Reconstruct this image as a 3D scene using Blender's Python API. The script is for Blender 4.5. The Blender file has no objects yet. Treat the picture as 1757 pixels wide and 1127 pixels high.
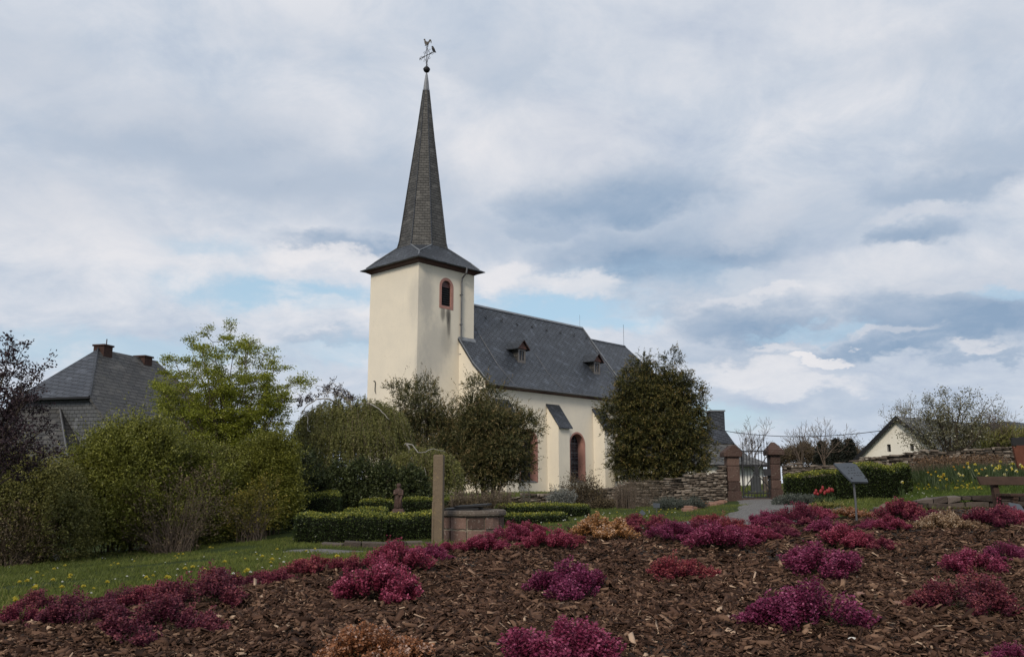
import bpy, math, random
import numpy as np
from math import sin, cos, radians, pi, atan, atan2, sqrt, exp
from mathutils import Vector, Matrix

# ------------------------------------------------------------------ camera, world, sun, exposure
SC = bpy.context.scene
COL = SC.collection
FPX = 1450.0                      # focal length in photo pixels (photo 1757 x 1127)
HOR = 828.0                       # horizon row
CX, CY = 878.5, 563.5
TH = atan((HOR - CY) / FPX)
EYE = np.array([0, 0, 1.6])
cam_d = bpy.data.cameras.new("camera")
cam = bpy.data.objects.new("camera", cam_d)
COL.objects.link(cam)
cam.location = EYE
cam.rotation_euler = (pi / 2 + TH, 0, 0)
cam_d.sensor_width = 36
cam_d.lens = 36 * FPX / 1757
cam_d.clip_start = 0.05
cam_d.clip_end = 6000
SC.camera = cam
SC.view_settings.view_transform = 'Standard'
SC.view_settings.look = 'None'
SC.view_settings.exposure = 0.10
SC.view_settings.gamma = 1.0
SC.view_settings.use_curve_mapping = False
SC.cycles.max_bounces = 6
SC.cycles.diffuse_bounces = 3
SC.cycles.transparent_max_bounces = 6

SUN_AZ = radians(200)             # direction to the sun, clockwise from +y
SUN_EL = radians(36)
sd = bpy.data.lights.new("sun", 'SUN')
sd.energy = 2.3
sd.angle = radians(14)
sd.color = (1.0, 0.90, 0.76)
so = bpy.data.objects.new("sun", sd)
COL.objects.link(so)
sdir = Vector((sin(SUN_AZ) * cos(SUN_EL), cos(SUN_AZ) * cos(SUN_EL), sin(SUN_EL)))
so.rotation_euler = sdir.to_track_quat('Z', 'Y').to_euler()
so.location = (0, -20, 30)


def ray(u, v):
    dx = (u - CX) / FPX
    dy = -(v - CY) / FPX
    return np.array([dx, cos(TH) - dy * sin(TH), sin(TH) + dy * cos(TH)])


def at(u, v, Y):
    r = ray(u, v)
    return EYE + r * (Y / r[1])


class NT:
    """tiny node-tree helper"""
    def __init__(self, nt):
        self.nt = nt
        self.n = nt.nodes
        self.l = nt.links

    def new(self, t, **kw):
        n = self.n.new(t)
        for k, v in kw.items():
            setattr(n, k, v)
        return n

    def link(self, a, b):
        self.l.new(a, b)

    def put(self, sock, v):
        if isinstance(v, bpy.types.NodeSocket):
            self.l.new(v, sock)
        elif v is not None:
            sock.default_value = v

    def math(self, op, a, b=None, c=None, clamp=False):
        n = self.n.new('ShaderNodeMath')
        n.operation = op
        n.use_clamp = clamp
        self.put(n.inputs[0], a)
        if b is not None:
            self.put(n.inputs[1], b)
        if c is not None:
            self.put(n.inputs[2], c)
        return n.outputs[0]

    def vmath(self, op, a, b=None, scale=None):
        n = self.n.new('ShaderNodeVectorMath')
        n.operation = op
        self.put(n.inputs[0], a)
        if b is not None:
            self.put(n.inputs[1], b)
        if scale is not None:
            self.put(n.inputs['Scale'], scale)
        return n.outputs['Value'] if op in ('DOT_PRODUCT', 'LENGTH') else n.outputs[0]

    def noise(self, vec, scale, detail=4, rough=0.55, dist=0.0, color=False):
        n = self.n.new('ShaderNodeTexNoise')
        n.inputs['Scale'].default_value = scale
        n.inputs['Detail'].default_value = detail
        n.inputs['Roughness'].default_value = rough
        n.inputs['Distortion'].default_value = dist
        if vec is not None:
            self.l.new(vec, n.inputs['Vector'])
        return n.outputs['Color'] if color else n.outputs['Fac']

    def ramp(self, fac, stops, interp='LINEAR'):
        n = self.n.new('ShaderNodeValToRGB')
        n.color_ramp.interpolation = interp
        el = n.color_ramp.elements
        while len(el) < len(stops):
            el.new(0.5)
        for e, (p, c) in zip(el, stops):
            e.position = p
            e.color = (c[0], c[1], c[2], 1) if hasattr(c, '__len__') else (c, c, c, 1)
        self.put(n.inputs[0], fac)
        return n.outputs[0]

    def smooth(self, x, a, b):
        n = self.n.new('ShaderNodeMapRange')
        n.interpolation_type = 'SMOOTHSTEP'
        self.put(n.inputs[0], x)
        n.inputs[1].default_value = a
        n.inputs[2].default_value = b
        return n.outputs[0]

    def mix(self, f, a, b, blend='MIX'):
        n = self.n.new('ShaderNodeMix')
        n.data_type = 'RGBA'
        n.blend_type = blend
        self.put(n.inputs[0], f)
        for s, v in ((n.inputs[6], a), (n.inputs[7], b)):
            if isinstance(v, (tuple, list)) and len(v) == 3:
                v = (*v, 1)
            self.put(s, v)
        return n.outputs[2]


def s2l(c):
    return tuple((x / 255 / 12.92) if x / 255 <= 0.04045 else ((x / 255 + 0.055) / 1.055) ** 2.4 for x in c)


def build_world():
    w = bpy.data.worlds.new("World")
    SC.world = w
    w.use_nodes = True
    t = NT(w.node_tree)
    t.n.clear()
    out = t.new('ShaderNodeOutputWorld')
    bg = t.new('ShaderNodeBackground')
    STR = 0.1
    bg.inputs['Strength'].default_value = STR
    t.link(bg.outputs[0], out.inputs[0])
    sky = t.new('ShaderNodeTexSky', sky_type='NISHITA', sun_disc=False)
    sky.sun_elevation = SUN_EL
    sky.sun_rotation = SUN_AZ
    sky.air_density = 1.0
    sky.dust_density = 1.5
    sky.ozone_density = 1.2
    tc = t.new('ShaderNodeTexCoord')
    d = tc.outputs['Generated']
    sep = t.new('ShaderNodeSeparateXYZ')
    t.link(d, sep.inputs[0])
    dz = t.math('MAXIMUM', sep.outputs[2], 0.0)
    den = t.math('ADD', dz, 0.40)
    comb = t.new('ShaderNodeCombineXYZ')
    t.link(t.math('DIVIDE', sep.outputs[0], den), comb.inputs[0])
    t.link(t.math('DIVIDE', sep.outputs[1], den), comb.inputs[1])
    comb.inputs[2].default_value = 3.7
    p = comb.outputs[0]
    # warped direction for the individual clouds
    wn = t.noise(p, 7.5, 6, 0.62, color=True)
    wv = t.vmath('SUBTRACT', wn, (0.5, 0.5, 0.5))
    wv = t.vmath('MULTIPLY', wv, (0.15, 0.05, 0.075))
    dw = t.vmath('ADD', d, wv)
    def blob(u, v, ru, rv, lo=0.25, hi=0.8, base=False, src=dw):
        c = ray(u, v)
        c = c / np.linalg.norm(c)
        rt = np.cross(c, [0, 0, 1])
        rt /= np.linalg.norm(rt)
        up = np.cross(rt, c)
        k = 1 / FPX
        a = t.vmath('DOT_PRODUCT', src, tuple(rt / (ru * k)))
        b = t.vmath('DOT_PRODUCT', src, tuple(up / (rv * k)))
        q = t.math('ADD', t.math('MULTIPLY', a, a), t.math('MULTIPLY', b, b))
        g = t.math('EXPONENT', t.math('MULTIPLY', q, -0.7))
        s = t.smooth(g, lo, hi)
        if base:      # a cloud is greyest along its flat underside and thins out upward
            s = t.math('MULTIPLY', s, t.math('ADD', 0.22, t.math('MULTIPLY', t.smooth(b, 1.0, -0.55), 0.78)))
        return s

    def union(bs, lo=0.2, hi=0.85, base=False):
        acc = None
        for (u, v, ru, rv, amt, *rest) in bs:
            l, h = rest if rest else (lo, hi)
            b = t.math('MULTIPLY', blob(u, v, ru, rv, l, h, base), amt)
            acc = b if acc is None else t.math('MAXIMUM', acc, b)
        return acc
    dark = union([
        (330, 215, 270, 95, .62, .02, .95), (520, 285, 260, 80, .62, .02, .95), (110, 300, 150, 80, .4, .02, .95), (60, 90, 120, 90, .45, .02, .95),
        (640, 60, 300, 60, .18, .02, .9), (860, 75, 75, 75, .30, .05, .5),
        (1040, 328, 165, 58, .95, .12, .75), (1165, 424, 190, 74, 1.0, .12, .75), (950, 375, 90, 40, .6), (610, 415, 120, 24, .95, .15, .8),
        (1560, 398, 58, 24, .9, .15, .75), (1600, 312, 120, 34, .7, .2, .75), (1460, 340, 170, 70, .30, .02, .9),
        (1650, 522, 165, 56, 1.0, .15, .7), (1450, 552, 110, 26, .7, .25, .7), (1290, 545, 115, 46, .9, .12, .72), (1530, 588, 92, 22, .95, .12, .7),
        (1720, 255, 90, 50, .55), (1150, 522, 62, 20, .50), (1670, 606, 56, 12, .70), (600, 577, 110, 13, .55),
        (1330, 700, 300, 24, .35), (0, 575, 40, 26, .5), (1250, 610, 120, 24, .45),
        (780, 370, 200, 60, .35, .02, .9), (1700, 40, 160, 50, .3, .02, .9)], base=True)
    bright = union([
        (940, 245, 150, 70, .55, .02, .9), (880, 470, 62, 26, .85), (985, 492, 90, 20, .8), (1300, 640, 90, 20, .75, .15, .8), (1412, 614, 46, 10, 1.0, .3, .65), (1340, 598, 30, 10, .5),
        (1480, 568, 30, 9, .5), (565, 520, 66, 18, .75), (630, 535, 40, 18, .7), (130, 390, 160, 60, .5, .02, .9), (1470, 470, 240, 34, .35, .02, .9), (150, 160, 160, 50, .3, .02, .9),
        (560, 440, 110, 16, .75), (1650, 488, 120, 14, .4), (1300, 512, 80, 14, .4), (1525, 566, 50, 9, .4), (1560, 366, 60, 12, .35), (1030, 285, 130, 18, .25), (1270, 395, 60, 30, .25), (1270, 480, 60, 24, .5), (700, 470, 60, 18, .6), (1380, 660, 90, 16, .7), (1250, 40, 260, 90, .25, .02, .9), (1330, 500, 60, 12, .7), (1640, 480, 110, 20, .3), (1665, 592, 30, 9, .5)])
    blue = union([
        (500, 505, 170, 26, .95, .1, .8), (350, 420, 70, 20, .5, .1, .9), (930, 530, 150, 28, 1.0, .1, .8), (1040, 548, 90, 20, .8, .1, .8), (640, 600, 120, 22, .5, .1, .9),
        (1120, 480, 200, 30, .25), (230, 600, 200, 22, .6, .05, .9), (1140, 720, 160, 26, .7), (1420, 560, 60, 12, .5), (1740, 500, 40, 14, .6), (1380, 575, 60, 10, .5)])
    big = t.noise(p, 0.9, 3, 0.55, 0.4)
    fine = t.noise(p, 6.5, 7, 0.64, 0.35)
    f = t.math('ADD', t.math('MULTIPLY', big, 0.55), t.math('MULTIPLY', fine, 0.62))
    L = STR
    cl = t.ramp(f, [(0.40, s2l((168, 182, 203))), (0.57, s2l((193, 202, 215))), (0.74, s2l((218, 220, 226)))])
    # darker toward the blue-grey undersides
    dk = t.math('MULTIPLY', dark, t.math('ADD', 0.22, t.math('MULTIPLY', fine, 1.40)), clamp=True)
    cl = t.mix(dk, cl, s2l((138, 161, 187)))
    brt = t.math('MULTIPLY', bright, t.math('ADD', 0.45, t.math('MULTIPLY', fine, 0.9)), clamp=True)
    cl = t.mix(brt, cl, s2l((229, 227, 229)))
    clb = t.vmath('SCALE', cl, scale=1 / STR)
    # clear gaps show the physical sky
    gap = t.math('MULTIPLY', blue, t.math('SUBTRACT', 1.0, t.math('MULTIPLY', brt, 0.9)), clamp=True)
    gap = t.math('MULTIPLY', gap, t.smooth(fine, 0.80, 0.45))
    skyc = t.vmath('MULTIPLY', sky.outputs[0], (1.0, 1.0, 1.0))
    skyc = t.mix(0.55, skyc, tuple(x / STR for x in s2l((188, 220, 238))))
    # a paler band of air low over the horizon
    low = t.smooth(sep.outputs[2], 0.16, 0.0)
    clb = t.mix(t.math('MULTIPLY', low, 0.35), clb, tuple(x / STR for x in s2l((205, 216, 228))))
    col = t.mix(gap, clb, skyc)
    t.link(col, bg.inputs['Color'])


build_world()
SC.world.cycles.sampling_method = 'MANUAL'
SC.world.cycles.sample_map_resolution = 256


# ------------------------------------------------------------------ helpers
def nrm(a):
    a = np.asarray(a, float)
    return a / np.maximum(np.linalg.norm(a, axis=-1, keepdims=True), 1e-9)


def tag(o, label=None, cat=None, group=None, kind=None):
    if label:
        o['label'] = label
    if cat:
        o['category'] = cat
    if group:
        o['group'] = group
    if kind:
        o['kind'] = kind
    return o


def link(name, me, parent=None, loc=None, rotz=0):
    o = bpy.data.objects.new(name, me)
    COL.objects.link(o)
    if parent is not None:
        o.parent = parent
    if loc is not None:
        o.location = loc
    if rotz:
        o.rotation_euler = (0, 0, rotz)
    return o


def thing(name, label, cat, loc=(0, 0, 0), rotz=0, group=None):
    return tag(link(name, None, None, loc, rotz), label, cat, group)


def dup(root, loc=None, rotz=None, label=None, scale=None):
    r = root.copy()
    COL.objects.link(r)
    if loc is not None:
        r.location = loc
    if rotz is not None:
        r.rotation_euler = (0, 0, rotz)
    if scale is not None:
        r.scale = scale if hasattr(scale, '__len__') else (scale,) * 3
    if label:
        r['label'] = label
    for ch in list(root.children):
        c = ch.copy()
        COL.objects.link(c)
        c.parent = r
        for g in list(ch.children):
            e = g.copy()
            COL.objects.link(e)
            e.parent = c
    return r


def np_mesh(name, V, F, mats, parent=None, loc=None, rnd=None, mi=None, smooth=False, rotz=0, uv=None):
    """V (n,3), F (m,k) arrays; rnd is a per-face value"""
    V = np.ascontiguousarray(V, np.float32)
    F = np.ascontiguousarray(F, np.int32)
    m, k = F.shape
    me = bpy.data.meshes.new(name)
    me.vertices.add(len(V))
    me.vertices.foreach_set('co', V.ravel())
    me.loops.add(m * k)
    me.loops.foreach_set('vertex_index', F.ravel())
    me.polygons.add(m)
    me.polygons.foreach_set('loop_start', np.arange(0, m * k, k, dtype=np.int32))
    me.polygons.foreach_set('loop_total', np.full(m, k, np.int32))
    if smooth:
        me.polygons.foreach_set('use_smooth', np.ones(m, bool))
    if mi is not None:
        me.polygons.foreach_set('material_index', np.ascontiguousarray(mi, np.int32))
    me.update()
    if rnd is not None:
        a = me.attributes.new('rnd', 'FLOAT', 'FACE')
        a.data.foreach_set('value', np.ascontiguousarray(rnd, np.float32))
    for mt in (mats if isinstance(mats, (list, tuple)) else [mats]):
        me.materials.append(mt)
    me.validate()
    return link(name, me, parent, loc, rotz)


class B:
    """collects shapes into one mesh; uv in metres along each face"""
    def __init__(self):
        self.v, self.f, self.m, self.r = [], [], [], []

    def poly(self, pts, m=0, r=0.5):
        i = len(self.v)
        self.v += [tuple(p) for p in pts]
        self.f.append(tuple(range(i, i + len(pts))))
        self.m.append(m)
        self.r.append(r)

    def hexa(self, P, m=0, r=0.5):
        """8 points: bottom ring 0-3 ccw, top ring 4-7"""
        i = len(self.v)
        self.v += [tuple(p) for p in P]
        for q in ((3, 2, 1, 0), (4, 5, 6, 7), (0, 1, 5, 4), (1, 2, 6, 5), (2, 3, 7, 6), (3, 0, 4, 7)):
            self.f.append(tuple(i + x for x in q))
            self.m.append(m)
            self.r.append(r)

    def box(self, x0, x1, y0, y1, z0, z1, m=0, r=0.5, mat=None):
        P = [(x0, y0, z0), (x1, y0, z0), (x1, y1, z0), (x0, y1, z0), (x0, y0, z1), (x1, y0, z1), (x1, y1, z1), (x0, y1, z1)]
        if mat is not None:
            P = [tuple(mat @ Vector(p)) for p in P]
        self.hexa(P, m, r)

    def prism(self, poly, d, m=0, r=0.5):
        """poly: list of 3d pts, extruded by vector d"""
        n = len(poly)
        i = len(self.v)
        d = np.asarray(d, float)
        self.v += [tuple(p) for p in poly] + [tuple(np.asarray(p, float) + d) for p in poly]
        self.f.append(tuple(range(i + n - 1, i - 1, -1)))
        self.f.append(tuple(range(i + n, i + 2 * n)))
        for k in range(n):
            a, b = i + k, i + (k + 1) % n
            self.f.append((a, b, b + n, a + n))
        self.m += [m] * (n + 2)
        self.r += [r] * (n + 2)

    def tube(self, pts, rad, n=6, m=0, r=0.5, cap=True):
        pts = np.asarray(pts, float)
        k = len(pts)
        rad = np.full(k, rad) if np.isscalar(rad) else np.asarray(rad, float)
        tg = np.gradient(pts, axis=0) if k > 2 else np.repeat((pts[-1:] - pts[:1]), k, 0)
        tg = nrm(tg)
        ref = np.array([0, 0, 1.]) if abs(tg[0][2]) < 0.9 else np.array([1., 0, 0])
        i = len(self.v)
        for j in range(k):
            a = nrm(np.cross(tg[j], ref))
            b = np.cross(tg[j], a)
            for q in range(n):
                an = 2 * pi * q / n
                self.v.append(tuple(pts[j] + rad[j] * (a * cos(an) + b * sin(an))))
        for j in range(k - 1):
            for q in range(n):
                a0 = i + j * n + q
                a1 = i + j * n + (q + 1) % n
                self.f.append((a0, a1, a1 + n, a0 + n))
        nf = (k - 1) * n
        if cap:
            self.f.append(tuple(i + q for q in range(n))[::-1])
            self.f.append(tuple(i + (k - 1) * n + q for q in range(n)))
            nf += 2
        self.m += [m] * nf
        self.r += [r] * nf

    def lathe(self, prof, n=16, c=(0, 0, 0), m=0, r=0.5, wob=None):
        i = len(self.v)
        for (rr, z) in prof:
            for q in range(n):
                an = 2 * pi * q / n
                k = 1 if wob is None else wob(an, z)
                self.v.append((c[0] + rr * k * cos(an), c[1] + rr * k * sin(an), c[2] + z))
        for j in range(len(prof) - 1):
            for q in range(n):
                a0, a1 = i + j * n + q, i + j * n + (q + 1) % n
                self.f.append((a0, a1, a1 + n, a0 + n))
                self.m.append(m)
                self.r.append(r)
        self.f.append(tuple(i + q for q in range(n))[::-1])
        self.f.append(tuple(i + (len(prof) - 1) * n + q for q in range(n)))
        self.m += [m, m]
        self.r += [r, r]

    def build(self, name, mats, parent=None, loc=None, rotz=0, smooth=False, bevel=0, seg=1):
        me = bpy.data.meshes.new(name)
        me.from_pydata(self.v, [], self.f)
        for mt in (mats if isinstance(mats, (list, tuple)) else [mats]):
            me.materials.append(mt)
        me.polygons.foreach_set('material_index', np.array(self.m, np.int32))
        if smooth:
            me.polygons.foreach_set('use_smooth', np.ones(len(self.f), bool))
        a = me.attributes.new('rnd', 'FLOAT', 'FACE')
        a.data.foreach_set('value', np.array(self.r, np.float32))
        uvl = me.uv_layers.new(name='UVMap')
        uv = np.zeros((len(me.loops), 2), np.float32)
        for p in me.polygons:
            nn = p.normal
            t = Vector((0, 0, 1)).cross(nn)
            if t.length < 1e-3:
                t = Vector((1, 0, 0))
            t.normalize()
            w = nn.cross(t)
            for li in p.loop_indices:
                co = me.vertices[me.loops[li].vertex_index].co
                uv[li] = (co.dot(t), co.dot(w))
        uvl.data.foreach_set('uv', uv.ravel())
        o = link(name, me, parent, loc, rotz)
        if bevel:
            md = o.modifiers.new('bevel', 'BEVEL')
            md.width = bevel
            md.segments = seg
            md.limit_method = 'ANGLE'
        return o


# ------------------------------------------------------------------ materials
MATS = {}


def mat(name, fn):
    m = bpy.data.materials.new(name)
    m.use_nodes = True
    t = NT(m.node_tree)
    bs = m.node_tree.nodes['Principled BSDF']
    fn(t, bs)
    MATS[name] = m
    return m


def bump(t, bs, h, strength=0.4, dist=0.02):
    b = t.new('ShaderNodeBump')
    b.inputs['Strength'].default_value = strength
    b.inputs['Distance'].default_value = dist
    t.link(h, b.inputs['Height'])
    t.link(b.outputs[0], bs.inputs['Normal'])


def tco(t, k='Object'):
    return t.new('ShaderNodeTexCoord').outputs[k]


def plain(name, col, rough=0.6, metal=0.0, var=0.15, scale=6, bmp=0.15, spec=0.5):
    def fn(t, bs):
        n = t.noise(tco(t), scale, 6, 0.6)
        c0 = tuple(x * (1 - var) for x in col)
        c1 = tuple(min(1, x * (1 + var)) for x in col)
        t.put(bs.inputs['Base Color'], t.ramp(n, [(0.3, c0), (0.7, c1)]))
        bs.inputs['Roughness'].default_value = rough
        bs.inputs['Metallic'].default_value = metal
        bs.inputs['Specular IOR Level'].default_value = spec
        if bmp:
            bump(t, bs, n, bmp, 0.01)
    return mat(name, fn)


def plaster(name, col, stains=()):
    def fn(t, bs):
        o = tco(t)
        n1 = t.noise(o, 0.55, 7, 0.62, 0.4)
        n2 = t.noise(o, 5.0, 6, 0.65)
        n3 = t.noise(o, 42.0, 3, 0.6)
        c = t.ramp(n1, [(0.3, tuple(x * k for x, k in zip(col, (.90, .91, .93)))), (0.7, col)])
        c = t.mix(t.smooth(n2, 0.55, 0.85), c, tuple(x * k for x, k in zip(col, (.80, .80, .82))))
        n4 = t.noise(o, 1.7, 9, 0.72, 0.8)
        c = t.mix(t.math('MULTIPLY', t.smooth(n4, 0.56, 0.70), 0.30), c, tuple(x * k for x, k in zip(col, (.74, .74, .76))))
        vc = t.new('ShaderNodeTexVoronoi', feature='DISTANCE_TO_EDGE')
        vc.inputs['Scale'].default_value = 0.45
        t.link(t.vmath('ADD', o, t.vmath('SCALE', t.noise(o, 2.2, 5, .6, color=True), scale=1.1)), vc.inputs['Vector'])
        ck = t.math('MULTIPLY', t.smooth(vc.outputs['Distance'], 0.010, 0.0), t.smooth(n1, 0.52, 0.62))
        c = t.mix(t.math('MULTIPLY', ck, 0.45), c, tuple(x * .55 for x in col))
        # thin rain streaks
        mp = t.new('ShaderNodeMapping')
        mp.inputs['Scale'].default_value = (3.2, 3.2, 0.16)
        t.link(o, mp.inputs[0])
        st = t.noise(mp.outputs[0], 1.3, 6, 0.7)
        c = t.mix(t.math('MULTIPLY', t.smooth(st, 0.56, 0.82), 0.45), c, tuple(x * k for x, k in zip(col, (.60, .62, .66))))
        for (cx, cy, cz, rx, ry, rz, amt, kind) in stains:
            q = t.vmath('DIVIDE', t.vmath('SUBTRACT', o, (cx, cy, cz)), (rx, ry, rz))
            g = t.math('EXPONENT', t.math('MULTIPLY', t.vmath('DOT_PRODUCT', q, q), -1.0))
            mp2 = t.new('ShaderNodeMapping')
            mp2.inputs['Scale'].default_value = (7, 7, 0.6) if kind == 'streak' else (1.4, 1.4, 0.8)
            t.link(o, mp2.inputs[0])
            ns = t.noise(mp2.outputs[0], 2.2, 8, 0.72)
            k = t.smooth(t.math('MULTIPLY', g, t.math('ADD', ns, 0.35)), 0.22, 0.80)
            c = t.mix(t.math('MULTIPLY', k, amt), c, (.055, .053, .05) if kind == 'streak' else tuple(x * y for x, y in zip(col, (.52, .55, .62))))
        t.put(bs.inputs['Base Color'], c)
        bs.inputs['Roughness'].default_value = 0.92
        bs.inputs['Specular IOR Level'].default_value = 0.2
        bump(t, bs, t.math('ADD', n3, n2), 0.25, 0.012)
    return mat(name, fn)


def slate(name, c0, c1, bw=0.26, rh=0.2, rot=0.0, rough=0.42, moss=0.0, mortar=0.014, lichen=None, contrast=1.0):
    def fn(t, bs):
        mp = t.new('ShaderNodeMapping')
        mp.inputs['Rotation'].default_value = (0, 0, rot)
        t.link(tco(t, 'UV'), mp.inputs[0])
        wob = t.vmath('SCALE', t.vmath('SUBTRACT', t.noise(mp.outputs[0], 6.0, 2, 0.5, color=True), (.5, .5, .5)), scale=0.05)
        uvw = t.vmath('ADD', mp.outputs[0], wob)
        br = t.new('ShaderNodeTexBrick')
        br.offset = 0.5
        t.link(uvw, br.inputs['Vector'])
        br.inputs['Scale'].default_value = 1.0
        br.inputs['Brick Width'].default_value = bw
        br.inputs['Row Height'].default_value = rh
        br.inputs['Mortar Size'].default_value = mortar
        br.inputs['Mortar Smooth'].default_value = 0.3
        br.inputs['Bias'].default_value = 0.0
        br.inputs['Color1'].default_value = (*c0, 1)
        br.inputs['Color2'].default_value = (*c1, 1)
        br.inputs['Mortar'].default_value = tuple(x * 0.12 for x in c0) + (1,)
        o = tco(t)
        n = t.noise(o, 0.8, 7, 0.65)
        c = t.mix(t.math('MULTIPLY', t.smooth(n, 0.42, 0.75), 0.5), br.outputs['Color'], tuple(x * 1.45 for x in c1))
        od = t.noise(t.vmath('MULTIPLY', uvw, (1 / bw * .5, 1 / rh * .5, 0)), 1.0, 0, 0.5)
        c = t.mix(t.math('MULTIPLY', t.smooth(od, 0.66, 0.74), 0.55), c, tuple(x * 2.1 for x in c1))
        c = t.mix(t.math('MULTIPLY', t.smooth(od, 0.34, 0.26), 0.55), c, tuple(x * .55 for x in c0))
        if lichen:
            n2 = t.noise(o, 2.3, 8, 0.7, 0.6)
            c = t.mix(t.math('MULTIPLY', t.smooth(n2, 0.52, 0.68), moss), c, lichen)
        t.put(bs.inputs['Base Color'], c)
        r = t.noise(o, 9.0, 3, 0.6)
        t.put(bs.inputs['Roughness'], t.math('ADD', rough - 0.08, t.math('MULTIPLY', r, 0.2)))
        # each course laps over the one below: saw-tooth height along the slope plus joints
        sx = t.new('ShaderNodeSeparateXYZ')
        t.link(uvw, sx.inputs[0])
        saw = t.math('FRACT', t.math('DIVIDE', sx.outputs[1], rh))
        h = t.math('SUBTRACT', t.math('MULTIPLY', t.math('SUBTRACT', 1.0, saw), 1.0), t.math('MULTIPLY', br.outputs['Fac'], 1.2))
        bump(t, bs, h, 0.9, 0.03)
    return mat(name, fn)


def leafmat(name, stops, rough=0.55, trans=0.25, hue=0.0):
    def fn(t, bs):
        a = t.new('ShaderNodeAttribute')
        a.attribute_name = 'rnd'
        c = t.ramp(a.outputs['Fac'], stops)
        if hue:
            oi = t.new('ShaderNodeObjectInfo')
            hs = t.new('ShaderNodeHueSaturation')
            t.put(hs.inputs['Hue'], t.math('ADD', 0.5 - hue / 2, t.math('MULTIPLY', oi.outputs['Random'], hue)))
            t.put(hs.inputs['Value'], t.math('ADD', 0.8, t.math('MULTIPLY', oi.outputs['Random'], 0.4)))
            t.link(c, hs.inputs['Color'])
            c = hs.outputs[0]
        t.put(bs.inputs['Base Color'], c)
        bs.inputs['Roughness'].default_value = rough
        bs.inputs['Specular IOR Level'].default_value = 0.3 if trans else 0.08
        if trans:
            tr = t.new('ShaderNodeBsdfTranslucent')
            t.put(tr.inputs[0], c)
            mx = t.new('ShaderNodeMixShader')
            mx.inputs[0].default_value = trans
            out = [n for n in t.n if n.type == 'OUTPUT_MATERIAL'][0]
            t.link(bs.outputs[0], mx.inputs[1])
            t.link(tr.outputs[0], mx.inputs[2])
            t.link(mx.outputs[0], out.inputs[0])
    return mat(name, fn)


def stonemat(name, stops, scale=3.0, bstr=0.6, lichen=None, la=0.5, attr=True):
    def fn(t, bs):
        o = tco(t)
        n = t.noise(o, scale, 8, 0.68, 0.2)
        f = n
        if attr:
            a = t.new('ShaderNodeAttribute')
            a.attribute_name = 'rnd'
            f = t.math('ADD', t.math('MULTIPLY', n, 0.55), t.math('SUBTRACT', t.math('MULTIPLY', a.outputs['Fac'], 0.75), 0.16))
        c = t.ramp(f, stops)
        if lichen:
            n2 = t.noise(o, scale * 4.5, 7, 0.7)
            c = t.mix(t.math('MULTIPLY', t.smooth(n2, 0.56, 0.66), la), c, lichen)
        t.put(bs.inputs['Base Color'], c)
        bs.inputs['Roughness'].default_value = 0.9
        bs.inputs['Specular IOR Level'].default_value = 0.25
        bump(t, bs, t.math('ADD', n, t.math('MULTIPLY', t.noise(o, scale * 9, 5, 0.7), 0.5)), bstr, 0.03)
    return mat(name, fn)


CREAM = (.75, .68, .56)
plaster('church_plaster', CREAM)
plaster('tower_plaster', CREAM, [(2.75, 0, 12.9, .30, 1.0, .75, .85, 'streak'), (2.80, 0, 12.2, .22, 1.0, 1.0, .7, 'streak'), (2.25, 0, 13.0, .30, 1, .7, .7, 'streak'), (2.6, 0, 11.2, .7, 1, 1.5, .35, 'streak'),
                                 (0.75, 0, 14.0, .8, .4, 2.3, .65, 'blotch'), (1.5, 0, 10.5, 1.6, .4, 2.6, .55, 'blotch'),
                                 (0.3, 0, 8.0, 1.4, .4, 3.5, .45, 'blotch'), (0, .3, 13.6, .3, .9, 2.2, .35, 'blotch')])
plaster('white_render', (.76, .72, .63))
plaster('pale_render', (.74, .73, .68))
slate('nave_slate', (.017, .021, .030), (.038, .045, .058), .36, .28, 0.35, .50, 0, .034)
slate('spire_slate', (.028, .027, .025), (.055, .053, .049), .36, .2, 0.0, .62, .4, .016, (.085, .08, .07))
slate('skirt_slate', (.020, .024, .032), (.034, .040, .050), .32, .22, .12, .5)
slate('house_slate', (.022, .026, .036), (.038, .043, .055), .50, .27, .22, .45, .0, .022)
slate('old_house_slate', (.026, .026, .027), (.050, .048, .046), .55, .27, .05, .60, .5, .03, (.09, .082, .065))
slate('hung_slate', (.050, .054, .058), (.066, .07, .075), .3, .2, 0, .5)
slate('cap_slate', (.018, .021, .028), (.030, .034, .043), .3, .2, .3, .45)
slate('barn_slate', (.050, .050, .050), (.078, .076, .074), .6, .42, .6, .6, .3, .03, (.10, .095, .085))
plain('lead', (.17, .18, .195), .5, .3, .2, 3)
plain('zinc', (.14, .14, .145), .45, .6, .2, 4)
plain('fascia', (.060, .018, .016), .55, 0, .25, 4)
plain('dormer_wood', (.10, .045, .035), .7, 0, .25, 8)
plain('dormer_grey', (.13, .12, .115), .7, 0, .2, 8)
plain('black_iron', (.018, .018, .02), .5, .5, .3, 20)
plain('grey_iron', (.030, .030, .033), .55, .4, .3, 14)
plain('gold_iron', (.030, .025, .020), .6, .0, .3, 14)
plain('dark_void', (.01, .01, .011), .8, 0, .1, 4, 0)
plain('pale_edge', (.45, .44, .42), .7, 0, .15, 5)
stonemat('pink_stone', [(.2, (.24, .115, .095)), (.5, (.36, .19, .16)), (.8, (.43, .25, .21))], 2.0, .3)
stonemat('pink_reveal', [(.2, (.30, .15, .125)), (.8, (.42, .235, .20))], 1.0, .15)
stonemat('red_stone', [(.15, (.030, .020, .018)), (.42, (.070, .043, .036)), (.65, (.115, .072, .058)), (.85, (.17, .12, .10))], 4.0, 1.2, (.20, .175, .14), .6)
stonemat('well_stone', [(.15, (.070, .045, .037)), (.45, (.140, .084, .068)), (.85, (.22, .142, .115))], 5.0, .8, (.36, .33, .29), .55)
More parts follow.
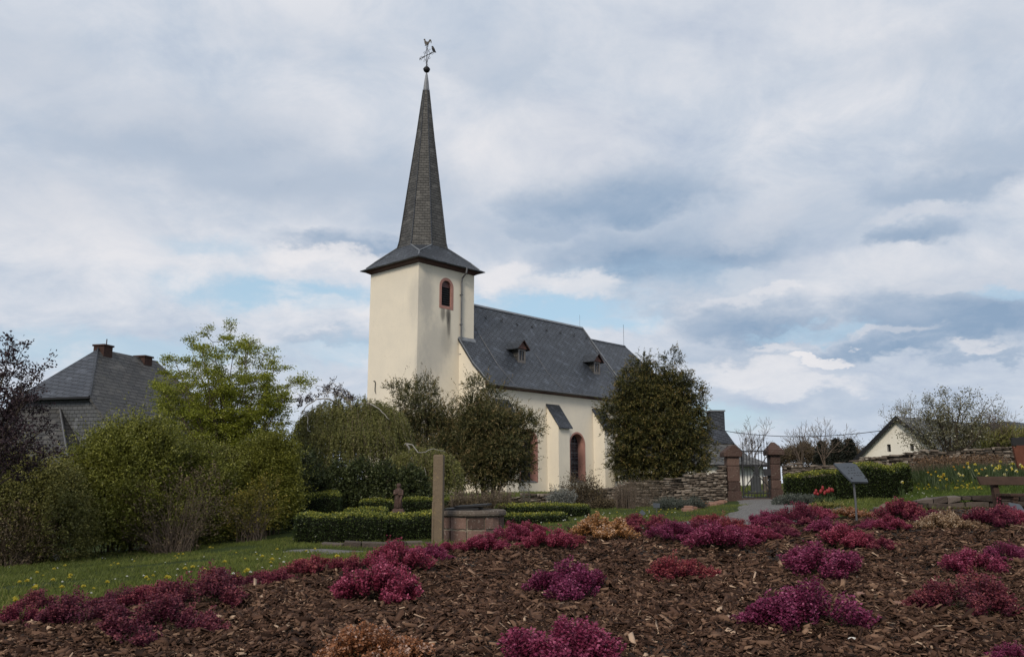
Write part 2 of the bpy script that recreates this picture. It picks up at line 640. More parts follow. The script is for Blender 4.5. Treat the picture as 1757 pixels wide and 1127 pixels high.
stonemat('well_mortar', [(.2, (.20, .165, .13)), (.8, (.31, .27, .21))], 5.0, .8, None)
stonemat('cap_stone', [(.2, (.06, .048, .042)), (.8, (.15, .122, .10))], 6.0, 1.0, (.40, .38, .34), .65)
stonemat('buff_stone', [(.15, (.12, .09, .06)), (.5, (.145, .110, .075)), (.85, (.21, .165, .11))], 3.5, .8, (.30, .22, .10), .4)
stonemat('dry_stone', [(.10, (.038, .030, .024)), (.38, (.105, .083, .066)), (.62, (.165, .134, .108)), (.9, (.26, .225, .19))], 3.0, .9, (.34, .31, .27), .3)
stonemat('dark_rubble', [(.1, (.026, .020, .017)), (.5, (.068, .053, .045)), (.9, (.14, .115, .10))], 3.0, 1.0, (.05, .06, .02), .5)
stonemat('wall_core', [(.2, (.022, .018, .015)), (.8, (.05, .042, .035))], 4.0, .8, None, 0, False)
stonemat('grave_stone', [(.2, (.035, .038, .042)), (.8, (.07, .074, .078))], 3.0, .4, None, 0, False)
stonemat('slate_board', [(.2, (.045, .053, .064)), (.8, (.085, .098, .118))], 4.0, .2, None, 0, False)
stonemat('brick', [(.2, (.032, .018, .015)), (.8, (.070, .038, .031))], 8.0, .5, None, 0, False)
stonemat('bark', [(.2, (.035, .028, .021)), (.8, (.10, .08, .062))], 7.0, .9, None, 0, False)
stonemat('birch_bark', [(.25, (.15, .14, .13)), (.5, (.30, .285, .265)), (.8, (.42, .40, .38))], 6.0, .5, None, 0, False)
stonemat('twig_bark', [(.2, (.07, .052, .040)), (.8, (.15, .115, .09))], 7.0, .5, None, 0, False)
stonemat('bench_wood', [(.2, (.030, .018, .013)), (.8, (.068, .041, .030))], 6.0, .6, None, 0, False)
stonemat('rust_metal', [(.2, (.075, .026, .017)), (.8, (.15, .055, .034))], 5.0, .5, None, 0, False)
stonemat('pebble', [(.2, (.30, .27, .25)), (.8, (.62, .60, .56))], 6.0, .4, None, 0, True)
stonemat('red_rock', [(.2, (.16, .085, .06)), (.8, (.27, .16, .12))], 6.0, .7, None, 0, True)


def _glass(t, bs):
    n = t.noise(tco(t), 3.0, 3)
    t.put(bs.inputs['Base Color'], t.ramp(n, [(.3, (.010, .012, .017)), (.7, (.024, .028, .036))]))
    bs.inputs['Roughness'].default_value = 0.22
    bump(t, bs, t.noise(tco(t), 5.0, 2), 0.2, 0.02)


mat('glass', _glass)


def _ground(t, bs):
    o = tco(t)
    a = t.noise(o, 0.35, 6, 0.6)
    b = t.noise(o, 2.6, 6, 0.65, .4)
    c = t.noise(o, 40.0, 4, 0.7)
    g = t.ramp(t.math('ADD', t.math('MULTIPLY', b, .6), t.math('MULTIPLY', c, .4)),
               [(.32, (.017, .024, .008)), (.5, (.032, .046, .013)), (.68, (.052, .068, .020))])
    soil = t.ramp(c, [(.3, (.028, .022, .015)), (.7, (.062, .050, .036))])
    g = t.mix(t.math('MULTIPLY', t.smooth(t.math('ADD', t.math('MULTIPLY', a, .5), t.math('MULTIPLY', b, .5)), .55, .70), .8), g, soil)
    t.put(bs.inputs['Base Color'], g)
    bs.inputs['Roughness'].default_value = 0.95
    bs.inputs['Specular IOR Level'].default_value = 0.1
    bump(t, bs, t.math('ADD', b, c), 0.7, 0.05)


mat('grass_ground', _ground)


def _gravel(t, bs):
    o = tco(t)
    v = t.new('ShaderNodeTexVoronoi')
    v.inputs['Scale'].default_value = 42
    t.link(o, v.inputs['Vector'])
    n = t.noise(o, 1.3, 6, 0.6)
    c = t.ramp(v.outputs['Color'], [(.1, (.062, .058, .054)), (.5, (.115, .108, .102)), (.9, (.19, .18, .17))])
    c = t.mix(t.math('MULTIPLY', t.smooth(n, .5, .75), .6), c, (.055, .05, .04))
    t.put(bs.inputs['Base Color'], c)
    bs.inputs['Roughness'].default_value = 0.9
    bump(t, bs, v.outputs['Distance'], 0.8, 0.02)


mat('gravel', _gravel)


def _mulch(t, bs):
    o = tco(t)
    n = t.noise(o, 30, 6, 0.7, 1.5)
    m = t.noise(o, 2.0, 5, 0.6)
    c = t.ramp(t.math('ADD', t.math('MULTIPLY', n, .75), t.math('MULTIPLY', m, .25)), [(.3, (.010, .007, .005)), (.55, (.030, .020, .014)), (.75, (.06, .04, .028))])
    t.put(bs.inputs['Base Color'], c)
    bs.inputs['Roughness'].default_value = 0.95
    bump(t, bs, n, 1.0, 0.04)


mat('mulch_soil', _mulch)
leafmat('chips', [(0, (0.0139, 0.008, 0.0059)), (0.28, (0.0449, 0.025, 0.0176)), (0.55, (0.0942, 0.053, 0.0363)), (0.78, (0.1552, 0.092, 0.0617)), (0.91, (0.2515, 0.16, 0.1078)), (1, (0.4066, 0.29, 0.2058))], .95, 0)
leafmat('grass_blades', [(0, (0.0541, 0.0698, 0.0143)), (0.5, (0.1014, 0.1269, 0.0243)), (0.85, (0.1521, 0.1713, 0.0372)), (1, (0.2197, 0.1824, 0.0715))], .6, .25)
leafmat('grass_bright', [(0, (0.042, 0.066, 0.012)), (0.5, (0.0744, 0.114, 0.0192)), (1, (0.144, 0.18, 0.0384))], .6, .3)
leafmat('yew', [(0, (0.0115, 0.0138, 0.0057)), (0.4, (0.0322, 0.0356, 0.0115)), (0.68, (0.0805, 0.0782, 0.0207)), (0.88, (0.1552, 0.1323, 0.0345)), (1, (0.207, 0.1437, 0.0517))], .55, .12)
leafmat('brown_yew', [(0, (0.0251, 0.0307, 0.013)), (0.4, (0.0592, 0.0636, 0.0222)), (0.7, (0.1075, 0.0986, 0.0351)), (0.9, (0.1792, 0.1355, 0.0553)), (1, (0.2421, 0.1684, 0.0775))], .6, .15)
leafmat('spring', [(0, (0.099, 0.1201, 0.0145)), (0.5, (0.2063, 0.2316, 0.0262)), (1, (0.33, 0.3432, 0.0509))], .5, .35)
leafmat('privet', [(0, (0.0706, 0.0769, 0.0149)), (0.5, (0.1447, 0.1539, 0.0269)), (0.85, (0.2381, 0.2381, 0.0418)), (1, (0.3175, 0.3114, 0.0671))], .5, .2)
leafmat('olive_shrub', [(0, (0.0654, 0.068, 0.0226)), (0.5, (0.142, 0.1412, 0.0376)), (1, (0.2674, 0.2353, 0.07))], .55, .2)
leafmat('bright_shrub', [(0, (0.0747, 0.0814, 0.0136)), (0.5, (0.1493, 0.1561, 0.0231)), (1, (0.2578, 0.2443, 0.0476))], .5, .25)
leafmat('brown_shrub', [(0, (0.0406, 0.0312, 0.0187)), (0.5, (0.0811, 0.0593, 0.0343)), (1, (0.1326, 0.0998, 0.053))], .65, .15)
leafmat('yellow_shrub', [(0, (.045, .042, .010)), (.5, (.10, .088, .014)), (1, (.26, .20, .03))], .6, .2)
leafmat('plum', [(0, (0.0156, 0.0104, 0.0143)), (0.5, (0.0338, 0.0195, 0.026)), (1, (0.0624, 0.0338, 0.039))], .5, .2)
leafmat('birch_leaf', [(0, (0.0759, 0.0844, 0.027)), (0.5, (0.1485, 0.1485, 0.0439)), (0.85, (0.216, 0.2093, 0.0641)), (1, (0.2869, 0.2616, 0.0929))], .55, .25)
leafmat('box', [(0, (0.0135, 0.0212, 0.0077)), (0.35, (0.0328, 0.0502, 0.0135)), (0.6, (0.0772, 0.1004, 0.0212)), (0.8, (0.193, 0.2027, 0.0309)), (1, (0.3669, 0.3379, 0.058))], .45, .15)
leafmat('dark_box', [(0, (0.0146, 0.02, 0.0091)), (0.4, (0.0364, 0.0491, 0.0164)), (0.8, (0.0819, 0.0965, 0.0328)), (1, (0.1365, 0.142, 0.051))], .5, .15)
leafmat('blossom', [(0, (.055, .055, .020)), (.5, (.115, .108, .044)), (.72, (.24, .23, .15)), (1, (.55, .54, .46))], .6, .25)
leafmat('conifer', [(0, (.006, .008, .006)), (.6, (.016, .02, .012)), (1, (.035, .038, .02))], .6, .1)
leafmat('heather_pink', [(0, (0.0451, 0.0062, 0.0159)), (0.3, (0.1067, 0.0125, 0.034)), (0.6, (0.1883, 0.0225, 0.0623)), (0.88, (0.27, 0.0449, 0.1044)), (1, (0.4016, 0.1122, 0.1928))], .6, .2, .035)
leafmat('heather_red', [(0, (0.0463, 0.0068, 0.0158)), (0.3, (0.1065, 0.0137, 0.0344)), (0.6, (0.1737, 0.025, 0.0504)), (0.85, (0.2316, 0.0477, 0.0636)), (1, (0.3242, 0.1023, 0.0994))], .6, .2, .03)
leafmat('heather_brown', [(0, (0.0356, 0.0078, 0.0155)), (0.3, (0.0735, 0.0136, 0.0337)), (0.6, (0.1185, 0.0244, 0.048)), (1, (0.2015, 0.0535, 0.0673))], .6, .2, .03)
leafmat('heather_orange', [(0, (0.078, 0.0277, 0.012)), (0.3, (0.1716, 0.066, 0.0263)), (0.6, (0.2808, 0.1122, 0.0465)), (0.82, (0.351, 0.1782, 0.0975)), (1, (0.4836, 0.3432, 0.285))], .6, .2, .03)
leafmat('heather_peach', [(0, (0.1105, 0.068, 0.036)), (0.4, (0.2295, 0.144, 0.076)), (0.7, (0.34, 0.224, 0.128)), (1, (0.51, 0.416, 0.304))], .6, .2, .02)
leafmat('withered', [(0, (.05, .026, .014)), (.5, (.115, .068, .036)), (1, (.21, .135, .075))], .7, .1)
leafmat('heath_green', [(0, (.018, .018, .008)), (.5, (.034, .032, .013)), (1, (.055, .048, .02))], .7, .1)
leafmat('grey_herb', [(0, (.08, .085, .075)), (.5, (.17, .175, .16)), (1, (.30, .31, .29))], .7, .15)
leafmat('sage', [(0, (.035, .042, .034)), (.5, (.070, .080, .066)), (1, (.12, .13, .11))], .7, .15)
leafmat('dry_stalk', [(0, (.05, .038, .025)), (.5, (.10, .078, .052)), (1, (.17, .135, .095))], .8, .1)
leafmat('daff_leaf', [(0, (0.024, 0.04, 0.0144)), (0.5, (0.044, 0.068, 0.024)), (1, (0.08, 0.104, 0.04))], .5, .25)
leafmat('petal_yellow', [(0, (0.4464, 0.36, 0.0288)), (1, (0.576, 0.4896, 0.0864))], .6, .25)
leafmat('petal_pale', [(0, (0.4464, 0.4176, 0.2016)), (1, (0.576, 0.5472, 0.3456))], .6, .25)
leafmat('petal_orange', [(0, (0.385, 0.175, 0.014)), (1, (0.49, 0.231, 0.021))], .6, .25)
leafmat('petal_white', [(0, (.60, .60, .56)), (1, (.75, .75, .70))], .6, .2)
leafmat('petal_red', [(0, (0.1792, 0.0147, 0.016)), (1, (0.2912, 0.0357, 0.0384))], .5, .2)
M = MATS

# ------------------------------------------------------------------ terrain
_cp = []
for u, v, d in [
        (880, 1127, 3.25), (1700, 1127, 3.25), (1300, 1127, 3.25), (100, 1127, 3.3), (400, 1127, 3.2), (640, 1127, 3.2), (1900, 1110, 3.4), (-250, 1115, 3.4),
        (980, 1035, 4.7), (1400, 1095, 3.6), (640, 1040, 4.6), (300, 1090, 3.95), (100, 1080, 4.2), (-60, 1090, 4.1),
        (980, 950, 6.3), (1200, 942, 6.6), (1430, 990, 5.4), (1690, 985, 5.3), (1700, 1070, 3.9), (1170, 1000, 5.3), (800, 1000, 5.3),
        (1290, 915, 7.4), (1600, 905, 7.8), (1000, 925, 7.2), (860, 932, 7.2), (740, 948, 7.0), (560, 985, 6.2), (400, 1005, 5.7), (1760, 902, 8), (1950, 905, 8),
        (50, 965, 15), (100, 1030, 6.8), (300, 990, 8.4), (250, 965, 14), (450, 945, 13.5), (520, 930, 15.5), (740, 925, 16), (800, 945, 14.3), (-200, 980, 14), (-200, 1050, 7),
        (650, 947, 12), (950, 905, 15), (1100, 886, 18), (1290, 857, 30), (1335, 857, 30), (1250, 886, 17), (1000, 872, 29), (880, 866, 30), (950, 935, 11), (1250, 910, 11), (1500, 905, 11),
        (716, 850, 55), (1000, 847, 70), (500, 905, 22), (250, 930, 22), (600, 885, 22), (1450, 860, 22), (1600, 867, 16), (1750, 872, 15), (1900, 872, 15)]:
    _cp.append(at(u, v, d))
_cp += [(0, 0, 0.1), (-4, 0, 0.05), (4, 0, 0.1), (0, 2.0, .70), (-3, 2.2, .66), (3, 2.2, .72), (0, -6, 0), (-10, -4, -.3), (10, -4, .3), (-13, 24, -.2), (-24, 44, -1.2), (-26, 20, -.9), (-16, 8, -.4),
        (18, 35, 2.0), (26, 40, 2.1), (20, 20, 1.9), (16, 8, 1.3), (12, 45, 1.2), (20, 60, 1.6), (0, 90, .6), (-40, 70, -1.5), (40, 70, 2.0), (-60, 10, -1.6), (60, 10, 2.0), (0, -40, 0), (0, 140, .5), (-90, 120, -1.5), (90, 120, 2)]
_cp = np.array([tuple(map(float, p)) for p in _cp])


def _phi(r2):
    return 0.5 * r2 * np.log(r2 + 1e-9)


_n = len(_cp)
_K = _phi(((_cp[:, None, :2] - _cp[None, :, :2]) ** 2).sum(-1)) + np.eye(_n) * 0.6
_P = np.c_[np.ones(_n), _cp[:, :2]]
_A = np.block([[_K, _P], [_P.T, np.zeros((3, 3))]])
_W = np.linalg.solve(_A, np.r_[_cp[:, 2], 0, 0, 0])


def tps(x, y):
    x = np.asarray(x, float)
    y = np.asarray(y, float)
    sh = x.shape
    q = np.c_[x.ravel(), y.ravel()]
    out = np.empty(len(q))
    for i in range(0, len(q), 20000):
        c = q[i:i + 20000]
        r2 = ((c[:, None] - _cp[None, :, :2]) ** 2).sum(-1)
        out[i:i + 20000] = _phi(r2) @ _W[:_n] + _W[_n] + c @ _W[_n + 1:]
    return out.reshape(sh)


def sst(x, a, b):
    k = np.clip((np.asarray(x, float) - a) / (b - a), 0, 1)
    return k * k * (3 - 2 * k)


def gz(x, y):
    x = np.asarray(x, float)
    y = np.asarray(y, float)
    xc = np.clip(x, -60, 60)
    yc = np.clip(y, -30, 110)
    z = tps(xc, yc)
    far = sst(np.maximum(np.abs(x) - 60, y - 110), 0, 150)
    far = np.maximum(far, sst(-30 - y, 0, 100))
    return z * (1 - far) + far * (-0.6) + 0.02 * np.sin(x * 2.1 + 1.3 * np.sin(y * 1.1)) * np.sin(y * 1.7)


def dist_poly(x, y, poly):
    """signed distance, + inside"""
    x = np.asarray(x, float)
    y = np.asarray(y, float)
    d = np.full(x.shape, 1e9)
    ins = np.zeros(x.shape, bool)
    n = len(poly)
    for i in range(n):
        ax, ay = poly[i]
        bx, by = poly[(i + 1) % n]
        ex, ey = bx - ax, by - ay
        t = np.clip(((x - ax) * ex + (y - ay) * ey) / (ex * ex + ey * ey), 0, 1)
        d = np.minimum(d, np.hypot(x - ax - t * ex, y - ay - t * ey))
        c = ((ay > y) != (by > y)) & (x < ex * (y - ay) / (ey if ey else 1e-9) + ax)
        ins ^= c
    return np.where(ins, d, -d)


BED = [tuple(at(u, v, d)[:2]) for u, v, d in
       [(-420, 1100, 3.9), (-100, 1085, 4.2), (100, 1065, 4.6), (230, 1035, 5.1), (400, 1000, 5.85), (520, 985, 6.25), (620, 968, 6.8), (740, 948, 7.35), (860, 930, 7.7),
        (1000, 915, 8.0), (1290, 905, 8.6), (1430, 900, 9.6), (1475, 890, 12.6)]] + [(6.3, 14.6), (7.5, 14.98), (9.3, 14.62), (11.8, 14.1), (11.8, 4.0), (6.5, 2.0), (-4.2, 2.0)]
# raised lawn behind the low retaining wall, right
RAISED = [(8.9, 19.5), (7.6, 15.42), (9.3, 15.05), (14, 14.2), (24, 13.3), (27, 26), (14, 27.4), (11.0, 25.6), (10.2, 23)]


def rz(x, y):
    d = dist_poly(x, y, RAISED)
    z = 1.355 + (np.asarray(y, float) - 14.9) * 0.064 + (np.asarray(x, float) - 9) * 0.006
    g = gz(x, y)
    # the left edge rises gently from the path, the front is held by the wall
    k = sst(np.asarray(x, float) - 7.9 - 0.29 * (np.asarray(y, float) - 15), -0.3, 1.5)
    return g + 0.01 + (z - g) * np.maximum(k, 0.0), d


def bedz(x, y):
    d = dist_poly(x, y, BED)
    return gz(x, y) + 0.06 * sst(d, -0.05, 0.5) - 0.03 + 0.012 * np.sin(np.asarray(x) * 7 + 2 * np.sin(np.asarray(y) * 5)) * np.sin(np.asarray(y) * 8), d


def surf(x, y):
    x = np.asarray(x, float)
    y = np.asarray(y, float)
    z = gz(x, y)
    b, d = bedz(x, y)
    z = np.where(d > 0, np.maximum(z, b), z)
    r, d2 = rz(x, y)
    return np.where(d2 > 0, np.maximum(z, r), z)


def hit(u, v, y0=2.6, y1=60.0):
    """where the sight line through a photo pixel meets the ground"""
    r = ray(u, v)
    ys = np.geomspace(y0, y1, 500)
    P = EYE + r[None, :] * (ys / r[1])[:, None]
    below = P[:, 2] <= surf(P[:, 0], P[:, 1])
    i = int(np.argmax(below)) if below.any() else len(ys) - 1
    p = P[i]
    return np.array([p[0], p[1], float(surf(p[0], p[1]))])


def on(x, y):
    return np.array([x, y, float(surf(x, y))])


def grid_sheet(name, xs, ys, zf, m, keep=None, label=None, kind='structure'):
    X, Y = np.meshgrid(xs, ys)
    Z, D = zf(X, Y)
    nx, ny = len(xs), len(ys)
    idx = np.arange(nx * ny).reshape(ny, nx)
    F = np.stack([idx[:-1, :-1], idx[:-1, 1:], idx[1:, 1:], idx[1:, :-1]], -1).reshape(-1, 4)
    if keep is not None:
        k = (D.ravel()[F] > keep).all(1) if keep >= 0 else (D.ravel()[F] > keep).any(1)
        F = F[k]
        used, inv = np.unique(F, return_inverse=True)
        V = np.c_[X.ravel(), Y.ravel(), Z.ravel()][used]
        F = inv.reshape(-1, 4)
    else:
        V = np.c_[X.ravel(), Y.ravel(), Z.ravel()]
    o = np_mesh(name, V, F, m, smooth=True)
    tag(o, label, None, None, kind)
    return o


def axis(fine0, fine1, step, far):
    a = list(np.arange(fine0, fine1 + 1e-6, step))
    s = step
    lo, hi = [], []
    x = fine1
    while x < far:
        s *= 1.25
        x += s
        hi.append(x)
    s = step
    x = fine0
    while x > -far:
        s *= 1.25
        x -= s
        lo.append(x)
    return np.array(lo[::-1] + a + hi)


grid_sheet('ground', axis(-22, 22, 0.3, 2500), axis(-4, 42, 0.3, 3000), lambda x, y: (gz(x, y), None), M['grass_ground'])
grid_sheet('mulch_bed', np.arange(-5.2, 12.0, .07), np.arange(1.9, 15.2, .07), bedz, M['mulch_soil'], -0.08)
grid_sheet('raised_lawn', np.arange(5.8, 27.5, .1), np.arange(12.8, 28, .1), lambda x, y: rz(x, y), M['grass_ground'], 0.0)

PATH = [(8.47, 33, .62), (8.47, 30.2, .62), (8.3, 28.5, .85), (7.7, 25, 1.1), (6.6, 20.5, 1.25), (5.2, 16.5, 1.2), (3.2, 13.2, 1.15), (0.6, 11.3, 1.0), (-1.4, 12.1, 1.25), (-2.6, 13.2, 1.0), (-3.2, 13.7, .5)]


def path_sheet():
    P = np.array(PATH)
    t = np.linspace(0, len(P) - 1, 110)
    C = np.c_[[np.interp(t, np.arange(len(P)), P[:, k]) for k in range(3)]].T
    for _ in range(6):
        C[1:-1] = (C[:-2] + C[2:] + 2 * C[1:-1]) / 4
    T = nrm(np.gradient(C[:, :2], axis=0))
    N = np.c_[-T[:, 1], T[:, 0]]
    S = np.linspace(-1, 1, 13)
    rg = np.random.default_rng(3)
    wob = 1 + 0.05 * np.sin(np.arange(110) * .5) + .03 * np.sin(np.arange(110) * 1.3)
    X = C[:, None, 0] + N[:, None, 0] * S * C[:, None, 2] * wob[:, None]
    Y = C[:, None, 1] + N[:, None, 1] * S * C[:, None, 2] * wob[:, None]
    Z = gz(X, Y) + 0.022 - 0.03 * np.abs(S) ** 6
    n, k = X.shape
    idx = np.arange(n * k).reshape(n, k)
    F = np.stack([idx[:-1, :-1], idx[:-1, 1:], idx[1:, 1:], idx[1:, :-1]], -1).reshape(-1, 4)
    tag(np_mesh('gravel_path', np.c_[X.ravel(), Y.ravel(), Z.ravel()], F, M['gravel'], smooth=True), None, None, None, 'structure')
    return C


PATHC = path_sheet()

# ------------------------------------------------------------------ church (local x along the nave, y away from camera-left, z up; datum z=0 world)
CH_YAW = radians(42.986)
TS = 5.198
CH_LOC = (-6.2494, 55.0, 0.0)
church = thing('church', 'cream plastered village church with slate roofs and a tall pointed spire', 'church', CH_LOC, pi / 2 - CH_YAW)


def arch_pts(xc, w, z0, zt, n=14):
    """outline of a round-arched opening in (x,z), counter-clockwise from lower left"""
    r = w / 2
    zs = zt - r
    pts = [(xc - r, z0), (xc + r, z0), (xc + r, zs)]
    for i in range(1, n):
        a = pi * i / n
        pts.append((xc + r * cos(a), zs + r * sin(a)))
    pts.append((xc - r, zs))
    return pts


def arched_wall(b, x0, x1, z0, z1, y, ops):
    """wall face in plane y facing -y with arched openings (xc,w,zbottom,ztop)"""
    cur = x0
    for (xc, w, zb, zt) in ops:
        r = w / 2
        zs = zt - r
        b.poly([(cur, y, z0), (xc - r, y, z0), (xc - r, y, z1), (cur, y, z1)])
        b.poly([(xc - r, y, z0), (xc + r, y, z0), (xc + r, y, zb), (xc - r, y, zb)])
        n = 14
        for i in range(n):
            a0, a1 = pi - pi * i / n, pi - pi * (i + 1) / n
            xa, xb = xc + r * cos(a0), xc + r * cos(a1)
            b.poly([(xa, y, zs + r * sin(a0)), (xb, y, zs + r * sin(a1)), (xb, y, z1), (xa, y, z1)])
        cur = xc + r
    b.poly([(cur, y, z0), (x1, y, z0), (x1, y, z1), (cur, y, z1)])


def arched_window(name, xc, w, zb, zt, y, ring, depth, parent, label=None, splay=0.0, louvre=False):
    fr = B()
    o = arch_pts(xc, w, zb, zt)
    i_ = arch_pts(xc, w - 2 * ring, zb + (ring if louvre else ring * .4), zt - ring)
    k = splay
    g_ = arch_pts(xc, w - 2 * ring - 2 * k, zb + ring * .4 + k * .4, zt - ring - k)
    n = len(o)
    P = 0.015
    for j in range(n):
        q = (j + 1) % n
        fr.poly([(o[j][0], y - P, o[j][1]), (o[q][0], y - P, o[q][1]), (i_[q][0], y - P, i_[q][1]), (i_[j][0], y - P, i_[j][1])], 0)
        fr.poly([(o[q][0], y - P, o[q][1]), (o[j][0], y - P, o[j][1]), (o[j][0], y + .05, o[j][1]), (o[q][0], y + .05, o[q][1])], 0)
        fr.poly([(i_[j][0], y - P, i_[j][1]), (i_[q][0], y - P, i_[q][1]), (g_[q][0], y + depth, g_[q][1]), (g_[j][0], y + depth, g_[j][1])], 1)
    f = fr.build(name, [M['pink_stone'], M['pink_reveal']], parent)
    gl = B()
    gl.poly([(p[0], y + depth - .02, p[1]) for p in g_])
    gx = g_[1][0] - g_[0][0]
    z0, z1 = g_[0][1], max(p[1] for p in g_)
    if louvre:
        gl.build('back_board', M['dark_void'], f)
        lv = B()
        nn = 9
        hgt = (zt - w / 2 - zb) * .93
        for s in range(nn):
            z = zb + ring + .03 + s * hgt / nn
            lv.hexa([(xc - gx / 2 + .01, y + .10, z), (xc + gx / 2 - .01, y + .10, z), (xc + gx / 2 - .01, y + .26, z + .14), (xc - gx / 2 + .01, y + .26, z + .14),
                     (xc - gx / 2 + .01, y + .10, z + .025), (xc + gx / 2 - .01, y + .10, z + .025), (xc + gx / 2 - .01, y + .26, z + .165), (xc - gx / 2 + .01, y + .26, z + .165)])
        lv.build('louvre', M['grey_iron'], f)
        tp = B()
        arc = [p for p in i_ if p[1] >= zt - w / 2 - .06]
        tp.poly([(p[0] * .999 + xc * .001, y + .12, p[1] - .005) for p in arc])
        tp.build('arch_board', M['fascia'], f)
    else:
        gl.build('glass', M['glass'], f)
        br = B()
        for s in range(1, 5):
            z = z0 + (z1 - z0) * s / 5
            br.box(xc - gx / 2, xc + gx / 2, y + depth - .06, y + depth - .025, z - .02, z + .02)
        for s in (-.25, 0, .25):
            top = z1 - (gx / 2 - sqrt(max(0, (gx / 2) ** 2 - (s * gx) ** 2))) - .01
            br.box(xc + s * gx - .011, xc + s * gx + .011, y + depth - .055, y + depth - .03, z0, top)
        zz = z0 + .2
        while zz < z1 - .35:
            br.box(xc - gx / 2, xc + gx / 2, y + depth - .045, y + depth - .03, zz - .007, zz + .007)
            zz += .22
        br.build('leading', M['lead'], f)
        sl = B()
        sl.hexa([(xc - w / 2 + ring, y - .03, zb + .0), (xc + w / 2 - ring, y - .03, zb), (xc + w / 2 - ring, y + depth - .07, zb), (xc - w / 2 + ring, y + depth - .07, zb),
                 (xc - w / 2 + ring, y - .03, zb + .06), (xc + w / 2 - ring, y - .03, zb + .06), (xc + w / 2 - ring, y + depth - .07, zb + .20), (xc - w / 2 + ring, y + depth - .07, zb + .20)])
        sl.build('sill', M['lead'], f)
    if label:
        f['label'] = label
    return f


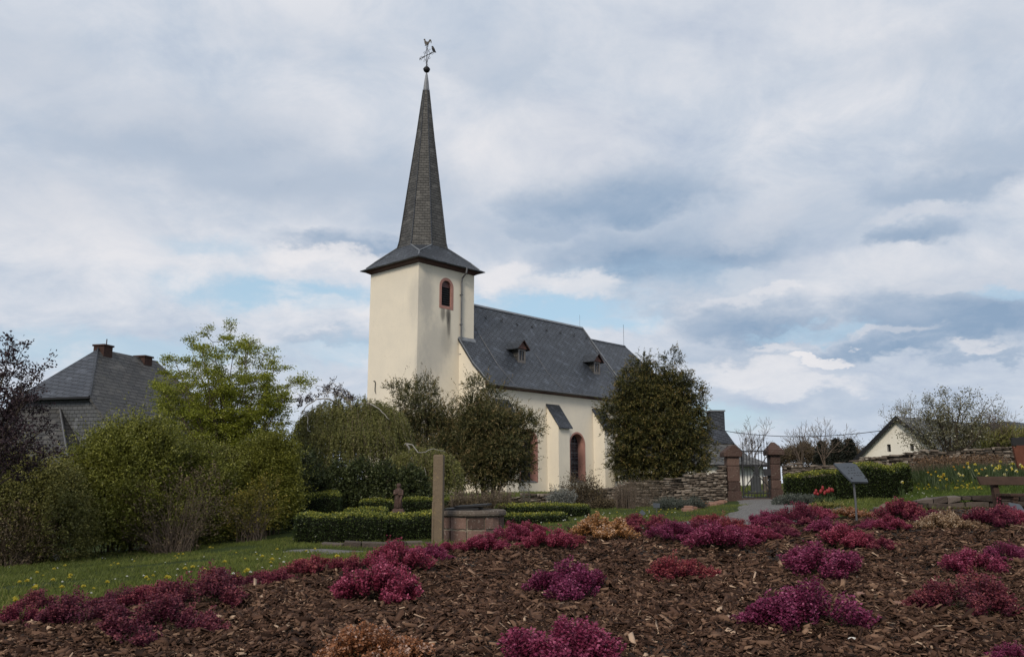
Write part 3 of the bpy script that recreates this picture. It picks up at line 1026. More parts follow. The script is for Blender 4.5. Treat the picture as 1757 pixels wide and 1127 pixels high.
def build_church():
    s = TS
    H = 16.17
    BW = (2.54, 1.30, 13.33, 15.52)          # belfry opening
    tw = B()
    arched_wall(tw, 0, s, -1.5, H, 0, [BW])
    tw.poly([(0, s, -1.5), (0, 0, -1.5), (0, 0, H), (0, s, H)])
    tw.poly([(s, 0, -1.5), (s, s, -1.5), (s, s, H), (s, 0, H)])
    tw.poly([(s, s, -1.5), (0, s, -1.5), (0, s, H), (s, s, H)])
    twr = tw.build('tower_wall', M['tower_plaster'], church)
    an = B()
    an.tube([(-.06, 4.27, 7.75), (-.06, 4.26, 8.35), (-.06, 4.30, 8.48), (-.06, 4.46, 8.50)], .028, 5)
    an.tube([(-.06, 4.30, 8.0), (-.06, 4.18, 7.62)], .022, 5)
    an.build('wall_anchor', M['black_iron'], twr)
    arched_window('belfry_window', *BW, 0, .20, .38, church, louvre=True)
    # tower eaves
    c = s / 2
    fb = B()
    o1, o2 = c + .12, c + .40
    za, zb, zc = H - .02, H + .27, H + .27
    for sx, sy in ((0, -1), (1, 0), (0, 1), (-1, 0)):
        t = np.array([-sy, sx])
        n = np.array([sx, sy])
        p = lambda k, r, z: (c + n[0] * r + t[0] * k * r, c + n[1] * r + t[1] * k * r, z)
        fb.poly([p(-1, c + .004, za), p(1, c + .004, za), p(1, o1 + .12, za + .13), p(-1, o1 + .12, za + .13)])
        fb.poly([p(-1, o1 + .12, za + .13), p(1, o1 + .12, za + .13), p(1, o2, zb), p(-1, o2, zb)])
    fb.build('tower_fascia', M['fascia'], church)
    # skirt roof: square eaves to octagon
    sk = B()
    R = c + .56
    z0, z1 = H + .26, 17.92
    w = 1.76
    a = w * math.tan(pi / 8)
    zq = 17.02
    rq = 2.44
    for q in range(4):
        m = Matrix.Rotation(q * pi / 2, 4, 'Z')
        def T(x, y, z):
            v = m @ Vector((x, y, 0))
            return (c + v.x, c + v.y, z)
        # face toward -y, bell-cast at the eaves
        e = .30
        sk.poly([T(-R, -R, z0), T(R, -R, z0), T(R - e, -R + e, z0 + .16), T(-R + e, -R + e, z0 + .16)])
        sk.poly([T(-R + e, -R + e, z0 + .16), T(R - e, -R + e, z0 + .16), T(rq, -rq, zq), T(a, -w, z1), T(-a, -w, z1), T(-rq, -rq, zq)])
        sk.poly([T(-rq, -rq, zq), T(-a, -w, z1), T(-w, -a, z1)])
        sk.poly([T(R, -R, z0), T(-R, -R, z0), T(-R, -R, z0 - .05), T(R, -R, z0 - .05)])
        sk.poly([T(-R, -R, z0 - .05), T(-R + .3, -R + .3, z0 - .05), T(R - .3, -R + .3, z0 - .05), T(R, -R, z0 - .05)])
    skirt = sk.build('skirt_roof', M['skirt_slate'], church)
    for q in range(4):
        fl = B()
        m = Matrix.Rotation(q * pi / 2, 4, 'Z')
        def T(x, y, z):
            v = m @ Vector((x, y, 0))
            return (c + v.x, c + v.y, z)
        fl.tube([T(-rq, -rq, zq + .02), T(-a, -w, z1 + .02)], .05, 5)
        fl.tube([T(-rq, -rq, zq + .02), T(-w, -a, z1 + .02)], .05, 5)
        fl.tube([T(-R + .3, -R + .3, z0 + .17), T(-rq, -rq, zq + .02)], .04, 5)
        fl.build('hip_flashing', M['lead'], skirt)
    # spire
    sp = B()
    ztop = 30.3
    rt = .22
    k8 = 1 / cos(pi / 8)
    lev = [(0, w), (.04, w * .93), (.35, w * .665), (.7, w * .36), (1, rt)]
    for (f0, r0), (f1, r1) in zip(lev[:-1], lev[1:]):
        for q in range(8):
            a0, a1 = pi / 8 + q * pi / 4, pi / 8 + (q + 1) * pi / 4
            za_, zb_ = z1 - .03 + (ztop - z1) * f0, z1 - .03 + (ztop - z1) * f1
            sp.poly([(c + r0 * k8 * cos(a0), c + r0 * k8 * sin(a0), za_), (c + r0 * k8 * cos(a1), c + r0 * k8 * sin(a1), za_),
                     (c + r1 * k8 * cos(a1), c + r1 * k8 * sin(a1), zb_), (c + r1 * k8 * cos(a0), c + r1 * k8 * sin(a0), zb_)])
    spire = sp.build('spire', M['spire_slate'], church)
    rd = B()
    for q in range(8):
        a0 = pi / 8 + q * pi / 4
        rd.tube([(c + (r0 + .012) * k8 * cos(a0), c + (r0 + .012) * k8 * sin(a0), z1 + (ztop - z1) * f0) for f0, r0 in lev], [.045, .045, .04, .03, .02], 5)
    rd.build('arris_slates', M['cap_slate'], spire)
    lc = B()
    lc.lathe([(.26, ztop - .1), (.235, ztop), (.16, ztop + .7), (.09, ztop + 1.2), (.05, ztop + 1.35)], 8, (c, c, 0))
    lc.build('lead_cap', M['lead'], spire)
    # weather vane
    vane = B()
    zb_ = 31.95
    vane.lathe([(.05, -.75), (.06, -.55), (.085, -.5), (.04, -.42), (.04, -.22)], 8, (c, c, zb_))
    vane.tube([(c, c, zb_ + .2), (c, c, 34.0)], [.04, .028], 6)
    v = vane.build('weather_vane', M['black_iron'], church)
    bl = B()
    R_ = .245
    bl.lathe([(R_ * sin(pi * k / 12) + .002, -R_ * cos(pi * k / 12) * .98) for k in range(13)], 18, (c, c, zb_))
    bl.lathe([(R_ + .004, -.025), (R_ + .02, -.012), (R_ + .02, .012), (R_ + .004, .025)], 18, (c, c, zb_ + .03))
    bl.build('ball', M['black_iron'], v, smooth=False)
    cr = B()
    zx = 33.1
    A = .80
    cr.tube([(c, c - A, zx), (c, c + A, zx)], .026, 6)
    for dy in (-1, 1):
        for dz in (-1, 1):
            # scrolled braces between arm and post
            pts = [(c, c + dy * (.08 + .42 * t_), zx + dz * (.50 - .42 * t_ - .22 * sin(pi * t_))) for t_ in np.linspace(0, 1, 8)]
            cr.tube(pts, .017, 5)
            pts = [(c, c + dy * (.30 + .09 * cos(t_)), zx + dz * (.30 + .09 * sin(t_))) for t_ in np.linspace(0, 5, 9)]
            cr.tube(pts, .015, 4)
        # trefoil ends
        for dz in (-1, 1):
            pts = [(c, c + dy * (A - .16 + .08 * cos(t_)), zx + dz * (.08 + .07 * sin(t_))) for t_ in np.linspace(-1.5, 3.2, 7)]
            cr.tube(pts, .016, 4)
            pts = [(c, c + dy * (.07 + .06 * cos(t_)), zx + dz * .62 + .07 * sin(t_)) for t_ in np.linspace(0, 5, 8)]
            cr.tube(pts, .016, 4)
            pts = [(c, c + dy * (.10 + .06 * cos(t_)), zx + dz * .86 + .07 * sin(t_)) for t_ in np.linspace(1, 6, 8)]
            cr.tube(pts, .016, 4)
        cr.tube([(c, c + dy * (A + .02), zx - .10), (c, c + dy * (A + .02), zx + .10)], .02, 5)
    cr.build('cross', M['black_iron'], v)
    ro = B()
    out = [(-.30, .47), (-.24, .53), (-.17, .50), (-.15, .40), (-.10, .30), (.02, .24), (.12, .30), (.16, .42), (.24, .48), (.33, .43), (.38, .28), (.37, .12), (.34, .10), (.33, .24),
           (.28, .34), (.26, .18), (.23, .16), (.21, .30), (.17, .14), (.12, .03), (.10, -.06), (.12, -.12), (.06, -.11), (.05, -.02), (-.02, -.04), (-.10, -.02), (-.12, -.10), (-.20, -.12), (-.17, -.07), (-.17, .02), (-.23, .12), (-.25, .28), (-.24, .38), (-.31, .42)]
    th = -(pi / 2 - CH_YAW)
    ux = np.array([cos(th), sin(th)]) * .88
    ny = np.array([-sin(th), cos(th)]) * .05
    ro.prism([(c + ux[0] * x - ny[0] / 2, c + ux[1] * x - ny[1] / 2, 33.98 + z * .86) for x, z in out], (ny[0], ny[1], 0))
    ro.build('rooster', M['gold_iron'], v)
    # downpipe on the tower's south face
    dp = B()
    dp.tube([(3.95, -.56, 16.42), (3.92, -.52, 16.05), (3.88, -.18, 15.72), (3.87, -.12, 15.4), (3.87, -.12, 4), (3.87, -.12, -1)], .062, 8)
    for z in (14.5, 12.4, 10.3, 8.2):
        dp.box(3.79, 3.95, -.20, 0, z, z + .05)
    dp.build('downpipe', M['zinc'], church, smooth=False)

    # nave: walls
    XE = 20.85
    X0 = 3.80
    WY = -2.67
    ZE = 8.13
    ops = [(8.0, 1.88, 1.62, 5.30), (13.37, 1.88, 1.62, 5.30), (18.73, 1.88, 1.62, 5.30)]
    nw = B()
    arched_wall(nw, X0, XE, -1.5, 8.02, WY, ops)
    prof = [(-3.03, ZE), (-1.45, 9.61), (0, 11.46), (c, 14.80)]
    prof = prof + [(s - y, z) for y, z in prof[-2::-1]]
    def zroof(y):
        return float(np.interp(y, [p[0] for p in prof], [p[1] for p in prof]))
    for (ya, yb) in ((WY, -.001), (s + .001, s - WY)):
        ys = np.linspace(ya, yb, 6)
        nw.poly([(X0, ya, -1.5)] + [(X0, y, zroof(y) - .16) for y in ys] + [(X0, yb, -1.5)])
    ys = np.linspace(WY, s - WY, 17)
    nw.poly([(XE, s - WY, -1.5)] + [(XE, y, zroof(y) - .16) for y in ys[::-1]] + [(XE, WY, -1.5)])
    nw.poly([(XE, s - WY, -1.5), (X0, s - WY, -1.5), (X0, s - WY, 8.02), (XE, s - WY, 8.02)])
    nw.build('nave_wall', M['church_plaster'], church)
    arched_window('window', ops[0][0], ops[0][1], ops[0][2], ops[0][3], WY, .13, .62, church)
    arched_window('window', ops[1][0], ops[1][1], ops[1][2], ops[1][3], WY, .13, .62, church)
    arched_window('window', ops[2][0], ops[2][1], ops[2][2], ops[2][3], WY, .13, .62, church)
    # nave roof slab
    nr = B()
    xa, xb = X0 - .14, XE + .10
    up = prof
    for (y0, za_), (y1, zb2) in zip(up[:-1], up[1:]):
        nr.poly([(xa, y0, za_), (xb, y0, za_), (xb, y1, zb2), (xa, y1, zb2)])
        nr.poly([(xb, y0, za_ - .14), (xa, y0, za_ - .14), (xa, y1, zb2 - .14), (xb, y1, zb2 - .14)])
        for x in (xa, xb):
            nr.poly([(x, y0, za_ - .14), (x, y0, za_), (x, y1, zb2), (x, y1, zb2 - .14)][::(1 if x == xb else -1)])
    for (y0, za_) in (up[0], up[-1]):
        nr.poly([(xa, y0, za_ - .14), (xb, y0, za_ - .14), (xb, y0, za_), (xa, y0, za_)])
    nroof = nr.build('nave_roof', M['nave_slate'], church)
    rg = B()
    rg.prism([(s - .1, c - .14, 14.70), (s - .1, c, 14.88), (s - .1, c + .14, 14.70)], (xb - s + .1, 0, 0))
    for y0, z0_, y1, z1_ in ((-3.0, 8.18, -1.45, 9.64), (-1.45, 9.64, 0, 11.49)):
        rg.tube([(xa + .05, y0, z0_), (xa + .05, y1, z1_)], .045, 5)
    rg.prism([(3.75, -.16, 11.27), (3.75, -.16, 11.34), (3.75, .02, 11.60), (3.75, .02, 11.5)], (s - 3.75 + .1, 0, 0))
    for y0, z0_, y1, z1_ in ((-1.45, 9.64, 0, 11.49), (0, 11.49, c, 14.84)):
        rg.tube([(xb - .06, y0, z0_), (xb - .06, y1, z1_)], .05, 5)
    rg.build('ridge_flashing', M['lead'], nroof)
    for xx0, xx1 in ((6.2, 6.2), (XE - .35, XE - .35)):
        pts = [(xx0 + .4 * 0, 1.6, 13.52), (xx0, 0, 11.50), (xx0, -1.45, 9.66), (xx0, -3.0, 8.19)]
        wi = B()
        wi.tube(pts, .013, 4)
        wi.build('lightning_conductor', M['zinc'], nroof)
    wi = B()
    wi.tube([(11.5, -.2, 11.25), (11.5, -1.45, 9.66), (11.5, -3.0, 8.19)], .010, 4)
    wi.build('lightning_conductor', M['zinc'], nroof)
    for i in range(9):
        hk = B()
        x = 6.4 + i * 1.75
        hk.tube([(x, c - .75, 14.80 - .75 * 1.286), (x, c - .95, 14.88 - .95 * 1.286), (x, c - .9, 14.98 - .85 * 1.286)], .03, 5)
        hk.build('roof_hook', M['black_iron'], nroof)
    tw2 = B()
    tw2.tube([(XE - .3, c, 14.8), (XE - .3, c, 15.9)], .012, 4)
    tw2.build('lightning_rod', M['zinc'], nroof)
    # eaves: red fascia, soffit, gutter, downpipe
    ev = B()
    ev.hexa([(X0 - .1, WY - .004, 7.84), (XE + .05, WY - .004, 7.84), (XE + .05, WY + .02, 8.2), (X0 - .1, WY + .02, 8.2),
             (X0 - .1, WY - .28, 8.06), (XE + .05, WY - .28, 8.06), (XE + .05, WY - .05, 8.25), (X0 - .1, WY - .05, 8.25)])
    ev.build('eaves_cornice', M['fascia'], church)
    gt = B()
    gt.tube([(X0 - .12, -3.07, 8.03), (XE, -3.07, 8.03)], .07, 7)
    gt.tube([(X0 + .02, -3.0, 8.0), (X0 + .05, -2.78, 7.72), (X0 + .06, -2.76, 2), (X0 + .06, -2.76, -1)], .05, 7)
    gt.build('gutter', M['zinc'], church)

    # choir: lower and a little narrower
    cw = B()
    CY = WY + .35
    X1 = 29.5
    cw.poly([(XE, CY, -1.5), (X1, CY, -1.5), (X1, CY, 8.1), (XE, CY, 8.1)])
    cw.poly([(X1, CY, -1.5), (X1, s - CY, -1.5), (X1, s - CY, 8.1), (X1, CY, 8.1)])
    cw.poly([(X1, s - CY, -1.5), (XE, s - CY, -1.5), (XE, s - CY, 8.1), (X1, s - CY, 8.1)])
    cw.build('choir_wall', M['church_plaster'], church)
    cf = B()
    zr = 13.92
    yo = CY - .36
    hx = 27.2
    cf.poly([(XE - .2, yo, 8.0), (X1 + .35, yo, 8.0), (hx, c, zr), (XE - .2, c, zr)])
    cf.poly([(X1 + .35, yo, 8.0), (X1 + .35, s - yo, 8.0), (hx, c, zr)])
    cf.poly([(X1 + .35, s - yo, 8.0), (XE - .2, s - yo, 8.0), (XE - .2, c, zr), (hx, c, zr)])
    cf.poly([(XE - .2, yo, 7.98), (XE - .2, s - yo, 7.98), (X1 + .35, s - yo, 7.98), (X1 + .35, yo, 7.98)])
    cf.prism([(XE + .1, c - .12, zr - .1), (XE + .1, c, zr + .07), (XE + .1, c + .12, zr - .1)], (hx - XE - .1, 0, 0))
    cf.tube([(hx - .2, c, zr), (hx - .2, c, zr + 2.0)], .018, 4)
    cf.build('choir_roof', M['nave_slate'], church)

    # buttresses
    for xb0 in (4.62, 9.98, 15.34, 20.0):
        bt = B()
        w_ = 1.22
        yf = -3.72
        P = [(xb0, WY, -1.5), (xb0, yf, -1.5), (xb0, yf, 5.62), (xb0, WY, 7.02)]
        bt.prism(P[::-1], (w_, 0, 0))
        bo = bt.build('buttress', M['church_plaster'], church)
        cp = B()
        o = .14
        dz = (7.02 - 5.62) / (WY - yf)
        q = lambda y, up_: 7.02 + (y - WY) * dz + up_
        Y0, Y1 = WY - .002, yf - .20
        cp.hexa([(xb0 - o, Y1, q(Y1, .02)), (xb0 + w_ + o, Y1, q(Y1, .02)), (xb0 + w_ + o, Y0, q(Y0, .02)), (xb0 - o, Y0, q(Y0, .02)),
                 (xb0 - o, Y1, q(Y1, .10)), (xb0 + w_ + o, Y1, q(Y1, .10)), (xb0 + w_ + o, Y0, q(Y0, .14)), (xb0 - o, Y0, q(Y0, .14))])
        cp.build('slate_cap', M['cap_slate'], bo)

    # dormers
    for xd in (9.15, 18.15):
        yf = -.98
        zf = 11.46 + 1.276 * yf
        hw = .40
        wallh = .98
        d = B()
        zt = zf + wallh
        yb = yf + wallh / 1.276 + .1
        for x in (xd - hw, xd + hw):
            d.poly([(x, yf, zf - .05), (x, yf, zt), (x, yb, zt), (x, yb, 11.46 + 1.276 * yb - .05)][::(1 if x < xd else -1)])
        dm = d.build('dormer', M['spire_slate'], church)
        fr = B()
        fr.box(xd - hw, xd - hw + .13, yf - .03, yf + .05, zf - .05, zt)
        fr.box(xd + hw - .13, xd + hw, yf - .03, yf + .05, zf - .05, zt)
        fr.box(xd - hw + .13, xd + hw - .13, yf - .028, yf + .05, zf - .05, zf + .16)
        fr.box(xd - hw + .13, xd + hw - .13, yf - .028, yf + .05, zt - .12, zt)
        fr.box(xd - .025, xd + .025, yf - .015, yf + .05, zf + .16, zt - .12)
        fr.build('window_frame', M['dormer_grey'], dm)
        g = B()
        g.poly([(xd - hw + .1, yf + .04, zf + .1), (xd + hw - .1, yf + .04, zf + .1), (xd + hw - .1, yf + .04, zt - .1), (xd - hw + .1, yf + .04, zt - .1)])
        g.build('glass', M['glass'], dm)
        # gabled little roof with overhang
        ro = B()
        ow = hw + .28
        zr_ = zt + .62
        ya = yf - .26
        for sx in (-1, 1):
            ze = zt - .06
            ybk = (ze - 11.46) / 1.276 + .08
            yrk = (zr_ - 11.46) / 1.276 + .08
            A_, B_, C_, D_ = (xd + sx * ow, ya, ze), (xd, ya, zr_), (xd, yrk, zr_), (xd + sx * ow * 1.25, ybk, ze)
            pts = [A_, B_, C_, D_]
            ro.prism(pts if sx > 0 else pts[::-1], (0, 0, .07))
        ro.build('dormer_roof', M['skirt_slate'], dm)
        gb = B()
        gb.prism([(xd - hw - .1, yf - .10, zt + .02), (xd + hw + .1, yf - .10, zt + .02), (xd, yf - .10, zr_ - .05)], (0, .08, 0))
        gb.tube([(xd - ow + .02, ya + .03, zt - .03), (xd, ya + .03, zr_ + .03), (xd + ow - .02, ya + .03, zt - .03)], .035, 5)
        gb.build('gable_board', M['dormer_wood'], dm)


build_church()

# black crow on the right arm of the cross
def build_bird():
    c = TS / 2
    m = Matrix.Translation(CH_LOC) @ Matrix.Rotation(pi / 2 - CH_YAW, 4, 'Z')
    p = m @ Vector((c, c - .66, 33.125))
    b = B()
    L = [(-.02, .46, .02), (.02, .42, .05), (.035, .36, .085), (.05, .27, .11), (.10, .17, .115), (.16, .08, .085), (.22, .0, .05), (.28, -.06, .035)]
    i0 = len(b.v)
    n = 10
    pts = np.array([(x - .05, 0, z + .02) for x, z, r in L])
    b.tube(pts, [r * .95 for x, z, r in L], n)
    b.tube([(-.06, 0, .45), (-.14, 0, .435)], [.028, .006], 6)
    b.tube([(.03, .03, .12), (.02, .03, -.01)], .012, 4)
    b.tube([(.05, -.03, .12), (.04, -.03, -.01)], .012, 4)
    o = b.build('bird', M['black_iron'], None, p, 0, smooth=True)
    tag(o, 'black crow perched on the raised arm of the spire cross', 'bird')


build_bird()

# ------------------------------------------------------------------ houses
def hip_strip(b, p0, p1, r=.05):
    b.tube([p0, p1], r, 5)


def build_left_house():
    yaw = radians(14.6)
    L = at(88, 682, 45)                       # middle of the half-hip eave
    base = -1.2
    h = thing('slate_house', 'large house with a half-hipped dark slate roof behind the shrubs', 'house', (L[0], L[1], base), -yaw)
    # local: x right, y along the ridge (away), z up from base
    e = L[2] - base                            # half-hip eave height
    hw = 2.42
    rise = 3.12
    ry = 3.1
    k = rise / hw
    LEN = 8.2 + 3.1
    eb = 2.6                                   # main eave height
    hwb = hw + (e - eb) / (k * .86)
    zr = e + rise
    w = B()
    wb = hwb - .35
    w.poly([(-wb, .25, -1), (wb, .25, -1), (wb, .25, eb + .2), (hw - .2, .25, e - .05), (-hw + .2, .25, e - .05), (-wb, .25, eb + .2)])
    w.poly([(wb, .25, -1), (wb, LEN - .3, -1), (wb, LEN - .3, eb + .2), (wb, .25, eb + .2)])
    w.poly([(-wb, LEN - .3, -1), (-wb, .25, -1), (-wb, .25, eb + .2), (-wb, LEN - .3, eb + .2)])
    w.poly([(wb, LEN - .3, -1), (-wb, LEN - .3, -1), (-wb, LEN - .3, eb), (-hw + .2, LEN - .3, e - .05), (hw - .2, LEN - .3, e - .05), (wb, LEN - .3, eb)])
    w.build('gable_wall', M['hung_slate'], h)
    r = B()
    for s in (1, -1):
        P = [(s * hwb, -.1, eb), (s * hwb, LEN, eb), (s * hw, LEN, e), (0, LEN - ry, zr), (0, ry, zr), (s * hw, -.02, e)]
        r.poly(P if s > 0 else P[::-1], 0)
        r.poly([(s * hwb, -.1, eb), (s * hw, -.02, e), (s * hw, -.02, e - .18), (s * hwb, -.1, eb - .18)][::s], 0)
    r.poly([(-hw, -.02, e), (hw, -.02, e), (0, ry, zr)], 1)
    r.poly([(hw, LEN, e), (-hw, LEN, e), (0, LEN - ry, zr)], 1)
    r.poly([(-hw, -.02, e - .12), (hw, -.02, e - .12), (hw, -.02, e), (-hw, -.02, e)], 1)
    rf = r.build('roof', [M['old_house_slate'], M['house_slate']], h)
    t_ = B()
    t_.tube([(hw, -.02, e + .02), (0, ry, zr + .02)], .05, 5)
    t_.build('hip_edge', M['cap_slate'], rf)
    t_ = B()
    t_.box(-hw, hw + .05, -.16, -.03, e - .12, e - .01)
    t_.build('gutter', M['black_iron'], rf)
    for (cy, cw, ch, nm) in ((ry + .40, .36, .16, 1), (ry + 3.9, .38, .02, 2)):
        c = B()
        c.box(-cw, cw, cy - .35, cy + .35, zr - .5, zr + ch)
        c.box(-cw - .06, cw + .06, cy - .41, cy + .41, zr + ch, zr + ch + .10)
        if nm == 1:
            c.tube([(.2, cy, zr + ch), (.2, cy, zr + ch + .45)], .03, 5)
        c.build('chimney', M['brick'], rf)
    # lower hipped extension in front
    x = B()
    zt, zb = e - .62, 1.6
    x.poly([(-7.5, -2.6, zb), (4.5, -2.6, zb), (.45, .2, zt), (-5, .2, zt)])
    x.poly([(4.5, -2.6, zb), (4.5, .24, zb), (.45, .24, zt), (.45, .2, zt)])
    lo = x.build('lower_roof', M['old_house_slate'], h)
    t_ = B()
    t_.tube([(.45, .2, zt + .02), (4.5, -2.6, zb + .02)], .05, 5)
    t_.tube([(-5, .2, zt + .03), (.45, .2, zt + .03)], .06, 5)
    t_.build('hip_edge', M['zinc'], lo)
    x = B()
    x.box(-7, 3.3, -2.3, .2, -1, zb + .1)
    x.build('wall', M['white_render'], h)


def build_mid_house():
    Y = 58.0
    L = at(1232, 797, Y)
    base = .4
    h = thing('white_cottage', 'white cottage with hipped slate roof and chimney behind the gate', 'house', (L[0], L[1], base), radians(4))
    S = Y / FPX
    e = L[2] - base
    x0, x1 = -6.0, 92 * S
    d = 7.0
    w = B()
    w.box(x0 + .4, x1 - .4, .4, d - .4, -1, e)
    w.build('wall', M['pale_render'], h)
    # annex wall stepping forward at left (corner seen by the pillar)
    w = B()
    w.box(x0 + .6, -.15, -.1, .38, -1, e - .1)
    w.build('wall', M['white_render'], h)
    zr = e + 58 * S + .2
    r = B()
    rx = 1.4
    ex = .35
    r.poly([(x0, -ex, e), (x1, -ex, e), (x1 - 1.25, .85, e + .62), (rx, d / 2, zr), (x0 + 3, d / 2, zr)])
    r.poly([(x1, -ex, e), (x1, d, e), (x1 - 1.25, d - .85, e + .62), (x1 - 1.25, .85, e + .62)])
    r.poly([(x1 - 1.25, .85, e + .62), (x1 - 1.25, d - .85, e + .62), (rx, d / 2, zr)])
    r.poly([(x1, d, e), (x0, d, e), (x0 + 3, d / 2, zr), (rx, d / 2, zr), (x1 - 1.25, d - .85, e + .62)])
    r.poly([(x0, d, e), (x0, -ex, e), (x0 + 3, d / 2, zr)])
    r.poly([(x0, -ex, e - .02), (x0, d, e - .02), (x1, d, e - .02), (x1, -ex, e - .02)])
    rf = r.build('roof', M['barn_slate'], h)
    g = B()
    g.box(x0, x1 + .05, -ex - .13, -ex - .005, e - .12, e + .01)
    g.box(x1 + .003, x1 + .12, -ex, d, e - .12, e + .01)
    g.build('gutter', M['black_iron'], rf)
    c = B()
    cX = .95
    c.box(cX - .50, cX + .50, d / 2 - .9, d / 2 + .1, zr - 1.6, zr + 1.30)
    c.hexa([(cX - .9, d / 2 - 1.5, zr - 1.0), (cX + .95, d / 2 - 1.5, zr - 1.0), (cX + .95, d / 2 + .1, zr - 1.0), (cX - .9, d / 2 + .1, zr - 1.0),
            (cX - .505, d / 2 - .92, zr - .05), (cX + .505, d / 2 - .92, zr - .05), (cX + .505, d / 2 + .1, zr - .05), (cX - .505, d / 2 + .1, zr - .05)])
    ch = c.build('chimney', M['cap_slate'], rf)
    c = B()
    c.box(cX - .56, cX + .56, d / 2 - .96, d / 2 + .16, zr + 1.30, zr + 1.40)
    c.build('chimney_cap', M['lead'], rf)
    t_ = B()
    t_.tube([(.42, d / 2, zr), (.42, d / 2, zr + 2.6)], .03, 4)
    t_.build('aerial', M['zinc'], rf)
    return h


def build_barn():
    Y = 48.0
    L = at(1547, 790, Y)
    base = .8
    h = thing('gabled_house', 'white gabled house with two slit windows and a dark roof edge', 'house', (L[0], L[1], base), radians(-52))
    z = lambda v, y=Y: (828 - v) * y / FPX + 1.6 - base
    zr = z(716)
    xl, xr = -2.75, 3.6
    sl = .86
    LEN = 10.0
    zt, zb = z(763), z(775.5)
    sw = .11
    xs = sorted([xl + .25, -.68 - sw, -.68 + sw, 0, .65 - sw, .65 + sw, xr - .2])
    top = lambda x: zr - .14 - abs(x) * sl
    w = B()
    for a, b_ in zip(xs[:-1], xs[1:]):
        if abs((a + b_) / 2 + .68) < .02 or abs((a + b_) / 2 - .65) < .02:
            w.poly([(a, 0, -1.5), (b_, 0, -1.5), (b_, 0, zb), (a, 0, zb)])
            w.poly([(a, 0, zt), (b_, 0, zt), (b_, 0, top(b_)), (a, 0, top(a))])
        else:
            w.poly([(a, 0, -1.5), (b_, 0, -1.5), (b_, 0, top(b_)), (a, 0, top(a))])
    w.poly([(xl + .25, LEN - .3, -1.5), (xl + .25, 0, -1.5), (xl + .25, 0, top(xl + .25)), (xl + .25, LEN - .3, top(xl + .25))])
    w.poly([(xr - .2, 0, -1.5), (xr - .2, LEN - .3, -1.5), (xr - .2, LEN - .3, top(xr - .2)), (xr - .2, 0, top(xr - .2))])
    w.build('gable_wall', M['white_render'], h)
    for x in (-.68, .65):
        s = B()
        s.poly([(x - sw, .14, zb), (x + sw, .14, zb), (x + sw, .14, zt), (x - sw, .14, zt)], 0)
        s.poly([(x + sw, 0, zb), (x + sw, 0, zt), (x + sw, .14, zt), (x + sw, .14, zb)], 1)
        s.poly([(x - sw, 0, zt), (x - sw, 0, zb), (x - sw, .14, zb), (x - sw, .14, zt)], 1)
        s.poly([(x - sw, 0, zb), (x + sw, 0, zb), (x + sw, .14, zb), (x - sw, .14, zb)], 1)
        s.build('slit_window', [M['dark_void'], M['pale_edge']], h)
    r = B()
    o = .25
    for s, xe in ((-1, xl), (1, xr)):
        ze = zr - sl * abs(xe)
        P = [(0, -o, zr), (0, LEN, zr), (xe, LEN, ze), (xe, -o, ze)]
        P = P if s < 0 else P[::-1]
        r.prism([(a, b_, c - .13) for a, b_, c in P], (0, 0, .13))
    rf = r.build('roof', M['barn_slate'], h)
    v = B()
    for s, xe in ((-1, xl), (1, xr)):
        ze = zr - sl * abs(xe)
        v.hexa([(0, -o - .06, zr - .24), (xe, -o - .06, ze - .24), (xe, -o - .002, ze - .24), (0, -o - .002, zr - .24),
                (0, -o - .06, zr + .02), (xe, -o - .06, ze + .02), (xe, -o - .002, ze + .02), (0, -o - .002, zr + .02)])
    v.build('verge_board', M['black_iron'], rf)
    d = B()
    d.box(.3, 2.8, LEN - 2.4, LEN - .2, zr - 3.4, zr - .12)
    d.build('dormer_block', M['hung_slate'], h)
    l = B()
    l.prism([(xl - 1.0, 2.2, .9), (xl - 1.0, 2.2, 1.55), (xl + 1.2, 2.2, 2.75), (xl + 1.2, 2.2, .9)][::-1], (0, 5, 0))
    l.build('lean_to', M['house_slate'], h)


build_left_house()
MID = build_mid_house()
build_barn()

# overhead cable, two spans
def cable(name, P, Q, sag, label):
    b = B()
    L = np.asarray(P)
    pts = [np.asarray(P) * (1 - t) + np.asarray(Q) * t - np.array([0, 0, sag * 4 * t * (1 - t)]) for t in np.linspace(0, 1, 24)]
    b.tube([p - L for p in pts], .022, 5)
    tag(b.build(name, M['black_iron'], None, tuple(L)), label, 'cable', 'overhead cables')


cable('overhead_cable', at(1243, 739, 60.2), at(1530, 736, 50.5), .42, 'thin black overhead cable between the chimney and the white gable')
cable('overhead_cable', at(1676, 727, 52), at(1800, 735, 48), .12, 'thin black overhead cable running off behind the blossoming tree')


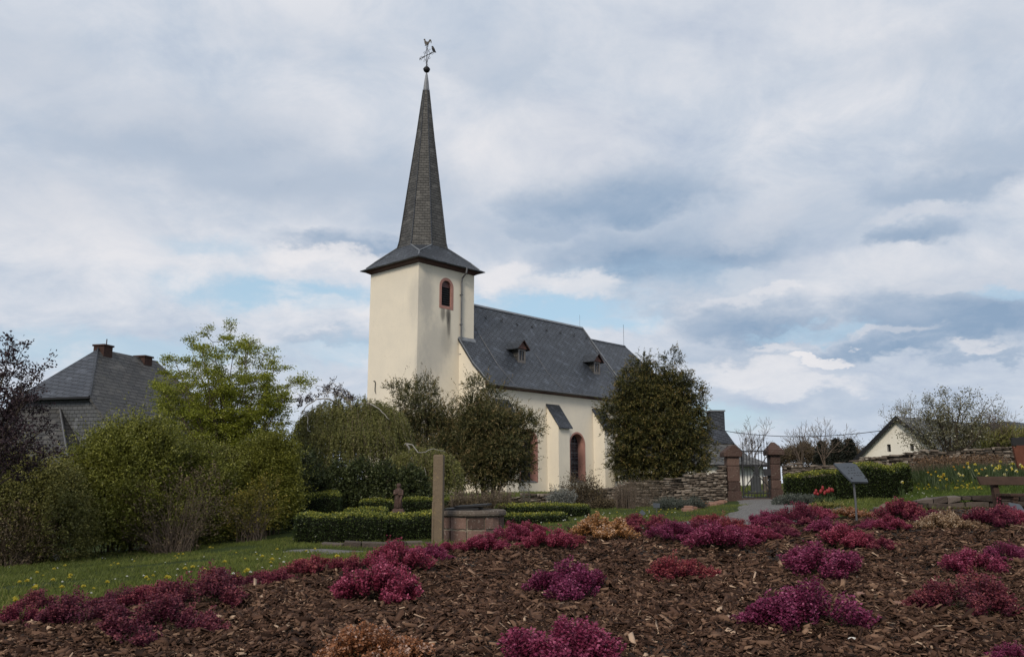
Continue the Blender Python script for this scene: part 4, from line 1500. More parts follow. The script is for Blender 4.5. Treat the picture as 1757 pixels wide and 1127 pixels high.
# ------------------------------------------------------------------ dry-stone walls
def dry_wall(name, label, line, seed, thick=.5, hmin=.035, hmax=.105, m='dry_stone', lmin=.07, lmax=.27, cat='stone wall'):
    """line: list of (x,y,ztop); the foot follows the ground; stones laid in rough courses"""
    rg = np.random.default_rng(seed)
    P = np.array(line, float)
    seg = np.r_[0, np.cumsum(np.hypot(*np.diff(P[:, :2], axis=0).T))]
    Ltot = seg[-1]
    f = lambda s: np.array([np.interp(s, seg, P[:, k]) for k in range(3)])
    org = np.array([P[0, 0], P[0, 1], float(gz(P[0, 0], P[0, 1]))])
    V, F, Rn = [], [], []
    def stone(s0, s1, z0, z1, dep, off):
        a, b = f(s0), f(s1)
        t = nrm(b[:2] - a[:2] if s1 > s0 else np.array([1., 0]))
        n = np.array([t[1], -t[0]])            # toward the viewer for a wall running left to right
        i = len(V)
        j = lambda k: rg.uniform(-k, k)
        z0 += .012 * sin(s0 * 5.3 + z0 * 31)
        z1 += .012 * sin(s0 * 5.3 + z0 * 31)
        hh = (z1 - z0)
        tilt = j(.10) * hh
        for z, tl in ((z0, 0), (z1, 1)):
            for (q, dd) in ((a, off), (b, off), (b, off - dep), (a, off - dep)):
                sgn = 1 if q is a else -1
                V.append((q[0] + n[0] * (dd + j(.022)) + t[0] * (sgn * .003 + j(.02)), q[1] + n[1] * (dd + j(.022)) + t[1] * j(.02), z + j(.16) * hh + tilt * sgn))
        for qd in ((3, 2, 1, 0), (4, 5, 6, 7), (0, 1, 5, 4), (1, 2, 6, 5), (2, 3, 7, 6), (3, 0, 4, 7)):
            F.append([i + k for k in qd])
        Rn.extend([rg.uniform(0, 1)] * 6)
    zlo = min(float(gz(p[0], p[1])) for p in P) - .15
    zhi = P[:, 2].max()
    z = zlo
    while z < zhi + .02:
        h = rg.uniform(hmin, hmax)
        s = -rg.uniform(0, .3)
        while s < Ltot:
            l = rg.uniform(lmin, lmax) * (1.25 if h < .07 else 1)
            a, b = max(s, 0), min(s + l, Ltot)
            if b - a > .05:
                mid = f((a + b) / 2)
                g = float(gz(mid[0], mid[1]))
                top = mid[2] + .03 * sin(a * 3.1) + rg.uniform(-.03, .02)
                if z + h > g - .12 and z < top - h * .5:
                    topmost = z + h > top - h * .6
                    if rg.uniform() < .25 and h > .075:   # split into two thin stones
                        k = rg.uniform(.35, .65)
                        stone(a, b, z, z + h * k - .004, .2, rg.uniform(-.02, .035))
                        stone(a, b, z + h * k + .004, z + h, thick if topmost else .2, rg.uniform(-.02, .035))
                    else:
                        stone(a, b, z + .003, z + h - .003, thick + .05 if topmost else .2, rg.uniform(-.025, .04) + (.05 if topmost else 0))
            s += l + rg.uniform(.0, .012)
        z += h
    # core
    ss = np.linspace(0, Ltot, int(Ltot / .25) + 2)
    core = []
    for s in ss:
        q = f(s)
        q2 = f(min(s + .05, Ltot)) if s < Ltot else q
        q1 = f(max(s - .05, 0))
        t = nrm(q2[:2] - q1[:2])
        n = np.array([t[1], -t[0]])
        g = float(gz(q[0], q[1])) - .2
        core.append([(q[0] - n[0] * .05, q[1] - n[1] * .05, g), (q[0] - n[0] * .05, q[1] - n[1] * .05, q[2] - .10), (q[0] - n[0] * (thick - .02), q[1] - n[1] * (thick - .02), q[2] - .10), (q[0] - n[0] * (thick - .02), q[1] - n[1] * (thick - .02), g)])
    i0 = len(V)
    for c in core:
        V.extend(c)
    for k in range(len(core) - 1):
        a = i0 + 4 * k
        for q in range(3):
            F.append([a + q, a + q + 1, a + q + 5, a + q + 4])
            Rn.append(.5)
    mi = np.zeros(len(F), int)
    mi[-(len(core) - 1) * 3:] = 1
    o = np_mesh(name, np.array(V) - org, np.array(F), [M[m], M['wall_core']], None, tuple(org), np.array(Rn), mi)
    return tag(o, label, cat)


def wl(pts):
    return [tuple(at(u, v, d)) for u, v, d in pts]


dry_wall('stone_wall', 'dry stone churchyard wall left of the gate, sinking towards the church', wl([(860, 856, 29.5), (905, 849, 29.5), (960, 842, 29.6), (1030, 838, 29.7), (1065, 831, 29.8), (1110, 825, 29.9), (1160, 819, 30), (1215, 812, 30), (1232, 806, 30), (1246, 795, 30)]), 5)
dry_wall('stone_wall', 'long dry stone wall right of the gate, rising behind the daffodils', wl([(1341, 796, 30), (1385, 797, 29.6), (1420, 795, 29.2), (1465, 789, 28.7), (1500, 783, 28.3), (1545, 776, 27.8), (1600, 774, 27.2), (1660, 770, 26.7), (1720, 766, 26.2), (1800, 766, 25.6), (1900, 764, 25)]), 6)

def rubble_wall(name, label, line, seed, courses=3, thick=.36, m='dark_rubble'):
    """low wall of squared rubble: a fixed number of courses between the ground and the coping line"""
    rg = np.random.default_rng(seed)
    P = np.array(line, float)
    seg = np.r_[0, np.cumsum(np.hypot(*np.diff(P[:, :2], axis=0).T))]
    f = lambda s: np.array([np.interp(s, seg, P[:, k]) for k in range(3)])
    org = np.array([P[0, 0], P[0, 1], float(gz(P[0, 0], P[0, 1]))])
    b = B()
    for c in range(courses):
        s = -rg.uniform(0, .3)
        while s < seg[-1]:
            l = rg.lognormal(-1.45, .5)
            l = min(max(l, .10), .8)
            a, e = max(s, 0), min(s + l - .012, seg[-1])
            s += l
            if e - a < .06:
                continue
            pa, pe = f(a), f(e)
            t = nrm(pe[:2] - pa[:2])
            n = np.array([t[1], -t[0]])
            q = []
            j = lambda k: rg.uniform(-k, k)
            o = j(.035)
            for lev in (0, 1):
                fr = (c + lev) / courses
                for (pt, sg) in ((pa, 1), (pe, -1), (pe, -1), (pa, 1)):
                    dd = (o + j(.015)) if len(q) % 4 < 2 else -thick
                    g = float(gz(pt[0], pt[1])) - .10
                    z = g + (pt[2] - g) * fr + (.004 if lev == 0 else -.004) + (.022 * sin(pt[0] * 7 + c) + j(.022) if c + lev < courses else j(.022))
                    q.append((pt[0] + n[0] * dd - org[0], pt[1] + n[1] * dd - org[1], z - org[2]))
            b.hexa(q, 0, rg.uniform(0, 1))
    o = b.build(name, M[m], None, tuple(org), bevel=.016, seg=2)
    return tag(o, label, 'retaining wall')


rubble_wall('retaining_wall', 'low dark rubble retaining wall holding the raised lawn by the bench', [(6.9, 15.22, 1.25), (7.6, 15.08, 1.37), (8.5, 14.9, 1.39), (9.3, 14.72, 1.395), (11, 14.4, 1.40), (14.5, 13.75, 1.42)], 8)


# ------------------------------------------------------------------ gate
def pillar(u0, u1, vtop, label, d=30.0, cap='left'):
    S = d / FPX
    x0, x1 = (u0 - CX) * S * .99, (u1 - CX) * S * .99
    cx_ = (x0 + x1) / 2
    w = (x1 - x0)
    z0 = float(gz(cx_, d))
    H = at(u0, vtop, d)[2] - z0
    t = thing('gate_pillar', label, 'pillar', (cx_, d, z0), 0, 'red sandstone gate pillars')
    rg = random.Random(u0)
    b = B()
    hw = w / 2
    b.box(-hw - .03, hw + .03, -.05, .5, -.2, .34, 0, .35)
    b.build('pillar_base', M['red_stone'], t, bevel=.02, seg=2)
    zs = [.34, .66, 1.2, H - .42]
    b = B()
    for k, (a, c) in enumerate(zip(zs[:-1], zs[1:])):
        o = rg.uniform(-.012, .012)
        b.box(-hw + o, hw + o, -.02 + o, .45, a + .004, c - .004, 0, rg.uniform(.2, .9))
    b.box(-hw + .03, hw - .03, .03, .40, .1, H - .40, 0, .1)
    b.build('shaft', M['red_stone'], t, bevel=.028, seg=2)
    b = B()
    zc = H - .42
    hc = hw + .13
    if cap == 'left':
        b.prism([(-hc, -.12, zc), (hc - .06, -.12, zc), (hc - .02, -.12, zc + .14), (.10, -.12, zc + .40), (-.02, -.12, zc + .42), (-hc, -.12, zc + .16)], (0, .64, 0), 0, .4)
    else:
        b.hexa([(-hc + .04, -.14, zc), (hc, -.14, zc), (hc, .55, zc), (-hc + .04, .55, zc), (-hc + .04, -.14, zc + .16), (hc, -.14, zc + .16), (hc, .55, zc + .16), (-hc + .04, .55, zc + .16)], 0, .4)
        b.hexa([(-hc + .05, -.13, zc + .163), (hc - .01, -.13, zc + .163), (hc - .01, .54, zc + .163), (-hc + .05, .54, zc + .163), (-.06, .14, zc + .46), (.06, .14, zc + .46), (.06, .26, zc + .46), (-.06, .26, zc + .46)], 0, .45)
    b.build('cap_stone', M['red_stone'], t, bevel=.03, seg=2)
    return t


pillar(1247, 1268, 763, 'left red sandstone gate pillar with a worn gabled cap')
pillar(1321, 1338, 760, 'right red sandstone gate pillar with a pointed pyramid cap', cap='right')


def build_gate():
    d = 30.12
    S = d / FPX
    z0 = float(gz(8.5, d))
    cx_ = (1295.5 - CX) * S * .99
    w = (1320 - 1271.5) * S * .99
    t = thing('iron_gate', 'rusty grey wrought iron gate with spear bars closing the churchyard path', 'gate', (cx_, d, z0))
    zz = lambda v: at(1295, v, d)[2] - z0
    hw = w / 2
    f = B()
    top, mid, bot = zz(774), zz(797.5), zz(846)
    f.box(-hw, -hw + .045, -.022, .022, .05, zz(772))
    f.box(hw - .045, hw, -.022, .022, .05, zz(772))
    for z in (top, mid, bot, .07):
        f.box(-hw + .045, hw - .045, -.012, .012, z - .022, z + .022)
    f.build('frame', M['grey_iron'], t)
    b = B()
    n = 9
    for k in range(n):
        x = -hw + .02 + (w - .04) * (k + .5) / n
        b = B()
        hgt = zz(764) + .05 * sin(k * 1.9) + (.12 if k % 2 else 0)
        b.tube([(x, -.03, .05), (x, -.03, hgt)], .0115, 6)
        b.tube([(x, -.03, hgt), (x, -.03, hgt + .04), (x, -.03, hgt + .14)], [.008, .026, .003], 6)
        b.build('bar', M['grey_iron'], t)
    for (p, q) in (((-hw + .05, zz(838)), (hw - .05, zz(779))), ((-.22, zz(800)), (hw - .08, zz(836)))):
        b = B()
        b.tube([(p[0], -.055, p[1]), ((p[0] + q[0]) / 2, -.055, (p[1] + q[1]) / 2), (q[0], -.055, q[1])], .018, 6)
        b.build('brace', M['grey_iron'], t)
    b = B()
    b.hexa([(-.11, -.085, zz(815)), (.10, -.085, zz(815)), (.10, -.07, zz(815)), (-.11, -.07, zz(815)), (-.06, -.085, zz(803)), (.05, -.085, zz(803)), (.05, -.07, zz(803)), (-.06, -.07, zz(803))])
    b.hexa([(-.05, -.084, zz(803)), (.04, -.084, zz(803)), (.04, -.071, zz(803)), (-.05, -.071, zz(803)), (-.09, -.084, zz(797)), (.08, -.084, zz(797)), (.08, -.071, zz(797)), (-.09, -.071, zz(797))])
    b.build('boss_plate', M['grey_iron'], t)
    b = B()
    b.box(hw - .26, hw + .01, -.12, -.05, zz(816), zz(804))
    b.build('lock_box', M['grey_iron'], t, bevel=.01)
    b = B()
    b.box(-hw - .06, hw + .06, -.1, .18, -.15, .045)
    tag(b.build('threshold_stone', M['red_stone'], None, (cx_, d, z0), bevel=.02), 'worn red stone threshold slab under the iron gate', 'threshold')


build_gate()


def gravestone(u0, u1, v0, v1, d, label, m='grave_stone', shoulder=True):
    S = d / FPX
    p = at((u0 + u1) / 2, v1, d)
    z = float(gz(p[0], d))
    hw = (u1 - u0) * S / 2
    H = at((u0 + u1) / 2, v0, d)[2] - z
    t = thing('gravestone', label, 'gravestone', (p[0], d, z))
    b = B()
    if shoulder:
        pts = [(-hw, 0, .05), (hw, 0, .05), (hw, 0, H * .80), (hw * .62, 0, H * .84)] + [(hw * .6 * cos(a), 0, H * .86 + H * .13 * sin(a)) for a in np.linspace(.1, pi - .1, 8)] + [(-hw * .62, 0, H * .84), (-hw, 0, H * .80)]
    else:
        pts = [(-hw, 0, .05), (hw, 0, .05), (hw, 0, H), (-hw, 0, H * .97)]
    b.prism(pts[::-1], (0, .16, 0))
    b.build('headstone', M[m], t, bevel=.012)
    b = B()
    b.box(-hw - .08, hw + .08, -.05, .24, -.2, .12)
    b.build('plinth', M[m], t, bevel=.015)


gravestone(1290.5, 1307, 814, 848, 34, 'dark grey gravestone with rounded shoulders seen through the iron gate')
gravestone(1312, 1319, 816, 848, 34.5, 'slim grey gravestone beside the right gate pillar, seen through the gate', 'cap_stone', False)


# ------------------------------------------------------------------ well, column, statue, edging, sign, bench, plaques
def build_well():
    p = at(806, 942, 14.4)
    z0 = float(gz(p[0], p[1])) - .02
    d = p[1]
    S = d / FPX
    zz = lambda v: at(806, v, d)[2] - z0
    t = thing('stone_well', 'round red sandstone well with a lichened rim slab', 'well', (p[0], d + .55, z0))
    R = 55 * S
    rg = random.Random(4)
    core = B()
    core.lathe([(R - .025, -.3), (R - .025, zz(886))], 40, (0, 0, 0), 0, .5)
    core.build('mortar', M['well_mortar'], t, smooth=False)
    st = B()
    zc = zz(886)
    rows = [-.05, zc * .30, zc * .63, zc]
    rows = [-.12, zc * .18, zc * .58, zc]
    for k in range(3):
        z0_, z1_ = rows[k] + .018, rows[k + 1] - .018
        n = 11
        a = rg.uniform(0, .5) + k * .29
        for q in range(n):
            da = 2 * pi / n
            a0, a1 = a + .022, a + da - .022
            o = rg.uniform(-.006, .014)
            r_ = rg.random()
            m_ = 4
            pts_b, pts_t, in_b, in_t = [], [], [], []
            for j in range(m_ + 1):
                an = a0 + (a1 - a0) * j / m_
                jj = rg.uniform(-.006, .006)
                pts_b.append(((R + o + jj) * cos(an), (R + o + jj) * sin(an), z0_ + rg.uniform(-.008, .008)))
                pts_t.append(((R + o + jj) * cos(an), (R + o + jj) * sin(an), z1_ + rg.uniform(-.008, .008)))
                in_b.append(((R - .05) * cos(an), (R - .05) * sin(an), z0_))
                in_t.append(((R - .05) * cos(an), (R - .05) * sin(an), z1_))
            for j in range(m_):
                st.poly([pts_b[j], pts_b[j + 1], pts_t[j + 1], pts_t[j]], 0, r_)
                st.poly([pts_t[j], pts_t[j + 1], in_t[j + 1], in_t[j]], 0, r_)
                st.poly([in_b[j], in_b[j + 1], pts_b[j + 1], pts_b[j]], 0, r_)
            st.poly([in_b[0], pts_b[0], pts_t[0], in_t[0]], 0, r_)
            st.poly([pts_b[-1], in_b[-1], in_t[-1], pts_t[-1]], 0, r_)
            a += da
    st.build('masonry', M['well_stone'], t)
    cp = B()
    R2 = 60 * S
    w = lambda an, z: 1 + .012 * sin(an * 7) + .010 * sin(an * 17 + 1)
    cp.lathe([(R2 - .03, zc - .002), (R2 - .005, zc + .012), (R2, zc + .045), (R2 - .012, zc + .088), (R2 - .03, zc + .098)], 48, (0, 0, 0), 0, .6, w)
    cp.build('rim_slab', M['cap_stone'], t, smooth=False)
    # two dark slate covers lying on the rim
    for k, (x, y, ww, dd, h0, tilt, lab) in enumerate(((-.13, -.02, .64, .75, .102, .02, 'dark slate cover slab lying flat on the left of the well rim'), (.03, .02, .62, .7, .132, .07, 'dark slate cover slab tilted on top of the other on the well'))):
        b = B()
        pts = [(-ww / 2, -dd / 2), (ww / 2 - .06, -dd / 2 - .02), (ww / 2, dd / 2 - .1), (ww / 2 - .1, dd / 2), (-ww / 2 + .05, dd / 2)]
        b.prism([(a_, c_, a_ * tilt + (.02 if k else 0)) for a_, c_ in pts], (0, 0, .028))
        tag(b.build('slate_cover', M['dark_void'], None, (p[0] + x, d + .55 + y, z0 + zc + h0)), lab, 'slab', 'slate covers on the well')
    # column: squared sandstone post right in front of the left side of the well
    c = at(751, 938, 14.0)
    zc0 = float(gz(c[0], c[1]))
    SC_ = 14.0 / FPX
    H = at(750, 783, 14.0)[2] - zc0
    hw = 8.3 * SC_
    t2 = thing('stone_column', 'tall weathered buff sandstone post beside the well', 'post', (c[0], 14.0, zc0), radians(-6))
    b = B()
    n = 12
    rr = random.Random(9)
    rings = []
    for k in range(n + 1):
        f = k / n
        s = hw * (1.04 - .06 * f + rr.uniform(-.015, .015))
        zz_ = -.2 + (H + .2) * f
        rings.append([(-s, -s, zz_), (s, -s, zz_), (s, s, zz_), (-s, s, zz_)])
    for k in range(n):
        for q in range(4):
            b.poly([rings[k][q], rings[k][(q + 1) % 4], rings[k + 1][(q + 1) % 4], rings[k + 1][q]], 0, .5)
    tp = [(x * .9, y * .9, z + .03) for x, y, z in rings[-1]]
    for q in range(4):
        b.poly([rings[-1][q], rings[-1][(q + 1) % 4], tp[(q + 1) % 4], tp[q]])
    b.poly(tp)
    b.build('shaft', M['buff_stone'], t2)
    b = B()
    b.box(-hw * 1.10, -hw * .62, -hw * 1.14, -hw * .9, -.1, .78)
    b.build('side_strip', M['buff_stone'], t2, bevel=.01)


build_well()


def build_statue():
    d = 19.2
    p = at(683, 882, d)
    z0 = float(gz(p[0], d)) - .02
    zz = lambda v: at(683, v, d)[2] - z0
    S = d / FPX
    t = thing('stone_statue', 'small worn red sandstone figure standing on a plinth between the hedges', 'statue', (p[0], d, z0))
    b = B()
    b.box(-.15, .15, -.13, .13, -.3, .20)
    b.hexa([(-.15, -.13, .20), (.15, -.13, .20), (.15, .13, .20), (-.15, .13, .20), (-.105, -.09, .30), (.105, -.09, .30), (.105, .09, .30), (-.105, .09, .30)])
    b.build('plinth', M['red_stone'], t, bevel=.02, seg=2)
    H = zz(829)
    f = B()
    h = H - .30
    def wob(an, z):
        return 1 + .07 * sin(an * 5 + z * 9) + .05 * sin(an * 9 - z * 4)
    prof = [(.105, .30), (.115, .34), (.10, .30 + h * .25), (.095, .30 + h * .42), (.105, .30 + h * .55), (.112, .30 + h * .66), (.10, .30 + h * .74), (.065, .30 + h * .79), (.042, .30 + h * .82), (.055, .30 + h * .86), (.066, .30 + h * .91), (.058, .30 + h * .96), (.03, .30 + h)]
    prof = [(a_ * .84, b_) for a_, b_ in prof]
    f.lathe(prof, 18, (0, 0, 0), 0, .4, wob)
    # forearms folded to the chest, cloak fold
    f.tube([(-.075, -.01, .30 + h * .72), (-.085, -.05, .30 + h * .56), (-.02, -.105, .30 + h * .60)], [.036, .033, .024], 7)
    f.tube([(.075, -.01, .30 + h * .72), (.085, -.05, .30 + h * .53), (.02, -.11, .30 + h * .55)], [.036, .033, .024], 7)
    f.tube([(.08, -.08, .30 + h * .5), (.05, -.10, .30 + h * .28), (.07, -.10, .31)], [.022, .026, .018], 6)
    f.build('figure', M['red_stone'], t, smooth=True)


build_statue()


def build_edging():
    """curved row of kerb stones in front of the long hedge"""
    pts = [at(u, v, d) for u, v, d in ((552, 936, 14.75), (590, 934, 14.7), (640, 930, 14.75), (690, 926.5, 14.9), (742, 923.5, 15.1), (800, 921, 15.4))]
    P = np.array(pts)
    rg = random.Random(12)
    org = np.array([P[0, 0], P[0, 1], float(gz(P[0, 0], P[0, 1]))])
    b = B()
    seg = np.r_[0, np.cumsum(np.hypot(*np.diff(P[:, :2], axis=0).T))]
    s = 0
    while s < seg[-1] - .1:
        l = rg.uniform(.28, .5)
        a = np.array([np.interp(s, seg, P[:, k]) for k in range(2)])
        c = np.array([np.interp(min(s + l, seg[-1]), seg, P[:, k]) for k in range(2)])
        n = nrm(np.array([(c - a)[1], -(c - a)[0]]))
        za, zc = float(gz(*a)), float(gz(*c))
        r = rg.random()
        o = rg.uniform(-.02, .02)
        h = rg.uniform(.05, .10)
        q = [a + n * (.07 + o), c + n * (.07 + o), c - n * .1, a - n * .1]
        b.hexa([(q[0][0], q[0][1], za - .1), (q[1][0], q[1][1], zc - .1), (q[2][0], q[2][1], zc - .1), (q[3][0], q[3][1], za - .1),
                (q[0][0], q[0][1], za + h), (q[1][0], q[1][1], zc + h - .01), (q[2][0], q[2][1], zc + h), (q[3][0], q[3][1], za + h + .01)], 0, r)
        s += l + .012
    b.v = [tuple(np.array(v) - org) for v in b.v]
    tag(b.build('stone_edging', M['dark_rubble'], None, tuple(org), bevel=.012), 'curved row of dark edging stones between the long hedge and gravel path', 'edging')


build_edging()


def build_sign():
    d = 7.9
    g = at(1469, 888, d)
    zg = float(surf(g[0], d))
    S = d / FPX
    t = thing('garden_sign', 'slanted dark slate sign board on a thin metal post in the heather bed', 'sign', (g[0], d, zg))
    b = B()
    ztop = at(1469, 830, d)[2] - zg
    b.tube([(0, 0, -.2), (.005, .0, ztop * .5), (0, 0, ztop)], .010, 7)
    b.build('post', M['zinc'], t)
    # board lies tilted toward the viewer
    Pq = []
    for (u, v, dd) in ((1430, 796, d + .13), (1459, 796, d + .16), (1468, 800, d + .15), (1487, 823, d - .02), (1489, 829, d - .05), (1461, 829, d - .06), (1448, 817, d + .02)):
        q = at(u, v, dd)
        Pq.append(np.array([q[0] - g[0], q[1] - d, q[2] - zg]))
    Pq = np.array(Pq)
    c = Pq.mean(0)
    uu, ss, vt = np.linalg.svd(Pq - c)
    nn = vt[2] if vt[2][1] < 0 else -vt[2]
    Pq = Pq - np.outer((Pq - c) @ nn, nn)
    b = B()
    if np.dot(np.cross(Pq[1] - Pq[0], Pq[3] - Pq[0]), nn) < 0:
        Pq = Pq[::-1]
    b.prism([tuple(p) for p in Pq], tuple(nn * .018))
    bd = b.build('board', M['slate_board'], t)
    # scratched handwriting: rows of wavering strokes, too small to read
    ex = nrm(at(1459, 796, d + .16) - at(1430, 796, d + .13))
    ex = nrm(ex - nn * np.dot(ex, nn))
    dn = nrm(np.cross(ex, nn))
    if dn[2] > 0:
        dn = -dn
    rg = random.Random(2)
    for row, (off, l0, l1) in enumerate(((-.068, -.055, .045), (-.03, -.035, .03), (.008, -.06, .065), (.045, -.02, .05))):
        x = l0
        w = B()
        while x < l1:
            n_ = rg.randint(3, 5)
            pts = []
            for k in range(n_):
                pts.append(c + nn * .0195 + ex * (x + k * .006) + dn * (off + rg.uniform(-.009, .009)))
            w.tube(pts, .0016, 4)
            x += n_ * .006 + .006
        w.build('scratched_line', M['dark_void'], bd)
    for o in (-.06, .075):
        s = B()
        q = c + nn * .019 + ex * o + dn * .085
        s.tube([q, q + nn * .008], .007, 7)
        s.build('fixing_screw', M['black_iron'], bd)


build_sign()


def build_bench():
    d = 14.0
    p = at(1722, 872, d)
    z0 = float(surf(p[0], d)) - .02
    S = d / FPX
    t = thing('wooden_bench', 'dark weathered timber bench cut off by the right edge', 'bench', (p[0], d, z0))
    X = lambda u: (u - 1722) * S
    zz = lambda v: at(1722, v, d)[2] - z0
    b = B()
    b.hexa([(X(1694), .10, zz(832)), (X(1694) + 2.0, .10, zz(832)), (X(1694) + 2.0, .16, zz(832)), (X(1694), .16, zz(832)),
            (X(1692.5), .16, zz(817)), (X(1694) + 2.0, .16, zz(817)), (X(1694) + 2.0, .22, zz(817)), (X(1692.5), .22, zz(817))])
    b.build('backrest', M['bench_wood'], t, bevel=.008)
    for x in (X(1723), X(1723) + 1.35):
        b = B()
        b.hexa([(x - .045, .06, -.15), (x + .045, .06, -.15), (x + .045, .20, -.15), (x - .045, .20, -.15),
                (x - .045, .20, zz(819)), (x + .045, .20, zz(819)), (x + .045, .29, zz(819)), (x - .045, .29, zz(819))])
        b.build('leg', M['bench_wood'], t, bevel=.006)
        b = B()
        b.box(x - .04, x + .04, -.36, .06, zz(856), zz(851))
        b.box(x - .04, x + .04, -.34, -.26, -.15, zz(856))
        b.build('seat_bracket', M['bench_wood'], t, bevel=.006)
    for k in range(3):
        b = B()
        y = -.38 + k * .15
        b.box(X(1714), X(1714) + 1.85, y, y + .13, zz(851) + .002, zz(851) + .045)
        b.build('seat_plank', M['bench_wood'], t, bevel=.006)


build_bench()


def small_plate(name, u0, u1, v0, v1, vb, d, label, tilt, m, rot=0, cat='plaque', grp=None, round_=False):
    uc = (u0 + u1) / 2
    p = at(uc, vb, d)
    z = float(surf(p[0], d))
    t = thing(name, label, cat, (p[0], d, z), rot, grp)
    S = d / FPX
    hw = (u1 - u0) * S / 2
    zc = at(uc, (v0 + v1) / 2, d)[2] - z
    hh = (v1 - v0) * S / 2
    b = B()
    b.tube([(0, .012, -.15), (0, .012, max(zc - hh * .6, .02))], .007, 5)
    b.build('stake', M['zinc'], t)
    mt = Matrix.Translation((0, 0, zc)) @ Matrix.Rotation(tilt[0], 4, 'X') @ Matrix.Rotation(tilt[1], 4, 'Y')
    b = B()
    if round_:
        r = .35 * hh
        pts = []
        for (sx, sz, a0) in ((1, 1, 0), (-1, 1, pi / 2), (-1, -1, pi), (1, -1, 3 * pi / 2)):
            for a in np.linspace(a0, a0 + pi / 2, 5):
                pts.append((sx * (hw - r) + r * cos(a), 0, sz * (hh - r) + r * sin(a)))
    else:
        pts = [(hw, 0, hh), (-hw, 0, hh), (-hw, 0, -hh), (hw, 0, -hh)]
    b.prism([tuple(mt @ Vector(q)) for q in pts], tuple(mt.to_3x3() @ Vector((0, .012, 0))))
    b.build('plate', M[m], t)


small_plate('plant_label', 1121.5, 1132.5, 863, 870.5, 882, 19, 'small grey plant label plate standing upright in the lavender', (0, .05), 'slate_board', 0, 'plant label', 'plant labels')
small_plate('plant_label', 1098.5, 1107, 876, 883, 888, 18.5, 'small grey plant label plate turned diamond-wise by the kerb', (-.3, .8), 'slate_board', 0, 'plant label', 'plant labels')
small_plate('plaque', 1736, 1757, 859, 881, 888, 10.5, 'rounded grey plaque tilted back below the bench', (-.9, .25), 'slate_board', .2, 'plaque', None, True)


def build_rust():
    d = 19.5
    p = at(1750, 805, d)
    z0 = float(surf(p[0], d)) - .05
    S = d / FPX
    t = thing('rust_panel', 'tall rust brown metal panel with a jagged top at the right edge', 'panel', (p[0], d, z0))
    zz = lambda v: at(1750, v, d)[2] - z0
    X = lambda u: (u - 1750) * S
    b = B()
    pts = [(X(1751), 0, 0), (X(1800), 0, 0), (X(1802), 0, zz(766)), (X(1790), 0, zz(762)), (X(1757), 0, zz(764)), (X(1749), 0, zz(764)), (X(1747.5), 0, zz(769)), (X(1742.5), 0, zz(764.5))]
    b.prism(pts[::-1], (0, .06, 0))
    b.build('plate', M['rust_metal'], t)
    b = B()
    b.prism([(X(1742.5), .01, zz(764)), (X(1804), .01, zz(766)), (X(1804), .01, zz(748)), (X(1775), .01, zz(747)), (X(1770), .01, zz(749)), (X(1756), .01, zz(749.5)), (X(1753), .01, zz(751)), (X(1748), .01, zz(750)), (X(1742.5), .01, zz(751))], (0, .05, 0))
    b.build('top_rail', M['dark_void'], t)


build_rust()

# ------------------------------------------------------------------ vegetation toolkit
def rand_dirs(rg, n):
    v = rg.normal(size=(n, 3))
    return nrm(v)


def leaf_quads(P, D, L, W, rg, fold=.25, roll=None):
    """pointed folded leaves: one kite quad each. returns V,F"""
    n = len(P)
    D = nrm(D)
    S = np.cross(D, rand_dirs(rg, n) if roll is None else roll)
    S = nrm(S)
    N = np.cross(S, D)
    L = np.broadcast_to(np.asarray(L, float), (n,))[:, None]
    W = np.broadcast_to(np.asarray(W, float), (n,))[:, None]
    mid = P + D * L * .45
    V = np.empty((n, 4, 3))
    V[:, 0] = P
    V[:, 1] = mid + S * W * .5 + N * W * fold
    V[:, 2] = P + D * L
    V[:, 3] = mid - S * W * .5 + N * W * fold
    F = np.arange(n * 4).reshape(n, 4)
    return V.reshape(-1, 3), F


class Cloud:
    def __init__(self):
        self.V, self.F, self.R, self.M = [], [], [], []
        self.n = 0

    def add(self, V, F, R, m=0):
        self.V.append(V)
        self.F.append(F + self.n)
        self.R.append(np.broadcast_to(R, (len(F),)))
        self.M.append(np.full(len(F), m))
        self.n += len(V)

    def leaves(self, P, D, L, W, R, rg, m=0, fold=.25, roll=None):
        V, F = leaf_quads(P, D, L, W, rg, fold, roll)
        self.add(V, F, R, m)

    def build(self, name, mats, parent=None, loc=None, org=None):
        V = np.concatenate(self.V)
        if org is not None:
            V = V - org
        return np_mesh(name, V, np.concatenate(self.F), mats, parent, loc, np.concatenate(self.R), np.concatenate(self.M))


def lumpy(d, seed, k=3.0, amp=.22):
    rg = np.random.default_rng(seed)
    a = np.zeros(len(d))
    for i in range(5):
        w = rg.normal(size=3) * k * (1 + .5 * i)
        a += np.sin(d @ w + rg.uniform(0, 6.3)) / (1 + .6 * i)
    return 1 + amp * a / 1.6


